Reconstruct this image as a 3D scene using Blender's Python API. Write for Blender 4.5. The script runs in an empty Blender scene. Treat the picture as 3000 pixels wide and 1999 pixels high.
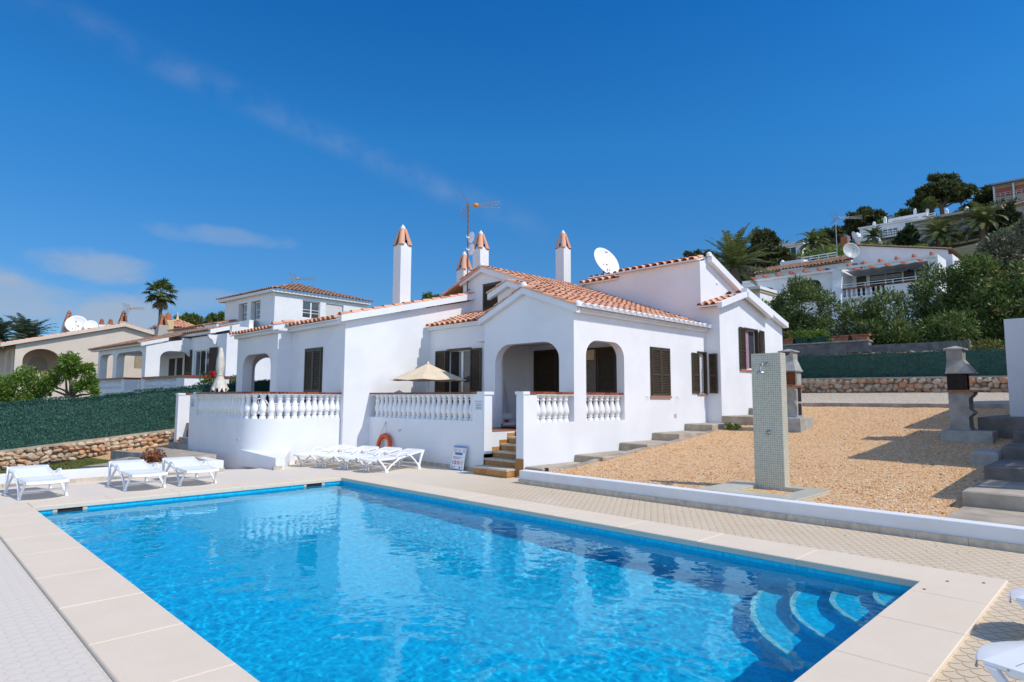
import bpy, bmesh, math, random
from mathutils import Matrix, Vector, noise
from mathutils.geometry import tessellate_polygon
R = math.radians
S = bpy.context.scene
COL = S.collection
V = Vector

# ------------------------------------------------------------------ camera
def make_camera():
    yaw, pit, rol = R(45.26086), R(5.23505), R(0.20179)
    c = V((math.cos(yaw)*math.cos(pit), math.sin(yaw)*math.cos(pit), math.sin(pit)))
    r = V((math.sin(yaw), -math.cos(yaw), 0)); u = r.cross(c)
    r2 = math.cos(rol)*r + math.sin(rol)*u; u2 = -math.sin(rol)*r + math.cos(rol)*u
    cd = bpy.data.cameras.new('camera'); cd.lens = 22.0455; cd.sensor_width = 36
    cd.sensor_fit = 'HORIZONTAL'; cd.clip_end = 4000; cd.clip_start = .05
    o = bpy.data.objects.new('camera', cd); COL.objects.link(o)
    o.matrix_world = Matrix(((r2.x, u2.x, -c.x, 0), (r2.y, u2.y, -c.y, 0), (r2.z, u2.z, -c.z, 1.9), (0, 0, 0, 1)))
    S.camera = o
make_camera()

PUFFS = [((0.1835, 0.9678, 0.1723), .070, .024, .75), ((0.107, 0.9875, 0.1159), .085, .034, .7), ((0.2149, 0.9705, 0.1096), .060, .030, 1.0), ((0.3003, 0.9439, 0.1374), .075, .020, .5), ((0.32, 0.9192, 0.2295), .09, .016, .35), ((0.1415, 0.9835, 0.1126), .08, .014, .5)]
# ------------------------------------------------------------------ world, sun, exposure
SUN = V((.222, -.80, 1)).normalized()
W = bpy.data.worlds.new('World'); S.world = W; W.use_nodes = True
def make_sky():
    nt = W.node_tree; N = nt.nodes; L = nt.links
    bg = N['Background']; bg.inputs[1].default_value = .15
    sky = N.new('ShaderNodeTexSky'); sky.sky_type = 'NISHITA'; sky.sun_disc = False
    sky.sun_elevation = math.asin(SUN.z); sky.sun_rotation = math.atan2(SUN.x, SUN.y)
    sky.air_density = 1.0; sky.dust_density = .08; sky.ozone_density = 2.2; sky.altitude = 300
    tint = N.new('ShaderNodeMix'); tint.data_type = 'RGBA'; tint.blend_type = 'MULTIPLY'; tint.inputs[0].default_value = 1
    L.new(sky.outputs[0], tint.inputs[6])
    tc = N.new('ShaderNodeTexCoord')
    # clear, polarised blue: deepens with height
    sp = N.new('ShaderNodeSeparateXYZ'); L.new(tc.outputs['Generated'], sp.inputs[0])
    cr = N.new('ShaderNodeValToRGB'); e = cr.color_ramp
    for _ in range(4): e.elements.new(.5)
    for k, (p, c) in enumerate(((0, (.21, .315, .46)), (.12, (.175, .325, .475)), (.22, (.15, .385, .575)), (.38, (.098, .455, .72)), (.60, (.034, .395, .76)), (.88, (.75, .85, .95)))):
        e.elements[k].position = p; e.elements[k].color = (*c, 1)
    L.new(sp.outputs[2], cr.inputs[0])
    def math_(op, a, b=None, c=None):
        m = N.new('ShaderNodeMath'); m.operation = op
        for k, x in enumerate((a, b, c)):
            if x is None: continue
            if isinstance(x, (int, float)): m.inputs[k].default_value = x
            else: L.new(x, m.inputs[k])
        return m.outputs[0]
    def dot(v):
        d = N.new('ShaderNodeVectorMath'); d.operation = 'DOT_PRODUCT'
        L.new(tc.outputs['Generated'], d.inputs[0]); d.inputs[1].default_value = v; return d.outputs['Value']
    def ramp(x, a, b):
        m = N.new('ShaderNodeMapRange'); m.interpolation_type = 'SMOOTHSTEP'
        L.new(x, m.inputs[0]); m.inputs[1].default_value = a; m.inputs[2].default_value = b; return m.outputs[0]
    def nz(scale, stretch, detail=5, off=(0, 0, 0)):
        mp = N.new('ShaderNodeMapping'); mp.inputs['Scale'].default_value = stretch; mp.inputs['Location'].default_value = off
        L.new(tc.outputs['Generated'], mp.inputs[0])
        n = N.new('ShaderNodeTexNoise'); n.inputs['Scale'].default_value = scale; n.inputs['Detail'].default_value = detail
        n.inputs['Roughness'].default_value = .55
        L.new(mp.outputs[0], n.inputs['Vector']); return n.outputs['Fac']
    z = dot((0, 0, 1))
    away_ne = ramp(dot((-.707, -.707, 0)), -.62, .10)      # paler away from the north east
    warm = N.new('ShaderNodeMix'); warm.data_type = 'RGBA'; L.new(away_ne, warm.inputs[0]); L.new(cr.outputs[0], warm.inputs[6]); warm.inputs[7].default_value = (.94, .95, 1.0, 1); L.new(warm.outputs[2], tint.inputs[7])
    # small soft cumulus low over the left (north west) horizon
    low = None; tex = nz(16, (1, 1, 2.0), 6, (.3, .1, .2)); tex2 = nz(5, (1, 1, 1.6), 4)
    for d0, w1, w2, amt in PUFFS:
        d0 = V(d0).normalized(); e1 = V((d0.y, -d0.x, 0)).normalized(); e2 = e1.cross(d0)
        a = math_('DIVIDE', dot(tuple(e1)), w1); b = math_('DIVIDE', dot(tuple(e2)), w2)
        r2 = math_('ADD', math_('MULTIPLY', a, a), math_('MULTIPLY', b, b))
        r2 = math_('ADD', r2, math_('MULTIPLY', math_('SUBTRACT', tex, .5), 2.2))
        m = math_('MULTIPLY', math_('MULTIPLY', math_('SUBTRACT', 1, ramp(r2, .05, 1.25)), ramp(dot(tuple(d0)), .5, .8)), math_('MULTIPLY', amt, math_('ADD', .55, tex2)))
        low = m if low is None else math_('MAXIMUM', low, m)
    # long thin streaks of cirrus
    def streak(d1, d2, width, soft, strength, a0, a1):
        d1 = V(d1).normalized(); d2 = V(d2).normalized(); n = d1.cross(d2).normalized(); t = (n.cross(d1)).normalized()
        dist = math_('ABSOLUTE', math_('ADD', dot(tuple(n)), math_('MULTIPLY', math_('SUBTRACT', nz(3, (1, 1, 1), 3), .5), soft)))
        m = math_('SUBTRACT', 1, ramp(dist, 0, width))
        along = math_('MULTIPLY', ramp(dot(tuple(t)), a0[0], a0[1]), math_('SUBTRACT', 1, ramp(dot(tuple(t)), a1[0], a1[1])))
        return math_('MULTIPLY', math_('MULTIPLY', m, along), math_('MULTIPLY', ramp(nz(14, (1, 1, 1), 6), .32, .72), strength))
    s1 = streak((0.0971, 0.8848, 0.4557), (0.6271, 0.7168, 0.305), .030, .03, .20, (-.10, .15), (.50, .72))
    s2 = streak((0.0879, 0.9845, 0.1517), (0.2451, 0.9619, 0.1212), .016, .025, .75, (-.15, .02), (.14, .26))
    tot = math_('MINIMUM', math_('ADD', math_('MULTIPLY', low, .8), math_('ADD', s1, s2)), .8)
    mx = N.new('ShaderNodeMix'); mx.data_type = 'RGBA'
    L.new(tot, mx.inputs[0]); L.new(tint.outputs[2], mx.inputs[6]); mx.inputs[7].default_value = (1.8, 2.15, 2.7, 1)
    L.new(mx.outputs[2], bg.inputs[0])
make_sky()
sl = bpy.data.lights.new('sun', 'SUN'); sl.energy = 2.5; sl.angle = R(.53); sl.color = (1, .93, .82)
sl.cycles.is_caustics_light = True
so = bpy.data.objects.new('sun', sl); COL.objects.link(so); so.location = (0, 0, 60)
so.rotation_euler = SUN.to_track_quat('Z', 'Y').to_euler()
S.view_settings.view_transform = 'Standard'; S.view_settings.look = 'None'
S.view_settings.exposure = 0.5; S.view_settings.gamma = 1
S.cycles.max_bounces = 10; S.cycles.diffuse_bounces = 4; S.cycles.transparent_max_bounces = 12
S.cycles.sample_clamp_indirect = 6

# ------------------------------------------------------------------ materials
class NT:
    """small helper round a material's node tree"""
    def __init__(s, name):
        s.m = bpy.data.materials.new(name); s.m.use_nodes = True
        s.N = s.m.node_tree.nodes; s.L = s.m.node_tree.links
        s.b = s.N['Principled BSDF']; s.b.inputs['Specular IOR Level'].default_value = .3
        s.geo = s.N.new('ShaderNodeNewGeometry'); s.tc = s.N.new('ShaderNodeTexCoord')
    @property
    def pos(s): return s.geo.outputs['Position']
    def put(s, sock, x):
        if isinstance(x, (int, float)): sock.default_value = x
        elif isinstance(x, tuple): sock.default_value = (*x, 1) if len(x) == 3 and len(sock.default_value) == 4 else x
        else: s.L.new(x, sock)
    def math(s, op, a, b=None, c=None):
        n = s.N.new('ShaderNodeMath'); n.operation = op
        for k, x in enumerate((a, b, c)):
            if x is not None: s.put(n.inputs[k], x)
        return n.outputs[0]
    def vmath(s, op, a, b=None, scale=None):
        n = s.N.new('ShaderNodeVectorMath'); n.operation = op; s.put(n.inputs[0], a)
        if b is not None: s.put(n.inputs[1], b)
        if scale is not None: s.put(n.inputs['Scale'], scale)
        return n.outputs[0]
    def noise(s, scale, detail=3, rough=.5, vec=None, stretch=None, out='Fac'):
        n = s.N.new('ShaderNodeTexNoise'); n.inputs['Scale'].default_value = scale
        n.inputs['Detail'].default_value = detail; n.inputs['Roughness'].default_value = rough
        v = vec or s.pos
        if stretch: v = s.vmath('MULTIPLY', v, stretch)
        s.L.new(v, n.inputs['Vector']); return n.outputs[out]
    def voro(s, scale, feature='F1', out='Distance', vec=None, rnd=1):
        n = s.N.new('ShaderNodeTexVoronoi'); n.feature = feature; n.inputs['Scale'].default_value = scale
        n.inputs['Randomness'].default_value = rnd
        s.L.new(vec or s.pos, n.inputs['Vector']); return n.outputs[out]
    def ramp(s, x, stops, interp='LINEAR'):
        n = s.N.new('ShaderNodeValToRGB'); e = n.color_ramp; e.interpolation = interp
        while len(e.elements) < len(stops): e.elements.new(.5)
        for k, (p, c) in enumerate(stops):
            e.elements[k].position = p; e.elements[k].color = (*c, 1) if isinstance(c, tuple) else (c, c, c, 1)
        s.put(n.inputs[0], x); return n.outputs[0]
    def step(s, x, a, b):
        n = s.N.new('ShaderNodeMapRange'); n.interpolation_type = 'SMOOTHSTEP'; s.put(n.inputs[0], x)
        n.inputs[1].default_value = a; n.inputs[2].default_value = b; return n.outputs[0]
    def mix(s, f, a, b, mode='MIX'):
        n = s.N.new('ShaderNodeMix'); n.data_type = 'RGBA'; n.blend_type = mode
        s.put(n.inputs[0], f); s.put(n.inputs[6], a); s.put(n.inputs[7], b); return n.outputs[2]
    def sep(s, v):
        n = s.N.new('ShaderNodeSeparateXYZ'); s.L.new(v, n.inputs[0]); return n.outputs
    def comb(s, x, y, z):
        n = s.N.new('ShaderNodeCombineXYZ')
        for k, q in enumerate((x, y, z)): s.put(n.inputs[k], q)
        return n.outputs[0]
    def bump(s, h, strength=.5, dist=.02):
        n = s.N.new('ShaderNodeBump'); n.inputs['Strength'].default_value = strength; n.inputs['Distance'].default_value = dist
        s.L.new(h, n.inputs['Height']); s.L.new(n.outputs[0], s.b.inputs['Normal'])
    def color(s, c): s.put(s.b.inputs['Base Color'], c)
    def rough(s, r): s.put(s.b.inputs['Roughness'], r); return s
    @property
    def island(s): return s.geo.outputs['Random Per Island']

M = {}
def plain(name, c, rough=.5, var=.12, scale=6, metal=0, spec=.3, bump=0):
    t = NT(name); n = t.noise(scale, 4)
    lo = tuple(x*(1-var) for x in c); hi = tuple(min(1, x*(1+var)) for x in c)
    t.color(t.ramp(n, [(.3, lo), (.7, hi)])); t.rough(rough); t.b.inputs['Metallic'].default_value = metal
    t.b.inputs['Specular IOR Level'].default_value = spec
    if bump: t.bump(t.noise(scale*8, 4), bump, .01)
    M[name] = t.m; return t.m

def plaster(name, c, dirt=.93, bump=.22):
    t = NT(name); big = t.noise(.7, 4, .6); fine = t.noise(38, 5, .6)
    col = t.mix(t.step(big, .38, .68), tuple(x*dirt for x in c), c)
    streak = t.step(t.noise(2.2, 4, .6, stretch=(1, 1, .12)), .58, .80)
    col = t.mix(t.math('MULTIPLY', streak, .10), col, tuple(x*.72 for x in c))
    zz = t.sep(t.pos)[2]; foot = t.math('MULTIPLY', t.math('SUBTRACT', 1, t.step(t.math('ADD', zz, t.math('MULTIPLY', t.noise(3.5, 4), -.45)), -.22, .12)), t.step(t.noise(1.4, 4), .35, .6))
    col = t.mix(t.math('MULTIPLY', foot, .28), col, (c[0]*.70, c[1]*.62, c[2]*.50))
    t.color(col); t.rough(.85); t.bump(t.math('ADD', fine, t.math('MULTIPLY', t.noise(7, 3), .8)), bump, .006)
    M[name] = t.m; return t.m
plaster('white_plaster', (.78, .795, .825)); plaster('house_white', (.80, .81, .825), .92)
plaster('cream_plaster', (.68, .59, .50), .92, .35); plaster('hill_beige', (.42, .38, .33)); plaster('hill_white', (.74, .75, .76))
plain('white_paint', (.80, .80, .80), .45, .05); plain('white_plastic', (.84, .845, .85), .28, .03, 4, 0, .5)
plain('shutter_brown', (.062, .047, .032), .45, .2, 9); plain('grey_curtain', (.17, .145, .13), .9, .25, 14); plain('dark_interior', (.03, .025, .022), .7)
plain('steel', (.45, .46, .47), .35, .1, 20, .9); plain('rusty_mast', (.16, .12, .10), .7, .5, 25)
plain('galvanised', (.40, .41, .42), .5, .2, 9, .6); plain('antenna_orange', (.75, .30, .04), .5)
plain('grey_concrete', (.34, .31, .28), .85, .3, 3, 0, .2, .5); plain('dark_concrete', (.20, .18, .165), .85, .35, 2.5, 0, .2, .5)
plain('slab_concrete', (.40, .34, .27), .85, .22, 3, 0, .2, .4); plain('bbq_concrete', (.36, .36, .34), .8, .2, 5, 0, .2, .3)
plain('soot_and_shade', (.018, .015, .013), .8, .4); plain('fire_brick', (.36, .13, .06), .8, .3, 20)  # near black: barbecue soot, also the painted shade of the log openings
plain('bark', (.13, .095, .07), .9, .35, 8, 0, .1, .8); plain('palm_bark', (.17, .13, .10), .9, .4, 12, 0, .1, .8)
plain('terracotta_pot', (.42, .16, .09), .75, .15); plain('green_pot', (.02, .085, .06), .6, .15)
plain('cloth_tan', (.68, .56, .40), .85, .06, 3); plain('cloth_white', (.66, .63, .57), .9, .14, 5)
plain('buoy_orange', (.62, .095, .02), .45, .12, 8); plain('rope', (.35, .33, .30), .9)
plain('sign_white', (.80, .81, .82), .4, .03); plain('sign_blue', (.03, .16, .50), .4, .1); plain('sign_red', (.62, .05, .04), .4, .1)
plain('sign_navy', (.02, .03, .16), .4); plain('sign_grey', (.20, .21, .23), .5); plain('plaque', (.62, .67, .72), .35, .05)
plain('stone_trim', (.52, .46, .37), .8, .2, 9, 0, .2, .3); plain('rope_pole', (.72, .70, .64), .4)
plain('rust', (.30, .11, .035), .9, .4, 18); plain('dish_grey', (.42, .45, .46), .45, .08, 3)
plain('ac_grey', (.55, .56, .56), .5); plain('ac_grille', (.13, .14, .15), .6)
plain('pergola_red', (.38, .12, .07), .7, .2); plain('awning', (.72, .72, .72), .8, .08); plain('slate_awning', (.30, .30, .31), .8)
plain('hedge_dry', (.16, .055, .035), .9, .5, 20); plain('curtain_white', (.62, .62, .62), .9, .12, 12)
plain('mauve_curtain', (.36, .23, .32), .9, .1); plain('wood_eave', (.10, .05, .03), .8, .3)
plain('blind_tan', (.52, .42, .27), .7, .1); plain('cream_paint', (.62, .47, .26), .8, .1); plain('grout_pale', (.55, .50, .42), .9, .1)

def m_glass():
    t = NT('window_glass'); t.color((.05, .06, .07)); t.rough(.06); t.b.inputs['Specular IOR Level'].default_value = .8
    M['window_glass'] = t.m
m_glass()
def m_tiles(name, base, weather):
    t = NT(name)
    c = t.ramp(t.island, [(0, tuple(x*.66 for x in base)), (.35, base), (.7, (base[0]*1.12, base[1]*1.25, base[2]*1.4)), (1, (base[0]*.92, base[1]*.85, base[2]*.8))])
    w = t.step(t.noise(2.2, 5, .65), .48, .75)
    t.color(t.mix(t.math('MULTIPLY', w, .75), c, weather)); t.rough(.85); t.bump(t.noise(45, 4), .3, .01); M[name] = t.m
m_tiles('roof_tile', (.70, .34, .205), (.58, .37, .24)); m_tiles('old_tile', (.36, .20, .125), (.30, .21, .15))
def m_redtile():
    t = NT('red_glazed_tile'); t.color(t.ramp(t.island, [(0, (.14, .035, .018)), (.5, (.22, .062, .03)), (1, (.30, .10, .05))])); t.rough(.35)
    t.bump(t.noise(30, 3), .2, .01); M['red_glazed_tile'] = t.m
    t = NT('ochre_tile'); t.color(t.ramp(t.island, [(0, (.33, .15, .045)), (1, (.47, .24, .08))])); t.rough(.5); M['ochre_tile'] = t.m
    t = NT('floor_tile'); t.color(t.ramp(t.noise(4, 3), [(.3, (.30, .12, .07)), (.7, (.38, .17, .10))])); t.rough(.55); M['floor_tile'] = t.m
m_redtile()
def m_rubble(name, light, mid, dark):
    t = NT(name)
    c = t.ramp(t.island, [(0, mid), (.25, light), (.5, (mid[0]*1.15, mid[1]*.85, mid[2]*.68)), (.72, tuple(x*1.12 for x in light)), (.88, tuple(x*.6 for x in mid)), (1, light)])
    n = t.noise(9, 6, .7)
    t.color(t.mix(t.step(n, .52, .72), c, dark)); t.rough(.95); t.bump(t.noise(28, 6, .7), .8, .03); M[name] = t.m
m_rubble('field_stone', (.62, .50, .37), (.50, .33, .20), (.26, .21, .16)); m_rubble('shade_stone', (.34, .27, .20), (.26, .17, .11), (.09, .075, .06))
def m_mosaic(name, c1, c2, grout, size, rough=.25, gw=.11, varn=.0):
    t = NT(name); p = t.vmath('SCALE', t.pos, scale=1/size); q = t.sep(t.vmath('FRACTION', p)); nn = t.sep(t.geo.outputs['True Normal'])
    def edge(s):  # 1 near a joint
        return t.math('SUBTRACT', 1, t.step(t.math('SUBTRACT', .5, t.math('ABSOLUTE', t.math('SUBTRACT', s, .5))), gw*.6, gw*1.3))
    def wt(s): return t.math('LESS_THAN', t.math('ABSOLUTE', s), .7)
    g = t.math('MAXIMUM', t.math('MAXIMUM', t.math('MULTIPLY', edge(q[0]), wt(nn[0])), t.math('MULTIPLY', edge(q[1]), wt(nn[1]))), t.math('MULTIPLY', edge(q[2]), wt(nn[2])))
    w = t.N.new('ShaderNodeTexWhiteNoise'); w.noise_dimensions = '3D'
    t.L.new(t.vmath('FLOOR', t.vmath('ADD', p, t.vmath('SCALE', t.geo.outputs['True Normal'], scale=-.5))), w.inputs[0])
    f = t.math('ADD', t.math('MULTIPLY', w.outputs[0], .7), t.math('MULTIPLY', t.noise(1.1, 4), .35 + varn))
    t.color(t.mix(g, t.ramp(f, [(.15, c1), (.95, c2)]), grout)); t.rough(rough); M[name] = t.m
m_mosaic('pool_mosaic', (.006, .46, .68), (.02, .66, .88), (.03, .62, .82), .05, .3, .05)
m_mosaic('shower_mosaic', (.34, .34, .26), (.46, .45, .36), (.66, .63, .53), .042, .35, .09, .2)
m_mosaic('step_nosing', (.62, .66, .66), (.75, .78, .76), (.5, .6, .65), .05, .4, .05)

def m_deck():
    t = NT('deck_paving'); x, y, z = t.sep(t.pos)[:3]
    w, h = .128, .100
    row = t.math('FLOOR', t.math('DIVIDE', x, h))
    u = t.math('SUBTRACT', t.math('FRACT', t.math('ADD', t.math('DIVIDE', y, w), t.math('MULTIPLY', t.math('MODULO', row, 2), .5))), .5)
    v = t.math('FRACT', t.math('DIVIDE', x, h))
    arc = t.math('SUBTRACT', 1, t.math('MULTIPLY', .92, t.math('SQRT', t.math('MAXIMUM', 0, t.math('SUBTRACT', 1, t.math('MULTIPLY', 4, t.math('MULTIPLY', u, u)))))))
    d = t.math('SUBTRACT', v, arc)
    line = t.math('SUBTRACT', 1, t.step(t.math('ABSOLUTE', d), .035, .11))
    slope = t.math('FRACT', t.math('ADD', d, 1))
    gx = t.math('ABSOLUTE', t.math('SUBTRACT', t.math('FRACT', t.math('DIVIDE', x, .6)), .5)); gy = t.math('ABSOLUTE', t.math('SUBTRACT', t.math('FRACT', t.math('DIVIDE', y, .6)), .5))
    joint = t.step(t.math('MAXIMUM', gx, gy), .488, .496)
    fresh = t.step(t.math('ADD', t.math('SUBTRACT', y, t.math('MULTIPLY', x, 1.55)), t.math('MULTIPLY', t.noise(.5, 3), 2)), -2.5, 2.0)   # left of the pool: bleached, little dirt
    far = t.step(y, 9, 13)
    base = t.mix(t.noise(1.3, 5, .6), (.58, .47, .335), (.68, .57, .425)); base = t.mix(far, base, (.68, .59, .475)); base = t.mix(fresh, base, (.68, .61, .53))
    base = t.mix(t.math('MULTIPLY', t.step(t.noise(.8, 5, .7), .60, .70), .6), base, (.66, .62, .55))
    dirt = t.math('MULTIPLY', line, t.math('SUBTRACT', 1, t.math('MULTIPLY', t.math('MAXIMUM', fresh, far), .86)))  # brown scallop lines: dirt and the relief's own shade in one colour
    dirt = t.math('MULTIPLY', dirt, t.math('ADD', .4, t.noise(1.7, 4)))
    c = t.mix(dirt, base, (.30, .17, .085)); c = t.mix(t.math('MULTIPLY', joint, .7), c, (.62, .57, .48))
    c = t.mix(t.math('MULTIPLY', t.step(t.noise(60, 3), .5, .8), .16), c, (.3, .24, .17))
    t.color(c); t.rough(.9)
    t.bump(t.math('ADD', t.math('SUBTRACT', t.math('MULTIPLY', slope, .6), t.math('MULTIPLY', line, .4)), t.math('ADD', t.math('MULTIPLY', t.noise(90, 3), .16), t.math('MULTIPLY', joint, -.5))), .55, .006)
    M['deck_paving'] = t.m
m_deck()
def m_coping():
    t = NT('coping_stone'); n = t.noise(1.6, 5, .6); g = t.noise(170, 3, .7)
    c = t.mix(n, (.68, .565, .435), (.77, .665, .535)); c = t.mix(t.math('MULTIPLY', t.step(g, .50, .70), .5), c, (.46, .36, .26))
    c = t.mix(t.math('MULTIPLY', t.step(t.noise(2.3, 5, .7), .63, .72), .5), c, (.70, .66, .60))
    t.color(c); t.rough(.9); t.bump(g, .35, .004); M['coping_stone'] = t.m
m_coping()
def m_gravel(name, stops, sc, tint):
    t = NT(name); warp = t.vmath('ADD', t.pos, t.vmath('SCALE', t.noise(14, 2, out='Color'), scale=.045))
    cell = t.N.new('ShaderNodeTexVoronoi'); cell.inputs['Scale'].default_value = sc; t.L.new(warp, cell.inputs['Vector'])
    rv = t.sep(cell.outputs['Color']); c = t.ramp(rv[0], stops)
    d2 = t.voro(sc, 'DISTANCE_TO_EDGE', vec=warp)
    c = t.mix(t.math('MULTIPLY', t.math('SUBTRACT', 1, t.step(d2, .0, .07)), .6), c, (.26, .12, .06))
    c = t.mix(t.math('MULTIPLY', t.step(t.noise(.35, 4), .35, .7), .25), c, tint)
    t.color(c); t.rough(.9); hgt = t.math('ADD', t.step(d2, 0, .35), t.math('MULTIPLY', rv[1], 1.1)); t.bump(hgt, .75, .025); M[name] = t.m
m_gravel('gravel_orange', [(0, (.58, .26, .09)), (.2, (.82, .46, .20)), (.5, (.90, .58, .31)), (.8, (.92, .72, .47)), (1, (.70, .36, .15))], 24, (.90, .56, .29))
m_gravel('gravel_pale', [(0, (.50, .40, .29)), (.3, (.68, .58, .46)), (.6, (.80, .72, .60)), (1, (.58, .47, .35))], 24, (.74, .66, .54))
def m_ground(name, a, b, c, sc):
    t = NT(name); n = t.noise(sc, 6, .65); t.color(t.ramp(n, [(.3, a), (.5, b), (.72, c)])); t.rough(1); t.bump(t.noise(sc*9, 5), .6, .05); M[name] = t.m
m_ground('hill_earth', (.035, .045, .018), (.07, .075, .032), (.15, .12, .07), .5)
m_ground('lawn', (.055, .075, .012), (.10, .12, .02), (.19, .18, .06), 3.0)
def m_leaf(name, stops, trans=.3, rough=.45):
    t = NT(name); t.color(t.ramp(t.island, stops)); t.rough(rough); t.b.inputs['Specular IOR Level'].default_value = .35
    tr = t.N.new('ShaderNodeBsdfTranslucent'); t.L.new(t.b.inputs['Base Color'].links[0].from_socket, tr.inputs[0])
    mx = t.N.new('ShaderNodeMixShader'); mx.inputs[0].default_value = trans
    t.L.new(t.b.outputs[0], mx.inputs[1]); t.L.new(tr.outputs[0], mx.inputs[2]); t.L.new(mx.outputs[0], t.N['Material Output'].inputs[0]); M[name] = t.m
m_leaf('oleander_leaf', [(0, (.035, .07, .016)), (.4, (.085, .15, .034)), (.8, (.17, .23, .055)), (.94, (.28, .28, .10)), (1, (.30, .17, .08))])
m_leaf('pine_needle', [(0, (.030, .050, .016)), (.5, (.075, .095, .030)), (1, (.15, .145, .05))], .2, .7)
m_leaf('date_frond', [(0, (.08, .115, .03)), (.5, (.17, .21, .065)), (1, (.30, .29, .12))], .2)
m_leaf('blue_frond', [(0, (.04, .075, .045)), (.6, (.09, .135, .08)), (1, (.20, .20, .11))], .2)
m_leaf('fan_frond', [(0, (.04, .075, .016)), (.6, (.11, .155, .035)), (1, (.21, .22, .07))], .25)
m_leaf('dead_frond', [(0, (.10, .065, .03)), (.6, (.19, .13, .07)), (1, (.27, .20, .11))], .1, .8)
m_leaf('bright_leaf', [(0, (.06, .13, .015)), (.5, (.15, .26, .035)), (1, (.29, .40, .08))], .35)
m_leaf('olive_leaf', [(0, (.07, .078, .048)), (.5, (.13, .135, .085)), (1, (.22, .21, .14))], .2)
m_leaf('cypress_leaf', [(0, (.014, .030, .010)), (.6, (.035, .060, .020)), (1, (.08, .10, .035))], .1, .7)
m_leaf('yellow_leaf', [(0, (.06, .08, .015)), (.5, (.14, .16, .03)), (1, (.26, .24, .05))], .3)
m_leaf('screen_bristle', [(0, (.016, .060, .046)), (.5, (.036, .115, .088)), (1, (.075, .20, .155))], .15, .5)
m_leaf('dry_leaf', [(0, (.16, .05, .03)), (.5, (.30, .11, .06)), (1, (.42, .22, .13))], .2)
m_leaf('rose_red', [(0, (.45, .01, .015)), (1, (.65, .03, .03))], .2)
m_leaf('grass_blade', [(0, (.05, .07, .01)), (.5, (.11, .13, .02)), (1, (.24, .21, .06))], .3)

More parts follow.
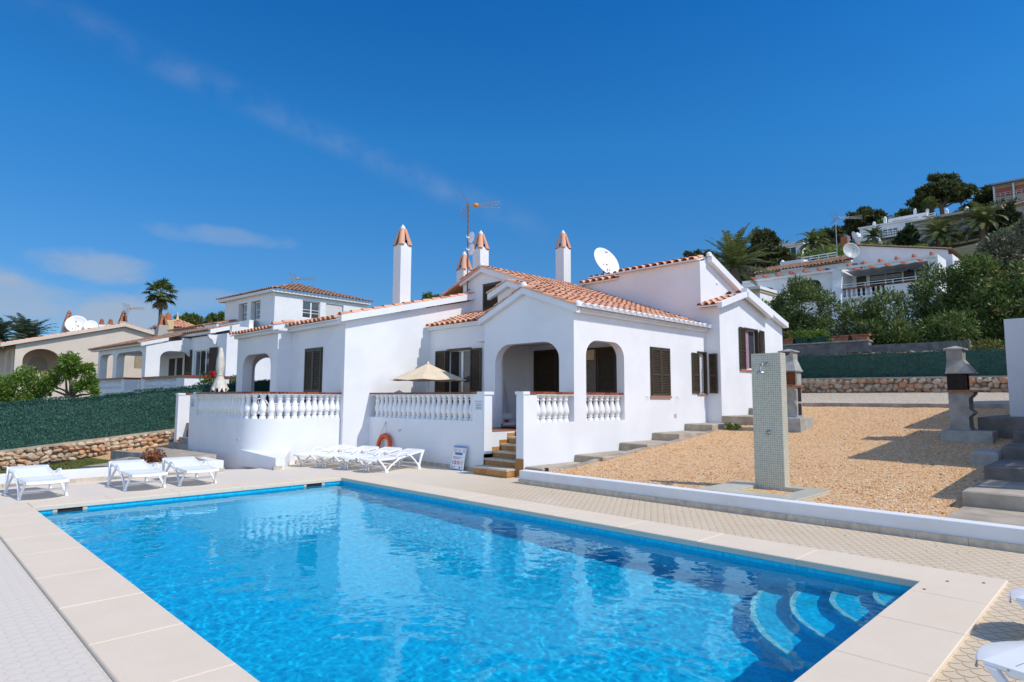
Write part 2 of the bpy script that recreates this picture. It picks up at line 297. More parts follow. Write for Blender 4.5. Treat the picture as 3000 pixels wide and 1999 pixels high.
# ------------------------------------------------------------------ mesh helpers
I4 = Matrix.Identity(4)
def FR(x, y, deg=0, z=0): return Matrix.Translation((x, y, z)) @ Matrix.Rotation(R(deg), 4, 'Z')
class MB:
    """collects shapes for ONE mesh object; T places local shapes (x along, y into the wall, z up)"""
    def __init__(s, T=None): s.v = []; s.f = []; s.sm = []; s.T = T or I4
    def add(s, vs, fs, smooth=False):
        o = len(s.v); T = s.T
        s.v += [tuple(T @ V(p)) for p in vs]
        for f in fs: s.f.append([o+i for i in f]); s.sm.append(smooth)
        return s
    def box(s, a, b):
        x0, x1 = sorted((a[0], b[0])); y0, y1 = sorted((a[1], b[1])); z0, z1 = sorted((a[2], b[2]))
        return s.add([(x0,y0,z0),(x1,y0,z0),(x1,y1,z0),(x0,y1,z0),(x0,y0,z1),(x1,y0,z1),(x1,y1,z1),(x0,y1,z1)],
                     [(3,2,1,0),(4,5,6,7),(0,1,5,4),(1,2,6,5),(2,3,7,6),(3,0,4,7)])
    def cham(s, a, b, c):
        """box whose upper edges are chamfered by c"""
        x0, x1 = sorted((a[0], b[0])); y0, y1 = sorted((a[1], b[1])); z0, z1 = sorted((a[2], b[2]))
        vs = [(x0,y0,z0),(x1,y0,z0),(x1,y1,z0),(x0,y1,z0),(x0,y0,z1-c),(x1,y0,z1-c),(x1,y1,z1-c),(x0,y1,z1-c),
              (x0+c,y0+c,z1),(x1-c,y0+c,z1),(x1-c,y1-c,z1),(x0+c,y1-c,z1)]
        fs = [(3,2,1,0),(8,9,10,11)]
        for i in range(4):
            j = (i+1) % 4; fs += [(i,j,4+j,4+i),(4+i,4+j,8+j,8+i)]
        return s.add(vs, fs)
    def prism(s, poly, vec):
        n = len(poly); vec = V(vec); top = [tuple(V(p)+vec) for p in poly]
        return s.add(list(poly)+top, [list(range(n))[::-1], list(range(n, 2*n))]+[(i, (i+1) % n, n+(i+1) % n, n+i) for i in range(n)])
    def plate(s, outline, holes, y0, t):
        """wall plate in local xz, front face at y0, thickness t towards +y, with holes"""
        loops = [outline]+holes; flat = [p for l in loops for p in l]
        tri = tessellate_polygon([[V((p[0], p[1], 0)) for p in l] for l in loops])
        n = len(flat); vs = [(p[0], y0, p[1]) for p in flat]+[(p[0], y0+t, p[1]) for p in flat]
        fs = []
        for a, b, c in tri:
            A, B, C = (flat[i] for i in (a, b, c))
            if (B[0]-A[0])*(C[1]-A[1])-(B[1]-A[1])*(C[0]-A[0]) < 0: a, c = c, a
            fs += [(a, b, c), (n+c, n+b, n+a)]
        o = 0
        for l in loops:
            m = len(l)
            ar = sum(l[i][0]*l[(i+1) % m][1]-l[(i+1) % m][0]*l[i][1] for i in range(m))
            ccw = (ar > 0) == (l is outline)
            for i in range(m):
                j = (i+1) % m
                q = (o+i, n+o+i, n+o+j, o+j)
                fs.append(q if ccw else q[::-1])
            o += m
        return s.add(vs, fs)
    def tube(s, pts, r, n=6, cap=True, smooth=True):
        pts = [V(p) for p in pts]; rr = r if isinstance(r, (list, tuple)) else [r]*len(pts)
        vs = []; up = V((0, 0, 1))
        for i, p in enumerate(pts):
            d = (pts[min(i+1, len(pts)-1)]-pts[max(i-1, 0)]).normalized()
            a = d.cross(up if abs(d.z) < .95 else V((1, 0, 0))).normalized(); b = d.cross(a)
            vs += [tuple(p+rr[i]*(math.cos(2*math.pi*k/n)*a+math.sin(2*math.pi*k/n)*b)) for k in range(n)]
        fs = []
        for i in range(len(pts)-1):
            for k in range(n):
                k2 = (k+1) % n; fs.append((i*n+k, (i+1)*n+k, (i+1)*n+k2, i*n+k2))
        s.add(vs, fs, smooth)
        if cap:
            s.add(vs[:n], [list(range(n))]); s.add(vs[-n:], [list(range(n))[::-1]])
        return s
    def lathe(s, prof, c=(0, 0, 0), n=12, smooth=True, M_=None):
        vs = []
        for r, z in prof: vs += [(r*math.cos(2*math.pi*k/n), r*math.sin(2*math.pi*k/n), z) for k in range(n)]
        M_ = Matrix.Translation(c) @ (M_ or I4)
        vs = [tuple(M_ @ V(p)) for p in vs]; fs = []
        for i in range(len(prof)-1):
            for k in range(n): k2 = (k+1) % n; fs.append((i*n+k, i*n+k2, (i+1)*n+k2, (i+1)*n+k))
        return s.add(vs, fs, smooth)
    def ball(s, c, r, sub=2, jitter=0, seed=0, sc=(1, 1, 1)):
        bm = bmesh.new(); bmesh.ops.create_icosphere(bm, subdivisions=sub, radius=1)
        c = V(c); vs = []
        for v in bm.verts:
            k = 1+jitter*noise.noise(v.co*1.7+V((seed*3.1, seed*1.7, seed)))
            vs.append(tuple(c+V((v.co.x*sc[0], v.co.y*sc[1], v.co.z*sc[2]))*r*k))
        fs = [[v.index for v in f.verts] for f in bm.faces]; bm.free()
        return s.add(vs, fs, True)
    def build(s, name, mat, parent=None, bevel=0, kind=None):
        me = bpy.data.meshes.new(name); me.from_pydata(s.v, [], s.f)
        me.polygons.foreach_set('use_smooth', s.sm); me.materials.append(M[mat] if isinstance(mat, str) else mat)
        o = bpy.data.objects.new(name, me); COL.objects.link(o)
        if bevel:
            b = o.modifiers.new('bevel', 'BEVEL'); b.width = bevel; b.segments = 2; b.limit_method = 'ANGLE'; b.angle_limit = R(40)
        if parent is not None: attach(o, parent)
        if kind: o['kind'] = kind
        return o
ORG = {}
def attach(o, parent):
    o.parent = parent
    o.matrix_parent_inverse = Matrix.Translation(-V(ORG.get(parent.name, (0, 0, 0))))
def thing(name, label, cat, loc=(0, 0, 0), group=None):
    o = bpy.data.objects.new(name, None); COL.objects.link(o); o.location = loc; o.empty_display_size = .2
    ORG[o.name] = tuple(loc); o['label'] = label; o['category'] = cat
    if group: o['group'] = group
    return o
def tag(o, label, cat, group=None):
    o['label'] = label; o['category'] = cat
    if group: o['group'] = group
    return o
def dup(root, loc, rot, label, group=None):
    r = root.copy(); COL.objects.link(r); r.location = loc; r.rotation_euler = (0, 0, R(rot)); r['label'] = label
    if group: r['group'] = group
    for ch in list(root.children):
        c = ch.copy(); COL.objects.link(c); c.parent = r
        for g in list(ch.children):
            d = g.copy(); COL.objects.link(d); d.parent = c
    return r
def arch(x0, x1, z0, z1, rx, rz=None, n=6):
    """opening with rounded upper corners, counter-clockwise in xz"""
    rz = rz or rx; p = [(x0, z0), (x1, z0)]
    p += [(x1-rx+rx*math.cos(a), z1-rz+rz*math.sin(a)) for a in [math.pi/2*k/n for k in range(n+1)]]
    p += [(x0+rx+rx*math.cos(a), z1-rz+rz*math.sin(a)) for a in [math.pi/2+math.pi/2*k/n for k in range(n+1)]]
    return p
def rect(x0, x1, z0, z1): return [(x0, z0), (x1, z0), (x1, z1), (x0, z1)]

def tiles(mb, trim, O, U, Wd, w, l, p=.30, c=.40, keep=None, seg=6, eave=True, base=True, under=None):
    """barrel tiled roof plane: O eave corner, U along the eave, Wd up the slope"""
    O, U, Wd = V(O), V(U).normalized(), V(Wd).normalized(); Nn = U.cross(Wd).normalized()
    if Nn.z < 0: Nn = -Nn
    nc = max(1, round(w/p)); p = w/nc; nr = max(1, round(l/c)); c = l/nr
    rnd = random.Random(int(O.x*97+O.y*31+w*7))
    if base:
        bo = Wd*.22 if trim is not None else Wd*0
        q = [O-Nn*.05+bo, O+U*w-Nn*.05+bo, O+U*w+Wd*l-Nn*.05, O+Wd*l-Nn*.05]
        if keep is None: (under or mb).prism([tuple(x) for x in q], tuple(-Nn*.05))
    for i in range(nc):
        for j in range(nr):
            if keep and not keep((i+.5)*p, (j+.5)*c): continue
            jit = rnd.uniform(-.012, .012); lift = rnd.uniform(0, .008)
            vs = []
            for (t, rad, h) in ((-.04, p*.375, .022+lift), (c*1.02, p*.33, .0)):
                for k in range(seg+1):
                    a = math.pi*k/seg
                    P = O+U*((i+.5)*p+jit-math.cos(a)*rad)+Wd*(j*c+t)+Nn*(h+math.sin(a)*rad*.85-.045)
                    vs.append(tuple(P))
            n = seg+1
            mb.add(vs, [(k, k+1, n+k+1, n+k) for k in range(seg)], True)
            # pan tile between the covers
            a0 = O+U*((i+.5)*p+p*.3)+Wd*(j*c-.03); b0 = O+U*((i+1.5)*p-p*.3)+Wd*(j*c-.03); m0 = (a0+b0)/2-Nn*.035+Nn*.01
            if i < nc-1:
                mb.add([tuple(a0-Nn*.02), tuple(m0-Nn*.01), tuple(b0-Nn*.02), tuple(b0+Wd*c-Nn*.035), tuple(m0+Wd*c-Nn*.025), tuple(a0+Wd*c-Nn*.035)], [(0, 1, 4, 5), (1, 2, 3, 4)], True)
        if trim is not None and eave and (not keep or keep((i+.5)*p, c*.5)):
            ring = []
            for (rad, t) in ((p*.45, -.055), (p*.375, -.055), (p*.45, .05), (p*.375, .05)):
                for k in range(9):
                    a = math.pi*k/8
                    ring.append(tuple(O+U*((i+.5)*p-math.cos(a)*rad)+Wd*t+Nn*(math.sin(a)*rad*.9-.035)))
            fs = []
            for k in range(8): fs += [(k, k+1, 9+k+1, 9+k), (k, 18+k, 18+k+1, k+1), (9+k, 9+k+1, 27+k+1, 27+k)]
            trim.add(ring, fs); cc = [tuple(O+U*((i+.5)*p-math.cos(math.pi*k/8)*p*.37)+Wd*-.045+Nn*(math.sin(math.pi*k/8)*p*.34-.035)) for k in range(9)]; trim.add(cc, [list(range(9))])
    return mb
def verge(mb, trim, A, B, drop=.16, th=.12, side=(0, 0, 0), tile=True):
    """row of tiles on a white verge board from A (low) to B (high)"""
    A, B = V(A), V(B); d = (B-A); L = d.length; d.normalize(); s = V(side).normalized(); n = max(1, round(L/.4))
    up = V((0, 0, 1))
    poly = [A, B, B-up*drop, A-up*drop]
    trim.prism([tuple(q-s*th/2) for q in poly], tuple(s*th))
    for i in range(n if tile else 0):
        vs = []
        for (t, rad, h) in ((L/n*i-.03, .11, .03), (L/n*(i+1)+.02, .095, 0)):
            for k in range(7):
                a = math.pi*k/6; vs.append(tuple(A+d*t-s*math.cos(a)*rad+up*(h+math.sin(a)*rad*.8-.02)))
        mb.add(vs, [(k, k+1, 7+k+1, 7+k) for k in range(6)], True)

BAL = [(.088, 0), (.088, .06), (.07, .075), (.062, .10), (.088, .13), (.066, .16), (.078, .18), (.104, .24), (.108, .29), (.096, .37), (.072, .46), (.056, .54), (.060, .575), (.084, .60), (.060, .625), (.066, .65), (.088, .675), (.088, .73)]
_bal = {}
def baluster_mesh(mat, h, n=12):
    k = (mat, round(h, 3), n)
    if k not in _bal:
        mb = MB(); s = h/.73; mb.lathe([(r*1.05, z*s) for r, z in BAL], n=n)
        me = bpy.data.meshes.new('baluster'); me.from_pydata(mb.v, [], mb.f); me.polygons.foreach_set('use_smooth', mb.sm); me.materials.append(M[mat]); _bal[k] = me
    return _bal[k]
def balusters(parent, pts, z, h, mat='white_paint', n=12):
    for x, y in pts:
        o = bpy.data.objects.new('baluster', baluster_mesh(mat, h, n)); COL.objects.link(o); o.location = (x, y, z); o.parent = parent
        o.matrix_parent_inverse = Matrix.Translation(-V(ORG.get(parent.name, (0, 0, 0))))
def tile_rail(mb, pts, w, z0, z1, L=.26, gap=.012):
    """capping of glazed red tiles with pale joints along a polyline"""
    for a, b in zip(pts[:-1], pts[1:]):
        a, b = V((*a, 0)), V((*b, 0)); d = b-a; n = max(1, round(d.length/L)); s = d.normalized(); q = V((-s.y, s.x, 0))*w/2
        for i in range(n):
            p0 = a+d*(i/n)+s*gap/2; p1 = a+d*((i+1)/n)-s*gap/2
            mb.prism([tuple(p0-q+V((0, 0, z0))), tuple(p1-q+V((0, 0, z0))), tuple(p1+q+V((0, 0, z0))), tuple(p0+q+V((0, 0, z0)))], (0, 0, z1-z0))
def bed(mb, pts, w, z0, z1):
    for a, b in zip(pts[:-1], pts[1:]):
        a, b = V((*a, 0)), V((*b, 0)); s = (b-a).normalized(); q = V((-s.y, s.x, 0))*w/2
        mb.prism([tuple(a-q+V((0, 0, z0))), tuple(b-q+V((0, 0, z0))), tuple(b+q+V((0, 0, z0))), tuple(a+q+V((0, 0, z0)))], (0, 0, z1-z0))

def shutter_leaf(parent, T, w, h, name='shutter', mid=.42, mat='shutter_brown', proud=0):
    """louvred leaf; local origin lower left corner, outside towards -y"""
    mb = MB(T); f = .055; t = .04
    mb.box((0, -t, 0), (f, 0, h)); mb.box((w-f, -t, 0), (w, 0, h)); mb.box((f, -t+.002, 0), (w-f, -.002, f*1.3)); mb.box((f, -t+.002, h-f), (w-f, -.002, h))
    if mid: mb.box((f, -t+.002, h*mid), (w-f, -.002, h*mid+f*1.4))
    z = f*1.3+.02
    while z < h-f-.03:
        if not (mid and h*mid-.04 < z < h*mid+f*1.4):
            mb.prism([(f, -.004, z+.03), (f, -.034, z), (f, -.034, z+.010), (f, -.004, z+.042)], (w-2*f, 0, 0))
        z += .052
    mb.box((f, -.003, .02), (w-f, 0, h-.02))
    return mb.build(name, mat, parent)
def casement(parent, T, w, h, leaves=2, curtain=None, reveal=.14, name='window', frame='white_paint', rails=()):
    """white framed window set back in its opening; local origin lower left, outside towards -y"""
    fr = MB(T); y = reveal; t = .05; f = .06
    fr.box((0, y, 0), (f, y+t, h)); fr.box((w-f, y, 0), (w, y+t, h)); fr.box((f, y+.001, 0), (w-f, y+t-.001, f)); fr.box((f, y+.001, h-f), (w-f, y+t-.001, h))
    n = leaves
    for k in range(1, n): fr.box((w*k/n-.05, y+.002, f), (w*k/n+.05, y+t-.002, h-f))
    for rz in rails: fr.box((f, y+.004, rz-.018), (w-f, y+t-.006, rz+.018))
    o = fr.build(name, frame, parent)
    g = MB(T); g.box((f-.01, y+t*.4, f-.01), (w-f+.01, y+t*.4+.008, h-f+.01)); g.build('pane', 'window_glass', o)
    if curtain:
        c = MB(T); N_ = 40; vs = []
        for i in range(N_+1):
            xx = .02+(w-.04)*curtain[0]+(w-.04)*(curtain[1]-curtain[0])*i/N_
            vs += [(xx, y-.015+.012*math.sin(i*2.1), .05), (xx, y-.015+.012*math.sin(i*2.1), h-.05)]
        c.add(vs, [(2*i, 2*i+2, 2*i+3, 2*i+1) for i in range(N_)], True); c.build('curtain', curtain[2], o)
    return o
# ================================================================== ground
def lerp(a, b, t): return a+(b-a)*max(0, min(1, t))
def pw(x, pts):
    if x <= pts[0][0]: return pts[0][1]
    for (a, va), (b, vb) in zip(pts[:-1], pts[1:]):
        if x <= b: return va+(vb-va)*(x-a)/(b-a)
    return pts[-1][1]
def gravel_z(x): return pw(x, [(10.5, .17), (12.2, .20), (13.2, .33), (15.13, .535), (16.85, .66), (18.8, .87), (20.3, 1.05), (25.3, 1.66)])
def side_z(x, y):
    far = pw(x, [(-6, -.9), (2.7, -.52), (4, -.42), (5, -.27), (6.1, -.08), (7.8, .19), (12, .65), (16, 1.1)])
    return lerp(.16, far, (y-17.3)/9)
def hill_z(x, y):
    z = pw(x, [(8, -.9), (20, .2), (30.2, 1.9), (33.1, 3.9), (45, 5.2), (56, 6.9), (64, 10.5), (75, 15.5), (88, 20), (100, 22.3), (115, 26), (130, 31.5), (150, 37.5), (175, 39.5), (260, 20), (400, 0)])
    if x > 40:
        a = y/max(x, 1); k = 1-.42*max(0, min(1, (a-.50)/.35)); z = 5+(z-5)*k
    if y < 1.2 and x < 30: z = min(z, -.4)
    return z
def grid(name, mat, xs, ys, fz, kind='structure', rough=0, seed=0):
    mb = MB(); nx, ny = len(xs), len(ys)
    vs = [(x, y, fz(x, y)+(rough*noise.noise(V((x*.9, y*.9, seed))) if rough else 0)) for y in ys for x in xs]
    mb.add(vs, [(j*nx+i, j*nx+i+1, (j+1)*nx+i+1, (j+1)*nx+i) for j in range(ny-1) for i in range(nx-1)], True)
    return mb.build(name, mat, None, kind=kind)
def span(a, b, n): return [a+(b-a)*i/n for i in range(n+1)]
PX0, PX1, PY0, PY1 = 1.88, 7.88, 1.78, 13.74      # pool edges
DZ = -.035                                        # paving level beside the coping
def build_ground():
    xs = span(-60, 8, 17)+span(10, 34, 24)+span(36, 180, 72)+[200, 230, 260, 330, 400, 700]
    ys = span(-500, -60, 11)+span(-50, 60, 55)+span(66, 200, 20)+[240, 300, 500, 900]
    far = grid('hillside', 'hill_earth', xs, ys, lambda x, y: hill_z(x, y)+(1.1*noise.noise(V((x*.06, y*.06, 2))) if x > 66 else 0)-(.6 if x < 11 else 0)-(2.0 if x < 8.7 and -1 < y < 18 else 0))
    # paving: four strips round the pool so nothing covers the water
    mb = MB(); E = .30
    for (a, b, c, d) in ((-14, PX0-E, -14, 17.2), (PX1+E, 11.3, -14, 18.3), (PX0-E, PX1+E, PY1+E, 17.3), (PX0-E, PX1+E, -14, PY0-E)):
        mb.add([(a, c, DZ), (b, c, DZ), (b, d, DZ), (a, d, DZ)], [(0, 1, 2, 3)])
    mb.build('pool_deck', 'deck_paving', None, kind='structure')
    grid('gravel_yard', 'gravel_orange', span(10.5, 25.3, 148), span(-2, 12, 140), lambda x, y: gravel_z(x)-(.6 if (y > 9.93 and 13.0 < x < 26) or (y > 10.2 and x <= 13.0) else 0)+.018*noise.noise(V((x*1.3, y*1.3, 1)))+.012*noise.noise(V((x*7, y*7, 4)))+.010*noise.noise(V((x*16, y*16, 8))))
    grid('pale_gravel_strip', 'gravel_pale', span(25.3, 30.0, 30), span(-6, 20, 60), lambda x, y: pw(x, [(25.3, 1.74), (26, 1.80), (29.5, 2.21), (30, 2.25)])+.012*noise.noise(V((x*4, y*4, 3))))
    grid('side_yard', 'gravel_orange', span(4.6, 11.0, 32), span(17.3, 26.4, 46), lambda x, y: side_z(x, y)-.006-(.55 if x > 6.25 and y < 20.2 else 0))
    mb = MB(); mb.add([(6.2, 16.8, DZ-.002), (8.6, 16.8, DZ-.002), (8.6, 18.2, -.12), (8, 20.0, -.27), (6.2, 20.0, -.27), (6.2, 18.2, -.12)], [(0, 1, 2, 5), (5, 2, 3, 4)]); mb.build('pool_deck', 'deck_paving', None, kind='structure')
    grid('side_lawn', 'lawn', span(-8, 5.2, 26), span(17.35, 26.4, 20), lambda x, y: side_z(x, y)+.01)
build_ground()
def build_pebbles():
    m = MB(); r = random.Random(77); bm0 = bmesh.new(); bmesh.ops.create_icosphere(bm0, subdivisions=1, radius=1); base = [v.co.copy() for v in bm0.verts]; bf = [[v.index for v in q.verts] for q in bm0.faces]; bm0.free()
    for i in range(5200):
        x = 10.62+14.2*r.random()**1.5; y = r.uniform(1.5, 10.1)
        if 10.62 < x < 12.3 and 4.1 < y < 5.95: continue
        if i < 140: x, y = r.uniform(9.6, 10.38), r.uniform(1, 10)
        if x < 10.62 and i >= 140: continue
        if y > 9.8 and x > 12.8: continue
        z = gravel_z(x)+.012 if x > 10.4 else DZ+.006; s = r.uniform(.010, .024) if x > 10.4 else r.uniform(.005, .011); a = r.uniform(0, 6.28); e = r.uniform(.55, 1.0)
        m.add([(x+s*(q.x*math.cos(a)-q.y*e*math.sin(a)), y+s*(q.x*math.sin(a)+q.y*e*math.cos(a)), z+s*q.z*.6) for q in base], bf)
    t = NT('pebble'); t.color(t.ramp(t.island, [(0, (.42, .20, .09)), (.3, (.72, .42, .21)), (.6, (.85, .62, .38)), (.85, (.80, .72, .60)), (1, (.50, .30, .18))])); t.rough(.9); M['pebble'] = t.m
    o = m.build('loose_pebbles', 'pebble', None, kind='stuff'); tag(o, 'loose orange and cream pebbles lying on the gravel yard', 'pebbles')
build_pebbles()

# ================================================================== pool
def build_pool():
    d = -1.42
    mb = MB(); x0, x1, y0, y1 = PX0, PX1, PY0, PY1
    vs = [(x0,y0,-.05),(x1,y0,-.05),(x1,y1,-.05),(x0,y1,-.05),(x0,y0,d),(x1,y0,d),(x1,y1,d),(x0,y1,d)]
    mb.add(vs, [(4,5,6,7),(0,1,5,4),(1,2,6,5),(2,3,7,6),(3,0,4,7)])
    # four quarter-round steps in the corner
    st = MB(); ns = MB(); n = 22
    for k, (rx, ry, z) in enumerate(((.56, .46, -.36), (1.06, .86, -.60), (1.50, 1.26, -.84), (1.92, 1.68, -1.08))):
        def P(r_, a, zz): return (x1-r_[0]*math.cos(a), y0+r_[1]*math.sin(a), zz)
        A = [math.pi/2*i/n for i in range(n+1)]
        o = [P((rx, ry), a, z) for a in A]; b = [P((rx, ry), a, d-.02) for a in A]
        st.add(o+b+[(x1, y0, z)], [(i, i+1, n+2+i, n+1+i) for i in range(n)]+[(i+1, i, 2*n+2) for i in range(n)])
        q = [P((rx-.005, ry-.005), a, z+.006) for a in A]; r_ = [P((rx-.05, ry-.05), a, z+.006) for a in A]
        s_ = [P((rx+.006, ry+.006), a, z+.006) for a in A]; u_ = [P((rx+.006, ry+.006), a, z-.05) for a in A]
        ns.add(s_+r_+u_, [(i+1, i, n+1+i, n+2+i) for i in range(n)]+[(i, i+1, 2*n+3+i, 2*n+2+i) for i in range(n)])
    p = mb.build('pool_basin', 'pool_mosaic', None, kind='structure'); p.cycles.is_caustics_receiver = True
    s = st.build('pool_steps', 'pool_mosaic', None, kind='structure'); s.cycles.is_caustics_receiver = True
    e = ns.build('step_edging', 'step_nosing', s); e.cycles.is_caustics_receiver = True
    # rippled water
    nx, ny = 300, 600; w = MB()
    def h(x, y):
        return (.0060*noise.noise(V((x*1.0, y*1.0, 3)))+.0052*noise.noise(V((x*3.0, y*3.3, 0)))
                +.0027*noise.noise(V((x*8, y*7, 7)))+.0011*noise.noise(V((x*19, y*17, 9))))
    vs = [(x0+(x1-x0)*i/nx, y0+(y1-y0)*j/ny, 0) for j in range(ny+1) for i in range(nx+1)]
    vs = [(a, b, -.135+h(a, b)*(.55+.5*noise.noise(V((a*.35, b*.35, 5))))) for a, b, _ in vs]
    w.add(vs, [(j*(nx+1)+i, j*(nx+1)+i+1, (j+1)*(nx+1)+i+1, (j+1)*(nx+1)+i) for j in range(ny) for i in range(nx)], True)
    m = bpy.data.materials.new('water'); m.use_nodes = True; nt = m.node_tree; nt.nodes.clear()
    out = nt.nodes.new('ShaderNodeOutputMaterial'); g = nt.nodes.new('ShaderNodeBsdfGlass')
    g.inputs['IOR'].default_value = 1.33; g.inputs['Roughness'].default_value = 0; g.inputs['Color'].default_value = (.58, .95, 1, 1)
    nt.links.new(g.outputs[0], out.inputs[0]); M['water'] = m
    wo = w.build('pool_water', 'water', None, kind='structure'); wo.cycles.is_caustics_caster = True
    # coping: separate slabs with open joints
    c = MB(); rnd = random.Random(4)
    def run(a, b, f, L):
        n_ = max(1, round((b-a)/L)); cuts = [a]+[a+(b-a)*(i+rnd.uniform(-.12, .12))/n_ for i in range(1, n_)]+[b]
        for p_, q_ in zip(cuts[:-1], cuts[1:]): f(p_+.0015, q_-.0015, rnd.uniform(-.0015, .0015))
    ov = .03; cw = .60
    run(y0-.62, y1+cw, lambda p_, q_, z: c.cham((x0-.655, p_, -.30 if False else -.075), (x0+ov, q_, z), .008), 1.15)
    run(y0-.002, y1+cw, lambda p_, q_, z: c.cham((x1-ov, p_, -.075), (x1+cw+.1, q_, z), .008), 1.2)
    run(x0+ov+.004, x1-ov-.004, lambda p_, q_, z: c.cham((p_, y1-ov, -.075), (q_, y1+cw, z), .008), 1.25)
    run(x0+ov+.004, x1+cw+.1, lambda p_, q_, z: c.cham((p_, y0-.62, -.075), (q_, y0+ov, z), .008), 1.1)
    c.build('pool_coping', 'coping_stone', None, kind='structure')
    # two skimmers let into the far wall
    for k, (xa, lab) in enumerate(((2.20, 'white pool skimmer mouth in the waterline tiles, left end beside the side coping'), (6.90, 'white pool skimmer mouth in the waterline tiles near the far pool corner'))):
        t = thing('pool_skimmer', lab, 'skimmer', (xa+.26, y1, -.15), 'skimmers in the far pool wall')
        f = MB(); f.box((xa, y1-.018, -.245), (xa+.07, y1+.002, -.045)); f.box((xa+.45, y1-.018, -.245), (xa+.52, y1+.002, -.045))
        f.box((xa+.07, y1-.017, -.245), (xa+.45, y1+.002, -.20)); f.box((xa+.07, y1-.017, -.075), (xa+.45, y1+.002, -.046)); f.build('frame', 'grout_pale', t)
        g2 = MB(); g2.box((xa+.07, y1-.004, -.20), (xa+.45, y1-.001, -.075)); g2.build('mouth', 'dark_interior', t)
        g3 = MB(); g3.box((xa+.09, y1-.012, -.20), (xa+.30, y1-.005, -.145)); g3.build('flap', 'stone_trim', t)
    # rust spots where bolts were cut off in the near coping
    for k, (x, y, a) in enumerate(((8.05, 1.60, 20), (7.55, 1.70, 5), (8.25, 1.32, 20))):
        b = MB(FR(x, y, a)); b.lathe([(.0, .006), (.018, .005), (.03, .0035), (.038, .001)], n=9)
        b.v = [(x+(p[0]-x)*.8, y+(p[1]-y)*.42, p[2]) for p in b.v]
        tag(b.build('rusted_bolt', 'rust'), ('rusty bolt stub on the coping corner nearest the planter wall', 'rusty bolt stub on the coping edge right above the pool steps', 'rusty bolt stub on the outer coping edge beside the white lounger')[k], 'bolt', 'rusty bolt stubs in the pool coping')
build_pool()

# ================================================================== low walls near the pool
def build_low_walls():
    t = thing('planter_wall', 'long low white wall with stone skirting between the paving and the orange gravel', 'low wall', (10.5, 4, 0))
    w = MB(); w.cham((10.4, -6, .065), (10.635, 10.24, .262), .008); w.build('wall', 'white_plaster', t)
    s = MB(); y = -6
    while y < 10.2: s.box((10.375, y+.002, -.06), (10.66, min(y+.598, 10.255), .065)); y += .6
    s.build('skirting', 'stone_trim', t)
    t = thing('kerb_wall', 'low white wall behind the three loungers at the left end of the pool', 'low wall', (1, 17.3, 0))
    w = MB(); w.cham((-12, 17.18, .06), (6.38, 17.42, .255), .01); w.box((6.14, 17.42, -.4), (6.378, 20.3, .25)); w.build('wall', 'white_plaster', t)
    s = MB(); x = -12
    while x < 6.3: s.box((x+.002, 17.155, -.06), (min(x+.6, 6.40), 17.44, .06)); x += .602
    s.build('skirting', 'stone_trim', t)
build_low_walls()

# ================================================================== the villa
def wallT(x, y, deg): return FR(x, y, deg)
def chimney(parent, x, y, z0, z1, w, d, cap=.62, paint='white_plaster'):
    mb = MB(); mb.cham((x-w/2, y-d/2, z0), (x+w/2, y+d/2, z1), .03)
    for sx, sy in ((0, -1), (-1, 0), (0, 1), (1, 0)):       # rounded white shoulders between the cap tiles
        mb.lathe([(.09, z1-.06), (.09, z1+.03), (.045, z1+.09), (0, z1+.10)], (x+sx*w*.27, y+sy*d*.27, 0), 8)
    o = mb.build('chimney', paint, parent)
    c = MB()
    for sx, sy in ((-1, -1), (1, -1), (1, 1), (-1, 1)):       # four leaning barrel tiles, open slits between
        bx, by = x+sx*w*.36, y+sy*d*.36; tx, ty = x+sx*.045, y+sy*.045; vs = []
        for t_, r_ in ((0, .128), (1, .078)):
            cx, cy, cz = lerp(bx, tx, t_), lerp(by, ty, t_), z1+.005+t_*cap
            a0 = math.atan2(sy, sx)
            for k in range(7):
                a = a0-math.pi*.5+math.pi*k/6; vs.append((cx+r_*math.cos(a), cy+r_*math.sin(a), cz))
        c.add(vs, [(k, k+1, 8+k, 7+k) for k in range(6)], True)
    c.build('chimney_cap', 'roof_tile', o)
    s = MB(); s.box((x-w*.26, y-d*.26, z1), (x+w*.26, y+d*.26, z1+cap*.34)); s.build('flue', 'soot_and_shade', o)
    p = MB(); p.lathe([(.10, z1+cap-.03), (.095, z1+cap+.05), (.04, z1+cap+.14), (.0, z1+cap+.18)], (x, y, 0), 8); p.build('finial', paint, o)
    return o
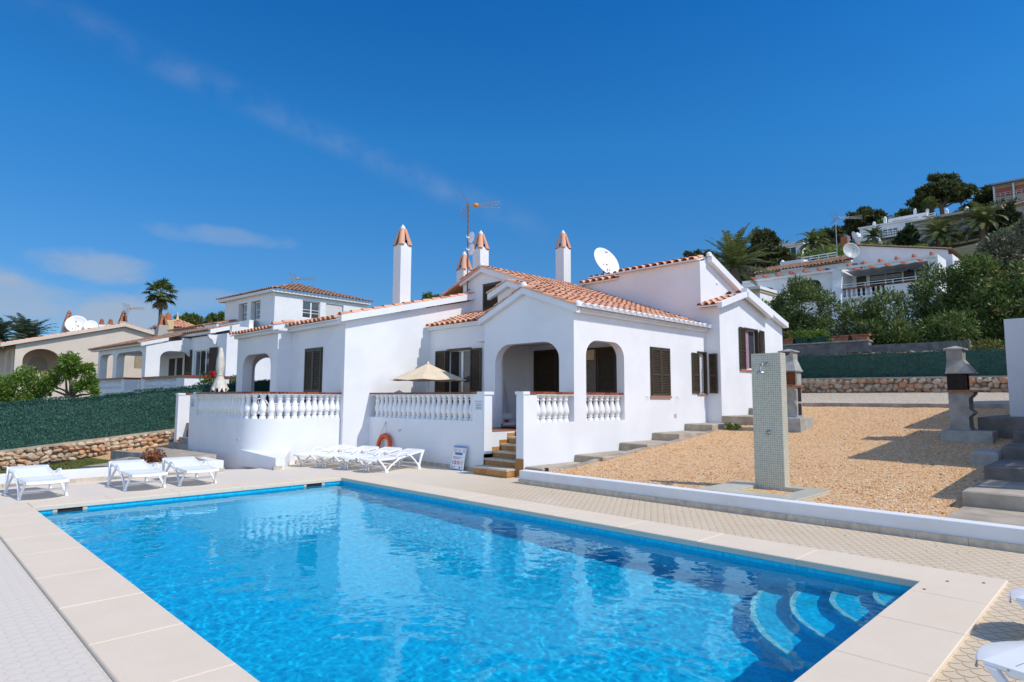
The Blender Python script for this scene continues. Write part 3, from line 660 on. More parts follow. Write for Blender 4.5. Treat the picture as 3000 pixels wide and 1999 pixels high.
def build_villa():
    t = thing('villa', 'white single storey villa with terracotta roofs and brown louvred shutters behind the pool', 'house', (15, 15, 0))
    P = 'white_plaster'
    # --- south front (facing -y), upper wall and lower stair wall
    w = MB(FR(0, 10.84)); w.plate([(13.1, .1), (20.36, .1), (20.36, 4.36), (13.1, 4.36)], [arch(13.62, 15.42, 1.29, 3.54, .52, .45, 7), rect(19.78, 20.34-.02, 2.1, 3.5), rect(16.86, 17.90, 2.02, 3.50)], 0, .27); w.build('wall', P, t)
    w = MB(FR(0, 10.84)); w.plate([(11.15, -.05), (13.1, -.05), (13.1, 2.0), (11.15, 2.0)], [rect(11.66, 13.099, 1.29, 2.0-.0005)][:0], 0, .25) if False else None
    w.box((11.15, 0, -.05), (13.1, .25, 1.29)); w.box((11.15, 0, 1.29), (11.64, .25, 2.0)); w.box((11.12, -.02, 2.0), (11.36, .27, 2.075)); w.build('wall', P, t)
    # --- porch gable (facing -x)
    g = MB(FR(13.1, 0, -90)); L = lambda y: -y
    g.plate([(-14.44, .2), (-11.11, .2), (-11.11, 4.46), (-12.66, 5.06), (-14.44, 4.36)], [arch(-13.94, -11.37, 1.0, 3.51, .62, .52, 8)], 0, .26); g.build('wall', P, t)
    # second, higher gable behind
    g = MB(FR(13.66, 0, -90)); g.plate([(-14.44, 4.2), (-12.0, 4.2), (-12.0, 4.8), (-13.87, 5.50), (-14.44, 5.28)], [], 0, .2); g.build('wall', P, t)
    # mid terrace back wall with french window
    g = MB(FR(13.66, 0, -90)); g.plate([(-17.95, .3), (-14.44, .3), (-14.44, 4.40), (-17.95, 4.40)], [rect(-16.93, -15.72, 1.02, 3.55)], 0, .26); g.build('wall', P, t)
    # tall wall facing -y with sloping top
    w = MB(FR(0, 17.95)); w.plate([(10.27, -.1), (15.7, -.1), (15.7, 5.62), (10.27, 4.38)], [], 0, .25); w.build('wall', P, t)
    # west wall and arch wing
    g = MB(FR(10.27, 0, -90)); g.plate(rect(-21.7, -18.2, 0, 4.36), [rect(-20.58, -19.38, 1.02, 3.55)], 0, .25); g.build('wall', P, t)
    w = MB(FR(0, 21.7)); w.box((9.75, 0, 0), (10.27, .3, 4.3)); w.build('wall', P, t)
    g = MB(FR(9.75, 0, -90)); g.plate(rect(-25.34, -22.0, 0, 4.3), [arch(-24.74, -22.2-.02, 1.0, 3.53, .62, .5, 8)], 0, .36); g.build('wall', P, t)
    w = MB(FR(0, 25.04)); w.plate(rect(10.11, 13.2, 0, 4.3), [arch(10.35, 12.9, 1.0, 3.53, .6, .5, 8)], 0, .3); w.build('wall', P, t)
    w = MB(); w.box((9.9, 22.05, 3.62), (13.2, 25.04, 3.72)); w.box((13.2, 21.7, 0), (13.4, 25.3, 4.6)); w.box((10.27, 21.75, 0), (13.2, 21.95, 4.3)); w.build('porch_room', P, t)
    # upper block, third gable
    g = MB(FR(15.6, 0, -90)); g.plate([(-18.45, 4.2), (-13.6, 4.2), (-13.6, 5.40), (-17.3, 6.72), (-18.45, 6.36)], [rect(-17.26, -16.3, 5.2, 6.12)], 0, .22); g.build('wall', P, t)
    w = MB(); w.box((15.62, 18.25, 4.2), (20.3, 18.45, 6.3)); w.build('wall', P, t)
    # right wing
    g = MB(FR(20.36, 0, -90)); g.plate([(-16.4, .5), (-10.3, .5), (-10.3, 5.14), (-10.99, 5.14), (-10.99, 6.86), (-14.5, 6.86), (-14.5, 6.66), (-16.4, 6.66)], [], 0, .25); g.build('wall', P, t)
    w = MB(FR(0, 10.3)); w.plate([(20.61, .5), (25.7, .5), (25.7, 4.94), (22.2, 5.76), (20.61, 5.18)], [rect(22.28, 23.36, 2.99, 4.52)], 0, .25); w.build('wall', P, t)
    w = MB(FR(0, 10.99)); w.plate([(20.61, 4.9), (24.6, 4.9), (24.6, 5.7), (20.85, 7.0), (20.61, 6.86)], [], 0, .2); w.build('wall', P, t)
    w = MB(); w.box((25.45, 10.55, .5), (25.7, 17, 4.9)); w.build('wall', P, t)
    # --- porch room behind the arches
    w = MB(); w.box((15.9, 11.11, 1.0), (16.0, 15.3, 3.8)); w.box((13.92, 15.2, 1.0), (15.9, 15.3, 3.8)); w.box((13.38, 11.11, 3.72), (15.9, 15.2, 3.8)); w.box((13.37, 14.2, 1.02), (13.66, 14.44, 3.72)); w.build('porch_room', P, t)
    f = MB(); f.box((13.1, 11.09, .86), (15.9, 15.2, 1.02)); f.box((12.42, 11.1, .86), (13.1, 12.35, 1.018)); f.box((11.5, 12.37, .86), (13.66, 17.9, 1.02)); f.box((13.36, 14.19, 1.02), (13.65, 14.202, 1.12)); f.build('terrace_floor', 'floor_tile', t)
    f = MB(); f.box((7.6, 18.4, .86), (10.27, 24.1, 1.0)); f.box((9.75, 22, .86), (13.2, 25.3, 1.01)); f.build('terrace_floor', 'floor_tile', t)
    sk = MB(); sk.box((13.37, 14.17, 1.02), (13.66, 14.198, 1.12)); sk.build('skirting', 'ochre_tile', t)
    # doors seen in the porch
    d = shutter_leaf(t, FR(15.88, 14.92, -90, 1.05), 1.02, 2.50, 'shutter_door')
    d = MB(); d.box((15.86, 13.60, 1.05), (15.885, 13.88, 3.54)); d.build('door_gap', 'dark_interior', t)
    d = shutter_leaf(t, FR(15.86, 12.16, -90, 1.05), .72, 2.46, 'shutter_door')
    dr = casement(t, FR(15.74, 13.0, -90, 1.05), .82, 2.46, 1, (0, 1, 'grey_curtain'), .08, 'porch_door', 'shutter_brown'); b = MB(FR(15.74, 13.0, -90, 1.05)); b.box((.05, .03, 2.08), (.77, .05, 2.40)); b.build('blind', 'blind_tan', dr)
    # --- windows with louvred shutters
    fr = MB(FR(16.80, 10.84, 0, 1.97)); fr.box((0, -.025, .03), (.05, .06, 1.56)); fr.box((1.11, -.025, .03), (1.16, .06, 1.56)); fr.box((.05, -.024, 1.51), (1.11, .06, 1.56)); o = fr.build('window', 'shutter_brown', t)
    for k in range(2): shutter_leaf(o, FR(16.855+.527*k, 10.835, 0, 2.02), .52, 1.46)
    b = MB(); b.box((16.78, 10.79, 1.93), (17.98, 10.9, 1.985)); b.build('sill', 'terracotta_pot', o)
    o = casement(t, FR(19.80, 10.84, 0, 2.10), .53, 1.40, 1, (0, 1, 'curtain_white'), .1)
    f = MB(FR(19.76, 10.84, 0, 2.08)); f.box((.55, -.03, .0), (.60, .16, 1.47)); f.box((-.02, -.028, 1.42), (.55, .1, 1.47)); f.build('frame', 'shutter_brown', o)
    shutter_leaf(o, FR(19.34, 10.83, 0, 2.10), .47, 1.38); shutter_leaf(o, FR(20.325, 10.70, -90, 2.10), .30, 1.38)
    b = MB(); b.box((19.70, 10.79, 2.05), (20.34, 10.95, 2.095)); b.build('sill', 'terracotta_pot', o)
    o = casement(t, FR(22.28, 10.3, 0, 2.99), 1.08, 1.53, 1, (.0, .45, 'mauve_curtain'), .1)
    f = MB(FR(22.28, 10.3, 0, 2.99)); f.box((1.04, -.03, 0), (1.09, .1, 1.55)); f.box((-.03, -.028, 1.49), (1.04, .08, 1.55)); f.build('frame', 'shutter_brown', o)
    shutter_leaf(o, FR(21.78, 10.27, 4, 2.99), .50, 1.53); shutter_leaf(o, FR(23.40, 10.24, 8, 2.99), .56, 1.53)
    b = MB(); b.box((21.8, 10.24, 2.93), (23.4, 10.42, 2.985)); b.build('sill', 'terracotta_pot', o)
    # french window on the mid terrace
    o = casement(t, FR(13.66, 16.93, -90, 1.02), 1.21, 2.53, 2, (.0, .30, 'dark_interior'), .14, 'french_window')  # the curtain strip is near black: darkness of the room painted in
    f = MB(FR(13.66, 16.93, -90, 1.02)); f.box((-.05, -.03, 0), (.02, .06, 2.56)); f.box((1.19, -.03, 0), (1.26, .06, 2.56)); f.box((.02, -.029, 2.49), (1.19, .06, 2.57)); f.build('frame', 'shutter_brown', o)
    shutter_leaf(o, FR(13.60, 17.52, -90, 1.04), .56, 2.50); shutter_leaf(o, FR(13.62, 15.68, -90, 1.04), .53, 2.50)
    # closed door shutters on the west wall
    fr = MB(FR(10.27, 20.62, -90, 1.0)); fr.box((0, -.03, 0), (.05, .1, 2.6)); fr.box((1.20, -.03, 0), (1.25, .1, 2.6)); fr.box((.05, -.029, 2.55), (1.20, .1, 2.6)); o = fr.build('french_window', 'shutter_brown', t)
    for k in range(2): shutter_leaf(o, FR(10.255, 20.565-.575*k, -90, 1.04), .57, 2.50)
    # upper window
    fr = MB(FR(15.6, 17.28, -90, 5.16)); fr.box((0, -.03, 0), (.05, .1, 1.0)); fr.box((.93, -.03, 0), (.98, .1, 1.0)); fr.box((.05, -.029, .95), (.93, .1, 1.0)); o = fr.build('window', 'shutter_brown', t)
    shutter_leaf(o, FR(15.585, 17.225, -90, 5.18), .86, .93, mid=0)
    # --- roofs
    rt = MB(); tr = MB(); vt = MB(); sl = V((0, 1, .365)).normalized()
    def zr(y): return 4.42+.365*(y-10.6)
    def patch(x0, x1, y0, y1, eave): tiles(rt, tr, (x0, y0, zr(y0)), (1, 0, 0), sl, x1-x0, (y1-y0)/sl.y, .30, .40, eave=eave, under=vt)
    patch(13.02, 20.33, 10.6, 12.66, True); patch(13.55, 20.33, 12.66, 13.87, False); patch(15.5, 20.33, 13.87, 17.3, False)
    tiles(rt, None, (13.6, 14.58, 4.40), (-1, 0, 0), (0, -1, .42), .6, 2.05, .30, .40)          # short left slopes of the gables
    tiles(rt, None, (15.5, 14.78, 5.28), (-1, 0, 0), (0, -1, .365), 1.95, .95, .30, .40)
    tiles(rt, None, (20.3, 20.2, 5.8), (-1, 0, 0), (0, -1, .365), 4.9, 3.05, .30, .40)
    tiles(rt, None, (13.44, 17.93, 4.46), (0, -1, 0), (1, 0, .32), 3.35, 2.25, .29, .40, under=vt)           # lean-to over the mid terrace window
    tiles(rt, None, (9.98, 21.66, 4.47), (0, -1, 0), (1, 0, .243), 3.6, 5.75, .29, .42, under=vt)            # west slope
    tiles(rt, None, (9.48, 25.5, 4.40), (0, -1, 0), (1, 0, .243), 3.8, 6.3, .29, .42, under=vt)
    tiles(rt, None, (20.20, 14.45, 6.93), (0, -1, 0), (1, 0, .30), 3.40, .70, .30, .40, under=vt)   # right wing: short lip and long slope
    tiles(rt, None, (20.20, 16.45, 6.72), (0, -1, 0), (1, 0, .30), 1.95, .70, .30, .40, under=vt)
    tiles(rt, None, (26.0, 11.0, 5.22), (0, 1, 0), (-1, 0, .36), 5.4, 5.5, .30, .40, under=vt); tiles(rt, None, (25.7, 10.28, 4.98), (0, 1, 0), (-1, 0, .26), .74, 3.6, .30, .40, under=vt)
    tiles(rt, None, (20.0, 10.98, 5.20), (0, -1, 0), (1, 0, .27), .78, 2.15, .29, .40, under=vt)
    verge(rt, vt, (13.02, 10.62, zr(10.62)-.02), (13.02, 12.66, zr(12.66)-.02), .20, .14, (1, 0, 0)); verge(rt, vt, (13.02, 14.58, 4.37), (13.02, 12.66, zr(12.66)-.02), .20, .14, (1, 0, 0))
    verge(rt, vt, (13.58, 12.7, zr(12.7)-.02), (13.58, 13.87, zr(13.87)-.02), .20, .13, (1, 0, 0)); verge(rt, vt, (13.58, 14.78, 5.26), (13.58, 13.87, zr(13.87)-.02), .20, .13, (1, 0, 0))
    verge(rt, vt, (15.52, 13.9, zr(13.9)-.02), (15.52, 17.3, zr(17.3)-.02), .22, .14, (1, 0, 0)); verge(rt, vt, (15.52, 18.5, 6.45), (15.52, 17.3, zr(17.3)-.02), .22, .14, (1, 0, 0))
    verge(rt, vt, (10.0, 17.83, 4.52), (15.6, 17.83, 5.88), .22, .20, (0, 1, 0)); verge(rt, vt, (9.5, 21.62, 4.48), (10.25, 21.62, 4.66), .2, .14, (0, 1, 0))
    verge(rt, vt, (23.62, 10.88, 6.13), (20.85, 10.88, 7.14), .26, .20, (0, 1, 0), False)
    verge(rt, vt, (25.75, 10.16, 4.99), (22.05, 10.16, 5.96), .20, .22, (0, 1, 0), False); verge(rt, vt, (24.15, 10.08, 5.22), (22.05, 10.08, 5.82), .19, .16, (0, 1, 0), False)
    verge(rt, vt, (20.05, 10.12, 5.22), (22.05, 10.12, 5.82), .19, .16, (0, 1, 0), False)
    # white bands under the eaves and finials on the gable tips
    vt.box((13.1, 10.74, 4.24), (20.33, 10.838, 4.33)); vt.prism([(13.08, 10.64, 4.33), (13.08, 10.84, 4.33), (13.08, 10.84, 4.44), (13.08, 10.66, 4.39)], (7.25, 0, 0)); vt.prism([(20.12, 14.45, 6.84), (20.12, 10.99, 6.84), (20.36, 10.99, 6.9), (20.36, 14.45, 6.9)], (0, 0, .035))
    vt.box((13.52, 14.46, 4.30), (13.66, 17.94, 4.42)); vt.box((10.08, 17.97, 4.26), (10.27, 21.68, 4.40)); vt.box((9.6, 21.7, 4.2), (9.75, 25.34, 4.34))
    for p in ((13.02, 12.66, zr(12.66)+.02), (15.52, 17.3, zr(17.3)+.02), (13.02, 10.62, zr(10.62)), (20.85, 10.88, 7.12)): vt.lathe([(.10, -.06), (.10, .05), (.05, .10), (0, .12)], p, 8)
    ro = rt.build('roof', 'roof_tile', t); tr.build('eave_ends', P, ro); vt.build('verge_boards', P, ro)
    # --- chimneys
    chimney(t, 13.02, 18.85, 5.0, 7.45, .46, .46); chimney(t, 16.9, 18.9, 5.8, 8.0, .47, .46); chimney(t, 17.3, 20.4, 5.4, 7.4, .46, .46, .66); chimney(t, 20.75, 17.75, 6.3, 8.5, .47, .47, .66)
    # --- balustrades
    bw = MB(); bw.box((11.22, 12.35, -.05), (11.50, 17.95, 1.29)); bw.box((11.22, 12.35, 1.29), (11.50, 12.83, 2.0)); bw.box((11.19, 12.32, 2.0), (11.53, 12.62, 2.08))
    ob = bw.build('balustrade', P, t)
    balusters(ob, [(11.36, 12.98+.2445*i) for i in range(20)], 1.29, .70)
    b = MB(); bed(b, [(11.36, 17.95), (11.36, 12.63)], .29, 1.985, 2.012); b.build('rail_bed', P, ob)
    b = MB(); tile_rail(b, [(11.36, 17.95), (11.36, 12.63)], .30, 2.012, 2.072); b.build('tile_coping', 'red_glazed_tile', ob)
    s = MB(); y = 12.35
    while y < 17.9: s.box((11.195, y+.002, -.06), (11.23, min(y+.6, 17.94), .07)); y += .602
    s.build('skirting', 'stone_trim', ob)
    # front balustrades beside the stairs and in the second arch
    b = MB(); bed(b, [(11.37, 10.965), (13.1, 10.965)], .25, 1.985, 2.012); ob = b.build('balustrade', P, t)
    balusters(ob, [(11.745+.226*i, 10.965) for i in range(6)], 1.29, .70)
    b = MB(); tile_rail(b, [(11.37, 10.965), (13.08, 10.965)], .27, 2.012, 2.075, .24); b.build('tile_coping', 'red_glazed_tile', ob)
    b = MB(); bed(b, [(13.62, 11.0), (15.42, 11.0)], .22, 1.985, 2.012); ob = b.build('balustrade', P, t)
    balusters(ob, [(13.72+.255*i, 11.0) for i in range(7)], 1.29, .70)
    b = MB(); tile_rail(b, [(13.62, 11.0), (15.42, 11.0)], .25, 2.012, 2.075, .24); b.build('tile_coping', 'red_glazed_tile', ob)
    # --- stairs with ochre risers and pale treads
    st = MB(); ri = MB(); z = -.05
    fx = [10.82, 11.24, 11.53, 11.82, 12.11, 12.40]
    for k, x in enumerate(fx):
        z1 = .172*(k+1); ya, yb = (11.08, 12.33) if k == 0 else (11.10, 12.36)
        ri.box((x+.01, ya+.012, -.05), (13.1, yb-.012 if k == 0 else yb, z1-.045))
        n = 5
        for i in range(n): ri.box((x, ya+(yb-ya)*i/n+.003, z1-.172+.004), (x+.012, ya+(yb-ya)*(i+1)/n-.003, z1-.045))
        if k == 0:
            for i in range(2): ri.box((x+.003+.17*i, ya, .0), (x+.167+.17*i, ya+.013, z1-.045))
        st.cham((x-.02, ya-.005, z1-.045), (fx[k+1]+.02 if k < 5 else 12.43, yb, z1), .008)
    sr = ri.build('stairs', 'ochre_tile', t); st.build('treads', 'stone_trim', sr)
    sd = MB()
    for k in range(1, 5): sd.box((fx[k]-.03, 12.35, .172*k-.1), (fx[k]+.32, 12.362, .172*k+.27)); sd.box((fx[k]-.03, 12.36, .1), (fx[k]+.32, 12.37, .172*k))
    sd.box((11.14, 10.838-.006, .0), (11.15, 11.12, .42)); sd.build('side_tiles', 'ochre_tile', sr)
    b = MB(); b.box((11.5, 12.366, -.05), (13.08, 12.60, 1.0)); b.build('wall', P, t)
    # --- left terrace, round nosed
    def path(r_off, n=14, y_start=22.28):
        c = V((8.3, 18.75)); r_ = 1.0-r_off; p = [(7.3+r_off, y_start), (7.3+r_off, 18.75)]
        p += [(c.x-r_*math.cos(a), c.y-r_*math.sin(a)) for a in [math.pi/2*k/n for k in range(1, n+1)]]
        p += [(10.27, 18.10+r_off-.0)] if False else [(8.9, 17.79+r_off), (10.26, 18.10+r_off)]
        return p
    o_, i_ = path(0), path(.26)
    bw = MB(); n = len(o_); z0, z1 = -.5, 1.29
    bw.add([(*p, z0) for p in o_]+[(*p, z1) for p in o_], [(k, k+1, n+k+1, n+k) for k in range(n-1)], True)
    bw.add([(*p, z0) for p in o_]+[(*p, z1) for p in o_]+[(*p, z1) for p in i_]+[(*p, z0) for p in i_],
           [(n+k, n+k+1, 2*n+k+1, 2*n+k) for k in range(n-1)]+[(2*n+k, 2*n+k+1, 3*n+k+1, 3*n+k) for k in range(n-1)])
    bw.box((7.3, 22.28, z0), (7.56, 22.9, 2.0)); bw.box((7.27, 22.27, 2.0), (7.59, 22.52, 2.075))
    bw.add([(*o_[0], z0), (*i_[0], z0), (*i_[0], z1), (*o_[0], z1)], [(0, 1, 2, 3)])
    fl = [(7.52, 16.60, -.06), (7.79, 16.63, -.06), (8.6, 17.95, -.06), (7.305, 18.7, -.06)]; hh = [.275, .275, .40, .42]     # low flared foot of the round nose
    bw.add(fl+[(p[0], p[1], h) for p, h in zip(fl, hh)], [(i, (i+1) % 4, 4+(i+1) % 4, 4+i) for i in range(4)]+[(4, 5, 6, 7)])
    ob = bw.build('balustrade', P, t)
    m_ = path(.13); pts = []; acc = .12; sp = .232
    for a, b2 in zip([(7.43, 22.28)]+m_[1:-1], m_[1:]):
        a, b2 = V(a), V(b2); L_ = (b2-a).length
        while acc < L_: pts.append(tuple(a+(b2-a)*acc/L_)); acc += sp
        acc -= L_
    balusters(ob, pts, 1.29, .70)
    mr = [(7.43, 22.27)]+m_[1:]
    b = MB(); bed(b, mr, .28, 1.985, 2.012); b.build('rail_bed', P, ob)
    b = MB(); tile_rail(b, mr, .31, 2.012, 2.07, .25); b.build('tile_coping', 'red_glazed_tile', ob)
    s = MB()
    for x0_, x1_ in ((8.65, 9.2), (9.2, 9.75), (9.75, 10.25)):
        ya, yb = [17.79+(x-8.9)*.228 for x in (x0_, x1_)]
        s.prism([(x0_+.002, ya-.035, -.06), (x1_-.002, yb-.035, -.06), (x1_-.002, yb+.02, -.06), (x0_+.002, ya+.02, -.06)], (0, 0, .13))
    s.box((7.46, 16.57, -.06), (7.56, 16.66, .06)); s.prism([(7.50, 16.57, -.06), (7.80, 16.64, -.06), (7.80, 16.75, -.06), (7.52, 16.68, -.06)], (0, 0, .12)); s.build('skirting', 'stone_trim', ob)
    # left stairs and their side wall
    w = MB(); w.box((7.3, 24.1, -.4), (9.75, 24.36, 1.98)); w.box((7.28, 24.08, 1.98), (7.52, 24.38, 2.05)); w.build('wall', P, t)
    b = MB(); tile_rail(b, [(7.54, 24.23), (9.75, 24.23)], .28, 1.98, 2.045, .25); b.build('tile_coping', 'red_glazed_tile', t)
    st = MB(); tr2 = MB()
    for k in range(6):
        x = 6.72+.34*k-(.12 if k == 0 else 0); z1 = .18+.165*k; ya, yb = (22.45, 24.5) if k == 0 else (22.9, 24.1)
        if k == 0: yb = 24.05
        st.box((x, ya, z1-.5), (9.75, yb, z1-.04)); tr2.cham((x-.02, ya-.01, z1-.04), (x+.40, yb, z1), .006)
    sr = st.build('stairs', 'slab_concrete', t); tr2.build('treads', 'grey_concrete', sr)
    b = MB(); b.box((7.28, 24.085, .25), (7.9, 24.1, .42)); b.box((7.62, 24.085, .42), (8.2, 24.1, .75)); b.build('side_tiles', 'terracotta_pot', sr)
    # small fittings on the walls
    for x in (16.53, 18.28):
        h = MB(); h.tube([(x, 10.84, 1.96), (x, 10.78, 1.97), (x+.02, 10.76, 1.93), (x-.02, 10.76, 1.86)], .009, 5); h.build('shutter_stay', 'galvanised', t)
    h = MB(); h.box((18.17, 10.83, 1.29), (18.30, 10.86, 1.42)); h.build('wall_vent', 'stone_trim', t)
    h = MB(); h.lathe([(.075, 0), (.07, .02), (.05, .03), (0, .03)], n=12, M_=Matrix.Translation((21.6, 10.99, 6.2)) @ Matrix.Rotation(R(90), 4, 'X')); h.build('wall_vent', 'white_paint', t)
    for (x, y, z) in ((11.22, 16.14, .93), (7.3, 18.55, .70)):
        h = MB(); h.tube([(x, y, z), (x-.07, y, z), (x-.08, y, z-.05)], .016, 6); h.build('garden_tap', 'steel', t)
    h = MB(); h.lathe([(.06, 0), (.06, .03), (0, .04)], n=10, M_=Matrix.Translation((10.27, 18.45, 2.75)) @ Matrix.Rotation(R(-90), 4, 'Y')); h.build('wall_lamp', 'white_paint', t)
    return t
build_villa()
# ================================================================== concrete walkways up the slope
def build_walkways():
    t = thing('concrete_steps', 'stepped pale concrete walkway climbing along the lit side wall of the villa', 'steps', (16, 10.3, 0))
    xs = [11.2, 13.1, 15.13, 16.85, 18.8, 20.32, 22.42, 26.2]; zt = [.235, .415, .64, .865, 1.09, 1.335, 1.585]
    for k, z in enumerate(zt):
        b = MB(); y0 = 9.90 if k < 4 else 9.10; y1 = 10.84 if k < 5 else 10.3
        if k == 0: y0 = 10.26
        if k == 4: y0 = 9.86
        if k == 6: y0 = 9.75
        b.cham((xs[k], y0, z-.6), (xs[k+1]+.02, y1, z), .02); b.build('step', 'slab_concrete', t)
    k = MB(); pts = [(11.3, 10.18, .25), (12.4, 10.10, .27), (13.4, 10.0, .40), (14.6, 9.92, .52), (15.6, 9.89, .60), (16.8, 9.885, .70), (18.0, 9.88, .82), (18.8, 9.88, .90), (19.6, 9.86, 1.0)]
    for (a, b) in zip(pts[:-1], pts[1:]):
        k.add([(a[0], a[1]-.09, a[2]-.4), (b[0], b[1]-.09, b[2]-.4), (b[0], b[1]-.03, b[2]), (a[0], a[1]-.03, a[2]), (a[0], a[1]+.10, a[2]), (b[0], b[1]+.10, b[2]), (b[0], b[1]+.10, b[2]-.3), (a[0], a[1]+.10, a[2]-.3)],
              [(0, 1, 2, 3), (3, 2, 5, 4), (4, 5, 6, 7)])
    k.build('sloping_kerb', 'grey_concrete', t)
    t = thing('concrete_steps', 'dark concrete steps in the shade at the right edge beside the gravel', 'steps', (14, 1.6, 0))
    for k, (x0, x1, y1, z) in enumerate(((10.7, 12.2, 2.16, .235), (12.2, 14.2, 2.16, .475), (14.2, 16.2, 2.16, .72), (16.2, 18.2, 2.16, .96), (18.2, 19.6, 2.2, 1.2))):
        b = MB(); b.cham((x0, .2, z-.6), (x1+.02, y1, z), .02); b.build('step', 'slab_concrete' if k < 2 else 'dark_concrete', t)  # upper steps take the darker concrete
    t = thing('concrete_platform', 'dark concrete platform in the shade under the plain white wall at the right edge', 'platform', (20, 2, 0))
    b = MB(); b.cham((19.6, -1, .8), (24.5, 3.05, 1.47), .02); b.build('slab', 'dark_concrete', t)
    b = MB(); b.cham((15.8, 2.16, .55), (16.9, 2.62, .86), .05); tag(b.build('concrete_block', 'bbq_concrete'), 'rounded grey concrete block at the edge of the shaded gravel by the right hand steps', 'block')
    t = thing('garden_kerb', 'grey concrete kerb dividing the orange gravel from the pale gravel strip', 'kerb', (25.2, 6, 0))
    y = -3.0; k = MB()
    while y < 14: k.cham((25.15, y+.004, 1.3), (25.35, y+.996, 1.78), .015); y += 1.0
    k.build('kerb_blocks', 'grey_concrete', t)
build_walkways()

# ================================================================== outdoor shower
def build_shower():
    t = thing('outdoor_shower', 'tall mosaic tiled outdoor shower column standing in a sunken tray on the gravel', 'shower', (12, 5, 0))
    m = MB(); m.box((12.0, 4.86, -.15), (12.24, 5.43, 2.79)); m.build('column', 'shower_mosaic', t)
    p = MB(); z = .268
    p.box((10.64, 4.15, -.25), (11.0, 5.92, z)); p.box((11.0, 4.15, -.25), (12.3, 4.50, z)); p.box((11.0, 5.40, -.25), (12.0, 5.92, z)); p.box((12.0, 5.43, -.25), (12.3, 5.92, z)); p.box((12.0, 4.5, -.25), (12.3, 4.859, z))
    p.build('tray', 'shower_mosaic', t)
    f = MB(); f.box((11.0, 4.5, -.2), (12.0, 5.4, -.02)); f.build('tray_floor', 'shower_mosaic', t)
    h = MB(); h.tube([(12.0, 5.13, 2.57), (11.86, 5.13, 2.58), (11.76, 5.14, 2.56), (11.74, 5.14, 2.50), (11.74, 5.14, 2.44)], .014, 8); h.lathe([(.045, 0), (.04, .02), (0, .02)], n=10, M_=Matrix.Translation((12.0, 5.13, 2.57)) @ Matrix.Rotation(R(-90), 4, 'Y'))
    a = h.build('shower_arm', 'steel', t)
    h = MB(); h.lathe([(.0, .0), (.085, 0), (.085, .018), (.05, .045), (.02, .07), (0, .07)], (11.74, 5.14, 2.385), 14); h.build('shower_head', 'steel', a)
    h = MB(); h.lathe([(.045, 0), (.045, .015), (.03, .02), (.028, .05), (0, .055)], n=14, M_=Matrix.Translation((12.0, 5.13, 1.27)) @ Matrix.Rotation(R(-90), 4, 'Y')); h.build('valve', 'steel', t)
build_shower()

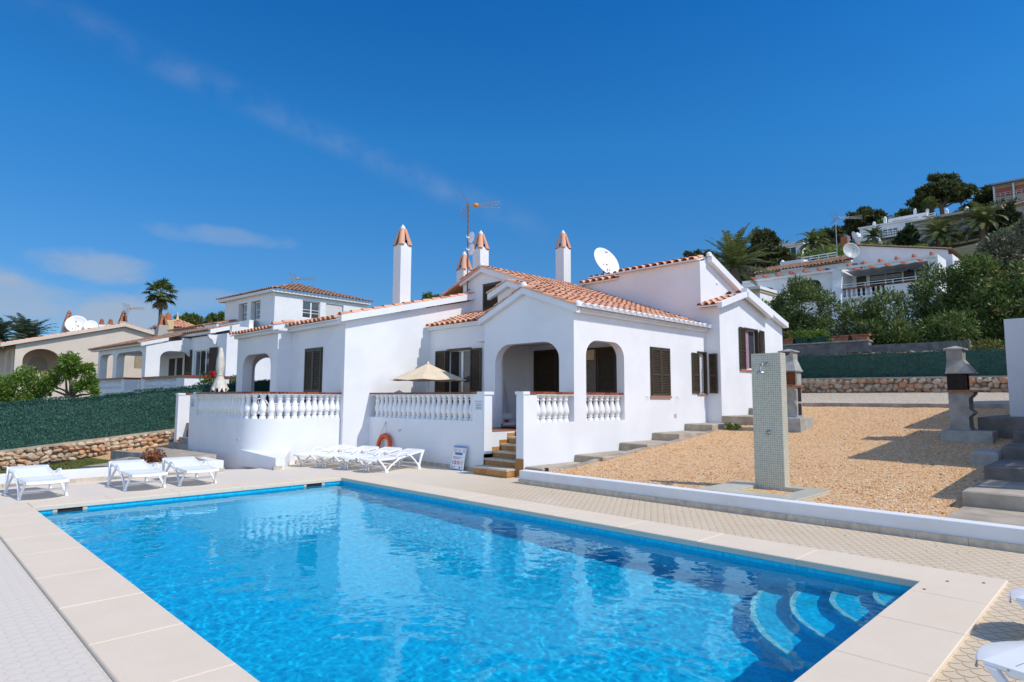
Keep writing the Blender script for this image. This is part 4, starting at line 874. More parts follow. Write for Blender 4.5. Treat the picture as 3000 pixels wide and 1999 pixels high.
# ================================================================== two masonry barbecues
def barbecue(label, x, y, z, face, dark=False):
    """local: front towards -y, width along x"""
    t = thing('barbecue', label, 'barbecue', (x, y, z), 'concrete barbecues on the gravel')
    T = FR(x, y, face, z); C = 'bbq_concrete' if not dark else 'grey_concrete'
    b = MB(T); b.cham((-.55, -.62, -.4), (.55, .42, .03), .02); b.build('slab', 'bbq_concrete', t)
    b = MB(T)   # pedestal: back, two cheeks that flare at the shelf, shelf
    b.box((-.238, .20, .03), (.238, .257, .978))
    for sx in (-1, 1):
        xx = sx*.29
        b.prism([(xx, .26, .03), (xx, -.18, .03), (xx, -.14, .12), (xx, -.14, .36), (xx, -.24, .45), (xx, -.24, .49), (xx, -.16, .55), (xx, -.16, .82), (xx, -.26, .93), (xx, -.26, .98), (xx, .26, .98)], (-sx*.05, 0, 0))
    b.box((-.24, -.22, .455), (.24, .20, .485)); b.build('pedestal', C, t)
    b = MB(T); n = 5
    for i in range(n): b.box((-.36+.72*i/n+.004, -.38, .98), (-.36+.72*(i+1)/n-.004, -.14, 1.03))
    b.box((-.355, -.14, .981), (.355, .28, 1.03)); b.build('brick_table', 'fire_brick', t)
    b = MB(T); b.box((-.29, .22, 1.03), (.29, .27, 1.44)); b.box((-.29, -.10, 1.03), (-.25, .22, 1.44)); b.box((.25, -.10, 1.03), (.29, .22, 1.44)); fb = b.build('firebox', 'soot_and_shade' if dark else C, t)
    b = MB(T)
    for k in range(7): b.box((-.25, .205, 1.035+.056*k), (.25, .222, 1.085+.056*k)); b.box((-.249, -.06, 1.035+.056*k), (-.235, .2, 1.085+.056*k)); b.box((.235, -.06, 1.035+.056*k), (.249, .2, 1.085+.056*k))
    b.build('lining', 'fire_brick', fb)
    b = MB(T); b.cham((-.35, -.30, 1.44), (.35, .29, 1.485), .01)
    v = [(-.33, -.27), (.33, -.27), (.33, .28), (-.33, .28)]; w = [(-.20, -.07), (.20, -.07), (.20, .27), (-.20, .27)]
    b.add([(*p, 1.485) for p in v]+[(*p, 1.80) for p in w], [(i, (i+1) % 4, 4+(i+1) % 4, 4+i) for i in range(4)]); b.build('hood', C, t)
    b = MB(T)
    def cut(x0, x1, z0, z1):   # neck panel with a half-round notch at the top
        p = [(x0, z0), (x1, z0), (x1, z1)]+[((x0+x1)/2+.12*math.cos(a), z1-.001+.11*math.sin(a)) for a in [-math.pi*k/8 for k in range(9)]]+[(x0, z1)]; return p
    b.plate(cut(-.20, .20, 1.80, 2.05), [], -.07, .035); b.plate(cut(-.20, .20, 1.80, 2.05), [], .235, .035)
    b.box((-.20, -.035, 1.80), (-.165, .235, 2.05)); b.box((.165, -.035, 1.80), (.20, .235, 2.05)); nk = b.build('chimney_neck', C, t)
    b = MB(T); b.box((-.15, 0, 1.8), (.15, .2, 1.96)); b.build('flue', 'soot_and_shade', nk)
    b = MB(T); q = [(-.25, -.12), (.25, -.12), (.25, .32), (-.25, .32)]
    b.add([(*p, 2.05) for p in q]+[(*p, 2.085) for p in q]+[(0, .10, 2.16)], [(3, 2, 1, 0)]+[(i, (i+1) % 4, 4+(i+1) % 4, 4+i) for i in range(4)]+[(4+i, 4+(i+1) % 4, 8) for i in range(4)]); b.build('chimney_cap', 'bbq_concrete', t)
    if not dark:
        b = MB(T); b.box((-.24, -.15, .03), (.24, -.12, .455)); b.box((-.24, -.16, .485), (.24, -.13, .98)); b.build('front_panel', C, t)
        b = MB(T)    # dark panels on the side cheek: shade of the log openings, painted
        for z0, z1 in ((.10, .46), (.52, .93)): b.box((.291, -.05, z0), (.297, .20, z1))
        b.build('log_store_shade', 'soot_and_shade', t)
barbecue('pale concrete barbecue with pointed chimney cap standing behind the shower column', 19.85, 7.82, 1.32, -90)
barbecue('grey barbecue with sooty black firebox on the shaded gravel by the right edge', 19.30, 3.27, 1.12, 0, dark=True)

# ================================================================== neighbouring villa whose wall shows at the right edge
def build_right_house():
    t = thing('villa', 'plain white house wall in shade cut off by the right edge of the picture', 'house', (21.5, 1, 1.4))
    w = MB(); w.box((21.3, -8, .3), (27, 2.60, 4.08)); w.build('wall', 'white_plaster', t)
    w = MB(); w.box((16.7, -8, .3), (21.3, 1.10, 4.85)); w.build('wall', 'white_plaster', t)
    w = MB(); w.prism([(16.6, 1.42, 4.95), (16.6, -3.0, 6.50), (16.6, -3, 6.4), (16.6, 1.42, 4.83)], (4.7, 0, 0)); w.build('roof', 'roof_tile', t)
    chimney(t, 17.2, -.2, 5.2, 6.1, .5, .45); chimney(t, 19.6, -.4, 5.2, 6.3, .5, .45)
    w = MB(); w.box((13.1, .90, .2), (16.6, 1.14, 1.29)); w.box((16.3, .9, 1.29), (16.6, 1.14, 2.0)); w.box((13.1, .9, 1.29), (13.35, 1.14, 2.0)); ob = w.build('balustrade', 'white_plaster', t)
    balusters(ob, [(13.55+.24*i, 1.02) for i in range(12)], 1.29, .70)
    w = MB(); w.box((13.05, .87, 1.99), (16.6, 1.17, 2.16)); w.build('rail', 'red_glazed_tile', ob)
build_right_house()

# ================================================================== rubble walls with green screening on top
def rubble(name, label, P0, P1, zb, zt, thick, mat, seed, size, cap=True):
    """dry wall between two points; zb/zt = (bottom, top) heights at both ends"""
    t = thing(name, label, 'stone wall', (P0[0], P0[1], zb[0]), None); rnd = random.Random(seed)
    P0, P1 = V((*P0, 0)), V((*P1, 0)); d = P1-P0; L = d.length; d.normalize(); nrm = V((d.y, -d.x, 0))
    mb = MB(); n = int(L/(size*.92)); rows = 1
    core = MB(); f = nrm*.03
    core.add([tuple(P0+V((0, 0, zb[0]-.3))), tuple(P1+V((0, 0, zb[1]-.3))), tuple(P1+V((0, 0, zt[1]-.02))), tuple(P0+V((0, 0, zt[0]-.02)))]+[tuple(P0-nrm*thick+V((0, 0, zb[0]-.3))), tuple(P1-nrm*thick+V((0, 0, zb[1]-.3))), tuple(P1-nrm*thick+V((0, 0, zt[1]-.02))), tuple(P0-nrm*thick+V((0, 0, zt[0]-.02)))],
             [(0, 1, 2, 3), (7, 6, 5, 4), (3, 2, 6, 7), (0, 3, 7, 4), (2, 1, 5, 6)])
    o = core.build('wall_core', 'dark_concrete', t)
    hmax = max(zt[0]-zb[0], zt[1]-zb[1]); rows = max(2, round(hmax/(size*.62)))
    bm0 = bmesh.new(); bmesh.ops.create_icosphere(bm0, subdivisions=2, radius=1); base = [v.co.copy() for v in bm0.verts]; bf = [[v.index for v in q.verts] for q in bm0.faces]; bm0.free()
    for j in range(rows):
        u = rnd.uniform(-.3, 0)*size
        while u < L:
            w = size*rnd.uniform(.55, 1.35); k = max(0, min(1, (u+w/2)/L))
            b, tp = zb[0]+(zb[1]-zb[0])*k, zt[0]+(zt[1]-zt[0])*k; hh = (tp-b)/rows
            c = P0+d*(u+w/2)+V((0, 0, b+hh*(j+.5)+rnd.uniform(-.28, .28)*hh))
            if c.z+hh*.5 > tp: c.z = tp-hh*.5
            sx, sy, sz = w*.53, rnd.uniform(.08, .13)+.02, hh*rnd.uniform(.46, .70); a = rnd.uniform(-.9, .9); so_ = V((rnd.uniform(0, 90), rnd.uniform(0, 90), rnd.uniform(0, 90)))
            vs = []
            for q in base:
                s = 1+.34*noise.noise(q*1.6+so_); q2 = V((max(-.86, min(.86, q.x)), q.y, max(-.84, min(.84, q.z))))*1.12*s
                x_, z_ = q2.x*sx, q2.z*sz; x_, z_ = x_*math.cos(a)-z_*math.sin(a)*.5, z_*math.cos(a)+x_*math.sin(a)*.5
                vs.append(tuple(c+d*x_+nrm*(q2.y*sy)+V((0, 0, z_))))
            mb.add(vs, bf, False); u += w*.90
    mb.build('stones', mat, t)
    if cap:
        c = MB(); q = [P0+nrm*.06, P1+nrm*.06, P1-nrm*(thick+.02), P0-nrm*(thick+.02)]; zz = [zt[0], zt[1], zt[1], zt[0]]
        c.add([tuple(p+V((0, 0, z-.03))) for p, z in zip(q, zz)]+[tuple(p+V((0, 0, z+.05))) for p, z in zip(q, zz)], [(4, 5, 6, 7), (0, 1, 5, 4), (3, 2, 1, 0), (1, 2, 6, 5), (2, 3, 7, 6), (3, 0, 4, 7)]); c.build('mortar_cap', 'slab_concrete', t)
    return t
def screen(label, P0, P1, zb, zt, seed, dens):
    """green artificial hedge matting on wires"""
    t = thing('screen_fence', label, 'fence', (P0[0], P0[1], zb[0])); rnd = random.Random(seed)
    P0, P1 = V((*P0, 0)), V((*P1, 0)); d = P1-P0; L = d.length; d.normalize(); nrm = V((d.y, -d.x, 0))
    mb = MB(); n = int(L*dens); roll = [rnd.uniform(-.05, .05) for _ in range(200)]
    def Z(k, h): b, tp = zb[0]+(zb[1]-zb[0])*k, zt[0]+(zt[1]-zt[0])*k; return b+(tp-b)*h
    bk = MB(); m = 60
    vs = []
    for i in range(m+1):
        k = i/m; p = P0+d*L*k; vs += [tuple(p+V((0, 0, Z(k, 0)))), tuple(p+V((0, 0, Z(k, .97)+.02*math.sin(i*1.7))))]
    bk.add(vs, [(2*i, 2*i+2, 2*i+3, 2*i+1) for i in range(m)]); bk.add([tuple(V(p)-nrm*.03) for p in vs], [(2*i, 2*i+1, 2*i+3, 2*i+2) for i in range(m)]); bk.build('backing', 'screen_bristle', t)
    for i in range(n):
        k = rnd.random(); h = rnd.random()
        if rnd.random() < .16: h = rnd.uniform(.95, 1.0)
        col = round(k*L/.11); off = .02+.025*((col*7919) % 5)/5
        p = P0+d*(L*k)+nrm*(off+rnd.uniform(0, .05))+V((0, 0, Z(k, h)+roll[int(k*L) % 200]*(h > .9)))
        a = V((rnd.uniform(-1, 1), rnd.uniform(-1, 1), rnd.uniform(-.7, 1))).normalized()*rnd.uniform(.03, .065); b = d*rnd.uniform(.008, .015)+V((0, 0, rnd.uniform(-.01, .01)))
        mb.add([tuple(p-b), tuple(p+b), tuple(p+a+b*.4), tuple(p+a-b*.4)], [(0, 1, 2, 3)])
    mb.build('bristles', 'screen_bristle', t)
    po = MB(); x = 0.5
    while x < L: p = P0+d*x-nrm*.06; po.tube([tuple(p+V((0, 0, Z(x/L, 0)-.1))), tuple(p+V((0, 0, Z(x/L, 1)+.02)))], .02, 6); x += 2.5
    po.build('posts', 'galvanised', t)
rubble('rubble_wall', 'long rubble stone wall with mortar cap under the green screen at the left', (-1.5, 26.42), (15.5, 26.42), (-.98, .95), (-.34, 1.43), .35, 'field_stone', 3, .27)
screen('long green artificial hedge screen on the left rubble wall', (-1.5, 26.6), (15.5, 26.6), (-.36, 1.45), (1.22, 3.12), 5, 2300)
rubble('rubble_wall', 'rubble stone retaining wall behind the pale gravel on the right', (29.5, 14.0), (29.5, -6), (2.22, 2.12), (2.83, 2.70), .35, 'field_stone', 7, .30)
screen('dark green artificial hedge screen on the right rubble wall behind the barbecues', (29.72, 14.0), (29.72, -6), (2.84, 2.72), (3.96, 3.70), 9, 1100)
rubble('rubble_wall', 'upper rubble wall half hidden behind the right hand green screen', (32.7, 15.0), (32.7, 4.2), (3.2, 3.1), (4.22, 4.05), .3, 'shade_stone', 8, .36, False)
def build_retaining():
    t = thing('retaining_wall', 'grey rendered retaining wall carrying the planters below the terrace house', 'wall', (33, 10, 4))
    b = MB(); b.box((32.72, 9.1, 4.15), (33.15, 15, 4.66)); b.box((32.72, 5.2, 4.06), (33.1, 9.098, 4.46)); b.build('wall', 'dark_concrete', t)
    b = MB(); b.cham((32.66, 9.05, 4.66), (33.22, 15.02, 4.73), .01); b.build('coping', 'grey_concrete', t)
build_retaining()
def build_left_yard():
    t = thing('garden_path', 'broken pale concrete path slabs between the lawn and the left stairs', 'path', (5, 20, 0))
    for q, h in (([(3.7, 19.5), (4.5, 20.5), (4.9, 20.4), (5.3, 18.1), (4.3, 17.6)], .10), ([(4.55, 20.55), (6.7, 22.3), (6.7, 18.6), (5.35, 18.2), (4.95, 20.4)], .16)):
        b = MB(); b.prism([(x, y, side_z(x, y)-.25) for x, y in q], (0, 0, .25+h)); b.build('slab', 'slab_concrete', t)
    b = MB(); a, c = V((5.05, 22.2, 0)), V((5.3, 20.2, 0))
    b.prism([(4.95, 22.4, 0), (5.12, 22.4, 0), (5.42, 20.0, .05), (5.25, 20.0, .05)], (0, 0, .27)); b.build('kerb', 'grey_concrete', t)
build_left_yard()

# ================================================================== plastic loungers
def make_lounger(label):
    t = thing('sun_lounger', label, 'sun lounger', (0, 0, 0), 'white plastic sun loungers round the pool')
    W_ = .335
    prof = [(0, .30), (.03, .335), (.10, .352), (.5, .362), (1.02, .368)]
    def slab(pts, y0, y1, th):
        mb = MB(); n = len(pts); vs = []
        for y in (y0, y1): vs += [(x, y, z) for x, z in pts]+[(x, y, z-th) for x, z in pts]
        m = 2*n; fs = [(i, i+1, m+i+1, m+i) for i in range(n-1)]+[(n+i+1, n+i, m+n+i, m+n+i+1) for i in range(n-1)]
        fs += [(i+1, i, n+i, n+i+1) for i in range(n-1)]+[(m+i, m+i+1, m+n+i+1, m+n+i) for i in range(n-1)]+[(0, m, m+n, n), (n-1, 2*n-1, m+2*n-1, m+n-1)]
        return vs, fs
    s = MB()
    # seat: slats across, joined by side rails; the foot end is a broad curved apron
    def strip(xa, za, xb, zb, y0, y1, th=.028): s.add(*slab([(xa, za), (xb, zb)], y0, y1, th))
    n = 7   # rounded apron
    arc = [(.11-.11*math.sin(math.pi*.5*(1-abs(2*k/n-1))), -W_+2*W_*k/n) for k in range(n+1)]
    vs = [(.16, y, .356) for x, y in arc]+[(x+.015, y, .345) for x, y in arc]+[(x, y, .30) for x, y in arc]+[(x+.02, y, .30) for x, y in arc]; m = n+1
    s.add(vs, [(k, k+1, m+k+1, m+k) for k in range(n)]+[(m+k, m+k+1, 2*m+k+1, 2*m+k) for k in range(n)]+[(2*m+k, 2*m+k+1, 3*m+k+1, 3*m+k) for k in range(n)], True)
    s.add([(.16, -W_, .356), (.16, W_, .356), (.16, W_, .328), (.16, -W_, .328), (.3, -W_, .358), (.3, W_, .358), (.3, W_, .33), (.3, -W_, .33)], [(0, 4, 5, 1), (3, 2, 6, 7), (0, 3, 7, 4), (1, 5, 6, 2)])
    x = .30
    while x < 1.0:
        strip(x, .358+.010*(x-.3), x+.075, .358+.010*(x-.225), -W_+.07, W_-.07, .022); x += .088
    for sy in (-1, 1):
        y0, y1 = sorted((sy*W_, sy*(W_-.07))); strip(.28, .358, 1.05, .368, y0, y1, .05)
    strip(.62, .363, .72, .364, -W_+.07, W_-.07, .03)
    s.build('seat', 'white_plastic', t, .006)
    b = MB(); s = b
    bx, bz, ex, ez = 1.02, .368, 1.90, .515
    def zb(x): return bz+(ez-bz)*(x-bx)/(ex-bx)
    x = 1.06
    while x < 1.66: strip(x, zb(x), x+.075, zb(x+.075), -W_+.07, W_-.07, .022); x += .090
    strip(1.66, zb(1.66), 1.84, zb(1.84), -W_+.02, W_-.02, .03)
    n = 7; arc = [(1.84+.06*math.sin(math.pi*k/n)**.5, (-W_+.0)+2*(W_)*k/n) for k in range(n+1)]; m = n+1
    vs = [(1.80, y, zb(1.80)+.002) for x_, y in arc]+[(x_, y, zb(1.86)) for x_, y in arc]+[(x_+.005, y, zb(1.86)-.05) for x_, y in arc]
    b.add(vs, [(k+1, k, m+k, m+k+1) for k in range(n)]+[(m+k+1, m+k, 2*m+k, 2*m+k+1) for k in range(n)], True)
    for sy in (-1, 1):
        y0, y1 = sorted((sy*W_, sy*(W_-.07))); strip(1.02, .37, 1.84, zb(1.84), y0, y1, .05)
    b.build('backrest', 'white_plastic', t, .006)
    for sy in (-1, 1):
        for k, (fx, top) in enumerate(((.42, ((.20, .33), (1.02, .36))), (1.62, ((1.28, .40), (1.82, .50))))):
            l = MB(); y = sy*(W_+.012); o = sy*.045
            for (tx, tz), wd in zip(top, (.055, .075)):
                n = 6; vs = []; sg = 1 if tx > fx else -1
                for i in range(n+1):
                    q = i/n; cx = fx+(tx-fx)*q**1.35; cz = tz*q**.85; w0 = .030+(wd-.030)*q
                    vs += [(cx-w0*.6, y+o*(1-q), cz), (cx+w0*.6, y+o*(1-q), cz), (cx+w0*.6, y+o*(1-q)-sy*.042, cz), (cx-w0*.6, y+o*(1-q)-sy*.042, cz)]
                fs = []
                for i in range(n):
                    for e in range(4): fs.append((4*i+e, 4*i+(e+1) % 4, 4*i+4+(e+1) % 4, 4*i+4+e))
                fs += [(0, 1, 2, 3), (4*n+3, 4*n+2, 4*n+1, 4*n)]
                l.add(vs, fs)
            l.box((fx-.05, y+o-sy*.045, 0), (fx+.05, y+o+sy*.002, .05)); l.build('leg', 'white_plastic', t, .005)
        a = MB(); y = sy*(W_+.02); a.tube([(.78, y, .365), (.86, y+sy*.015, .44), (.98, y+sy*.02, .475), (1.12, y+sy*.015, .46), (1.2, y, .40)], [.02, .02, .022, .022, .02], 8); a.build('armrest', 'white_plastic', t)
    for fx in (.42, 1.62):
        c = MB(); c.box((fx-.02, -W_-.02, .13), (fx+.02, W_+.02, .165)); c.build('crossbar', 'white_plastic', t)
    return t
def place_loungers():
    labs = ['white plastic lounger at the far left end of the pool, nearest the left edge', 'middle one of the three white loungers by the kerb wall at the pool left end',
            'white plastic lounger at the left of the pool, next to the round nosed terrace', 'white plastic lounger furthest left of the four lined up under the balustrade wall',
            'second from the left of the four loungers under the balustrade wall', 'third from the left of the four loungers under the balustrade wall, orange lifebuoy behind it',
            'lounger nearest the notice board, last of the four under the balustrade wall', 'lounger corner at the bottom right edge, nearest the camera', 'lounger corner at the right edge beside the pool coping, upper of the two']
    pos = []
    for cx, cy, a in ((2.25, 15.07, 93.5), (3.98, 15.0, 91.5), (5.03, 15.0, 90)): pos.append((cx-.42*math.cos(R(a)), cy-.42*math.sin(R(a)), a))
    for fx, fy, a in ((8.577, 17.277, 13), (8.87, 16.483, 12), (9.103, 15.666, 11), (9.236, 14.80, 9)):   # left front foot
        u, v = V((math.cos(R(a)), math.sin(R(a)))), V((-math.sin(R(a)), math.cos(R(a)))); p = V((fx, fy))-.42*u-.37*v; pos.append((p.x, p.y, a))
    for x, y in ((5.22, .86), (6.92, .90)): pos.append((x, y, -107))
    first = make_lounger(labs[0])
    for k, ((x, y, a), l) in enumerate(zip(pos, labs)):
        if k == 0: first.location = (x, y, DZ); first.rotation_euler = (0, 0, R(a))
        else: dup(first, (x, y, DZ), a, l)
place_loungers()

# ================================================================== parasols
def open_parasol(x, y, zf):
    t = thing('parasol', 'open tan parasol standing on the terrace in front of the french window', 'parasol', (x, y, zf))
    p = MB(); p.tube([(x, y, zf), (x, y, 3.0)], .024, 10); p.lathe([(.25, zf), (.25, zf+.06), (.06, zf+.10), (.05, zf+.3), (0, zf+.3)], (x, y, 0), 16); p.build('pole', 'rope_pole', t)
    c = MB(); n = 8; rr = 1.24; rows = 6; vs = []
    for i in range(rows+1):
        q = i/rows
        for k in range(n*4):
            a = 2*math.pi*k/(n*4); e = (k % 4)/4; sag = (1-abs(2*e-1)**1.5 if k % 4 else 0)
            r_ = rr*q*(1-.075*(math.cos(math.pi/n)-0)*(1-abs(2*e-1)) if k % 4 else 1); z = 2.98-.46*q-.03*q*q-.03*sag*q+.05*(1-q)**3
            vs.append((x+r_*math.cos(a), y+r_*math.sin(a), z))
    m = n*4; c.add(vs, [(i*m+k, i*m+(k+1) % m, (i+1)*m+(k+1) % m, (i+1)*m+k) for i in range(rows) for k in range(m)], False)
    cn = c.build('canopy', 'cloth_tan', t); sm = cn.modifiers.new('thickness', 'SOLIDIFY'); sm.thickness = .006
    r_ = MB()
    for k in range(n):
        a = 2*math.pi*k/n; r_.tube([(x, y, 2.94), (x+rr*math.cos(a), y+rr*math.sin(a), 2.475)], .010, 5)
        r_.tube([(x, y, 2.5), (x+rr*.5*math.cos(a), y+rr*.5*math.sin(a), 2.69)], .008, 5)
    r_.build('ribs', 'rope_pole', t)
    f = MB(); f.lathe([(.03, 3.0), (.035, 3.05), (.02, 3.08), (0, 3.10)], (x, y, 0), 8); f.build('finial', 'white_paint', t)
def closed_parasol(x, y, zf):
    t = thing('parasol', 'folded white parasol tied in the middle on the left terrace', 'parasol', (x, y, zf))
    p = MB(); p.tube([(x, y, zf), (x, y, 3.7)], .03, 8); p.lathe([(.25, zf), (.25, zf+.06), (.06, zf+.1), (0, zf+.1)], (x, y, 0), 14); p.build('pole', 'white_paint', t)
    c = MB(); n = 32; prof = [(0, 3.72), (.04, 3.70), (.085, 3.55), (.125, 3.3), (.14, 3.05), (.13, 2.85), (.09, 2.74), (.10, 2.68), (.17, 2.50), (.26, 2.28), (.30, 2.17)]
    vs = []
    for i, (r_, z) in enumerate(prof):
        for k in range(n):
            a = 2*math.pi*k/n; f = 1-.26*(k % 2)+.10*math.sin(k*2.7+i*.3); vs.append((x+r_*f*math.cos(a), y+r_*f*math.sin(a), z+(.10*math.sin(k*1.9) if i == len(prof)-1 else 0)))
    c.add(vs, [(i*n+(k+1) % n, i*n+k, (i+1)*n+k, (i+1)*n+(k+1) % n) for i in range(len(prof)-1) for k in range(n)], True); c.build('canopy', 'cloth_white', t)
    s = MB(); s.lathe([(.105, 2.69), (.115, 2.71), (.105, 2.73)], (x, y, 0), 16); s.build('strap', 'cloth_white', t)
open_parasol(12.45, 16.45, 1.02); closed_parasol(8.55, 23.75, 1.0)

# ================================================================== garden chairs and table on the left terrace
def make_chair(label):
    t = thing('garden_chair', label, 'chair', (0, 0, 0), 'white plastic chairs on the left terrace')
    s = MB(); s.cham((-.24, -.23, .40), (.24, .24, .44), .012); s.build('seat', 'white_plastic', t)
    b = MB(); n = 9; outer = [(.29*math.cos(a), .47+.40*math.sin(a)**.8 if math.sin(a) > 0 else .47) for a in [math.pi*k/14 for k in range(15)]]
    b.tube([(x, .24+.18*(z-.44), z) for x, z in outer], .022, 6)
    for k in range(7):
        a = (k-3)*.19; b.tube([(math.sin(a)*.16, .245, .44), (math.sin(a)*.40, .24+.07, .44+.36*math.cos(a))], .014, 5)
    b.build('backrest', 'white_plastic', t)
    for sx in (-1, 1):
        a = MB(); a.tube([(sx*.28, .30, .66), (sx*.31, .05, .65), (sx*.29, -.20, .62), (sx*.27, -.22, .45)], .022, 6); a.build('armrest', 'white_plastic', t)
        for y in (-.22, .26):
            l = MB(); l.tube([(sx*.22, y*.9, .42), (sx*.28, y*1.15, 0)], [.03, .02], 6); l.build('leg', 'white_plastic', t)
    return t
def place_furniture():
    c = make_chair('white plastic chair behind the curved balustrade, left of the table'); c.location = (8.35, 19.75, 1.0); c.rotation_euler = (0, 0, R(60))
    dup(c, (9.75, 19.2, 1.0), -75, 'white plastic chair behind the balustrade between the table and the brown shutters'); dup(c, (8.9, 20.6, 1.0), 5, 'white plastic chair on the far side of the terrace table')
    t = thing('garden_table', 'white plastic table behind the balusters of the left terrace', 'table', (9.0, 19.5, 1.0))
    b = MB(FR(9.0, 19.5, 8)); b.cham((-.62, -.40, 1.69), (.62, .40, 1.725), .01); b.build('table_top', 'white_plastic', t)
    for sx in (-1, 1):
        for sy in (-1, 1):
            l = MB(FR(9.0, 19.5, 8)); l.tube([(sx*.52, sy*.32, 1.69), (sx*.56, sy*.35, 1.0)], [.035, .025], 6); l.build('leg', 'white_plastic', t)
    t = thing('drying_rack', 'folded white clothes airer leaning against the porch wall', 'drying rack', (14.2, 15.0, 1.02))
    f = MB()
    x0, x1 = 14.02, 14.62
    for y0, y1, zt in ((14.86, 15.12, 2.48), (14.70, 15.10, 2.40)):
        f.tube([(x0, y0, 1.06), (x0, y1, zt), (x1, y1, zt), (x1, y0, 1.06), (x0, y0, 1.06)], .016, 6)
    f.tube([(x0, 14.96, 1.85), (x1, 14.96, 1.85)], .014, 5); f.build('frame', 'white_paint', t)
    w = MB()
    for k in range(1, 9): x = x0+(x1-x0)*k/9; w.tube([(x, 14.86, 1.1), (x, 15.12, 2.46)], .005, 4)
    for k in range(1, 10): q = k/10; w.tube([(x0, 14.87+.25*q, 1.1+1.36*q), (x1, 14.87+.25*q, 1.1+1.36*q)], .005, 4)
    w.build('wires', 'white_paint', t)
    b = MB(); b.cham((14.0, 14.62, 1.03), (14.66, 14.72, 1.12), .01); b.cham((14.05, 14.70, 1.25), (14.6, 14.74, 1.42), .01); b.build('feet', 'white_plastic', t)
    b = MB(); b.ball((14.42, 14.78, 1.17), .06, 2, .3, 3, (1.6, 1, .7)); tag(b.build('clothes_peg_bag', 'sign_red'), 'small red bundle lying in the folded clothes airer', 'bundle')
place_furniture()

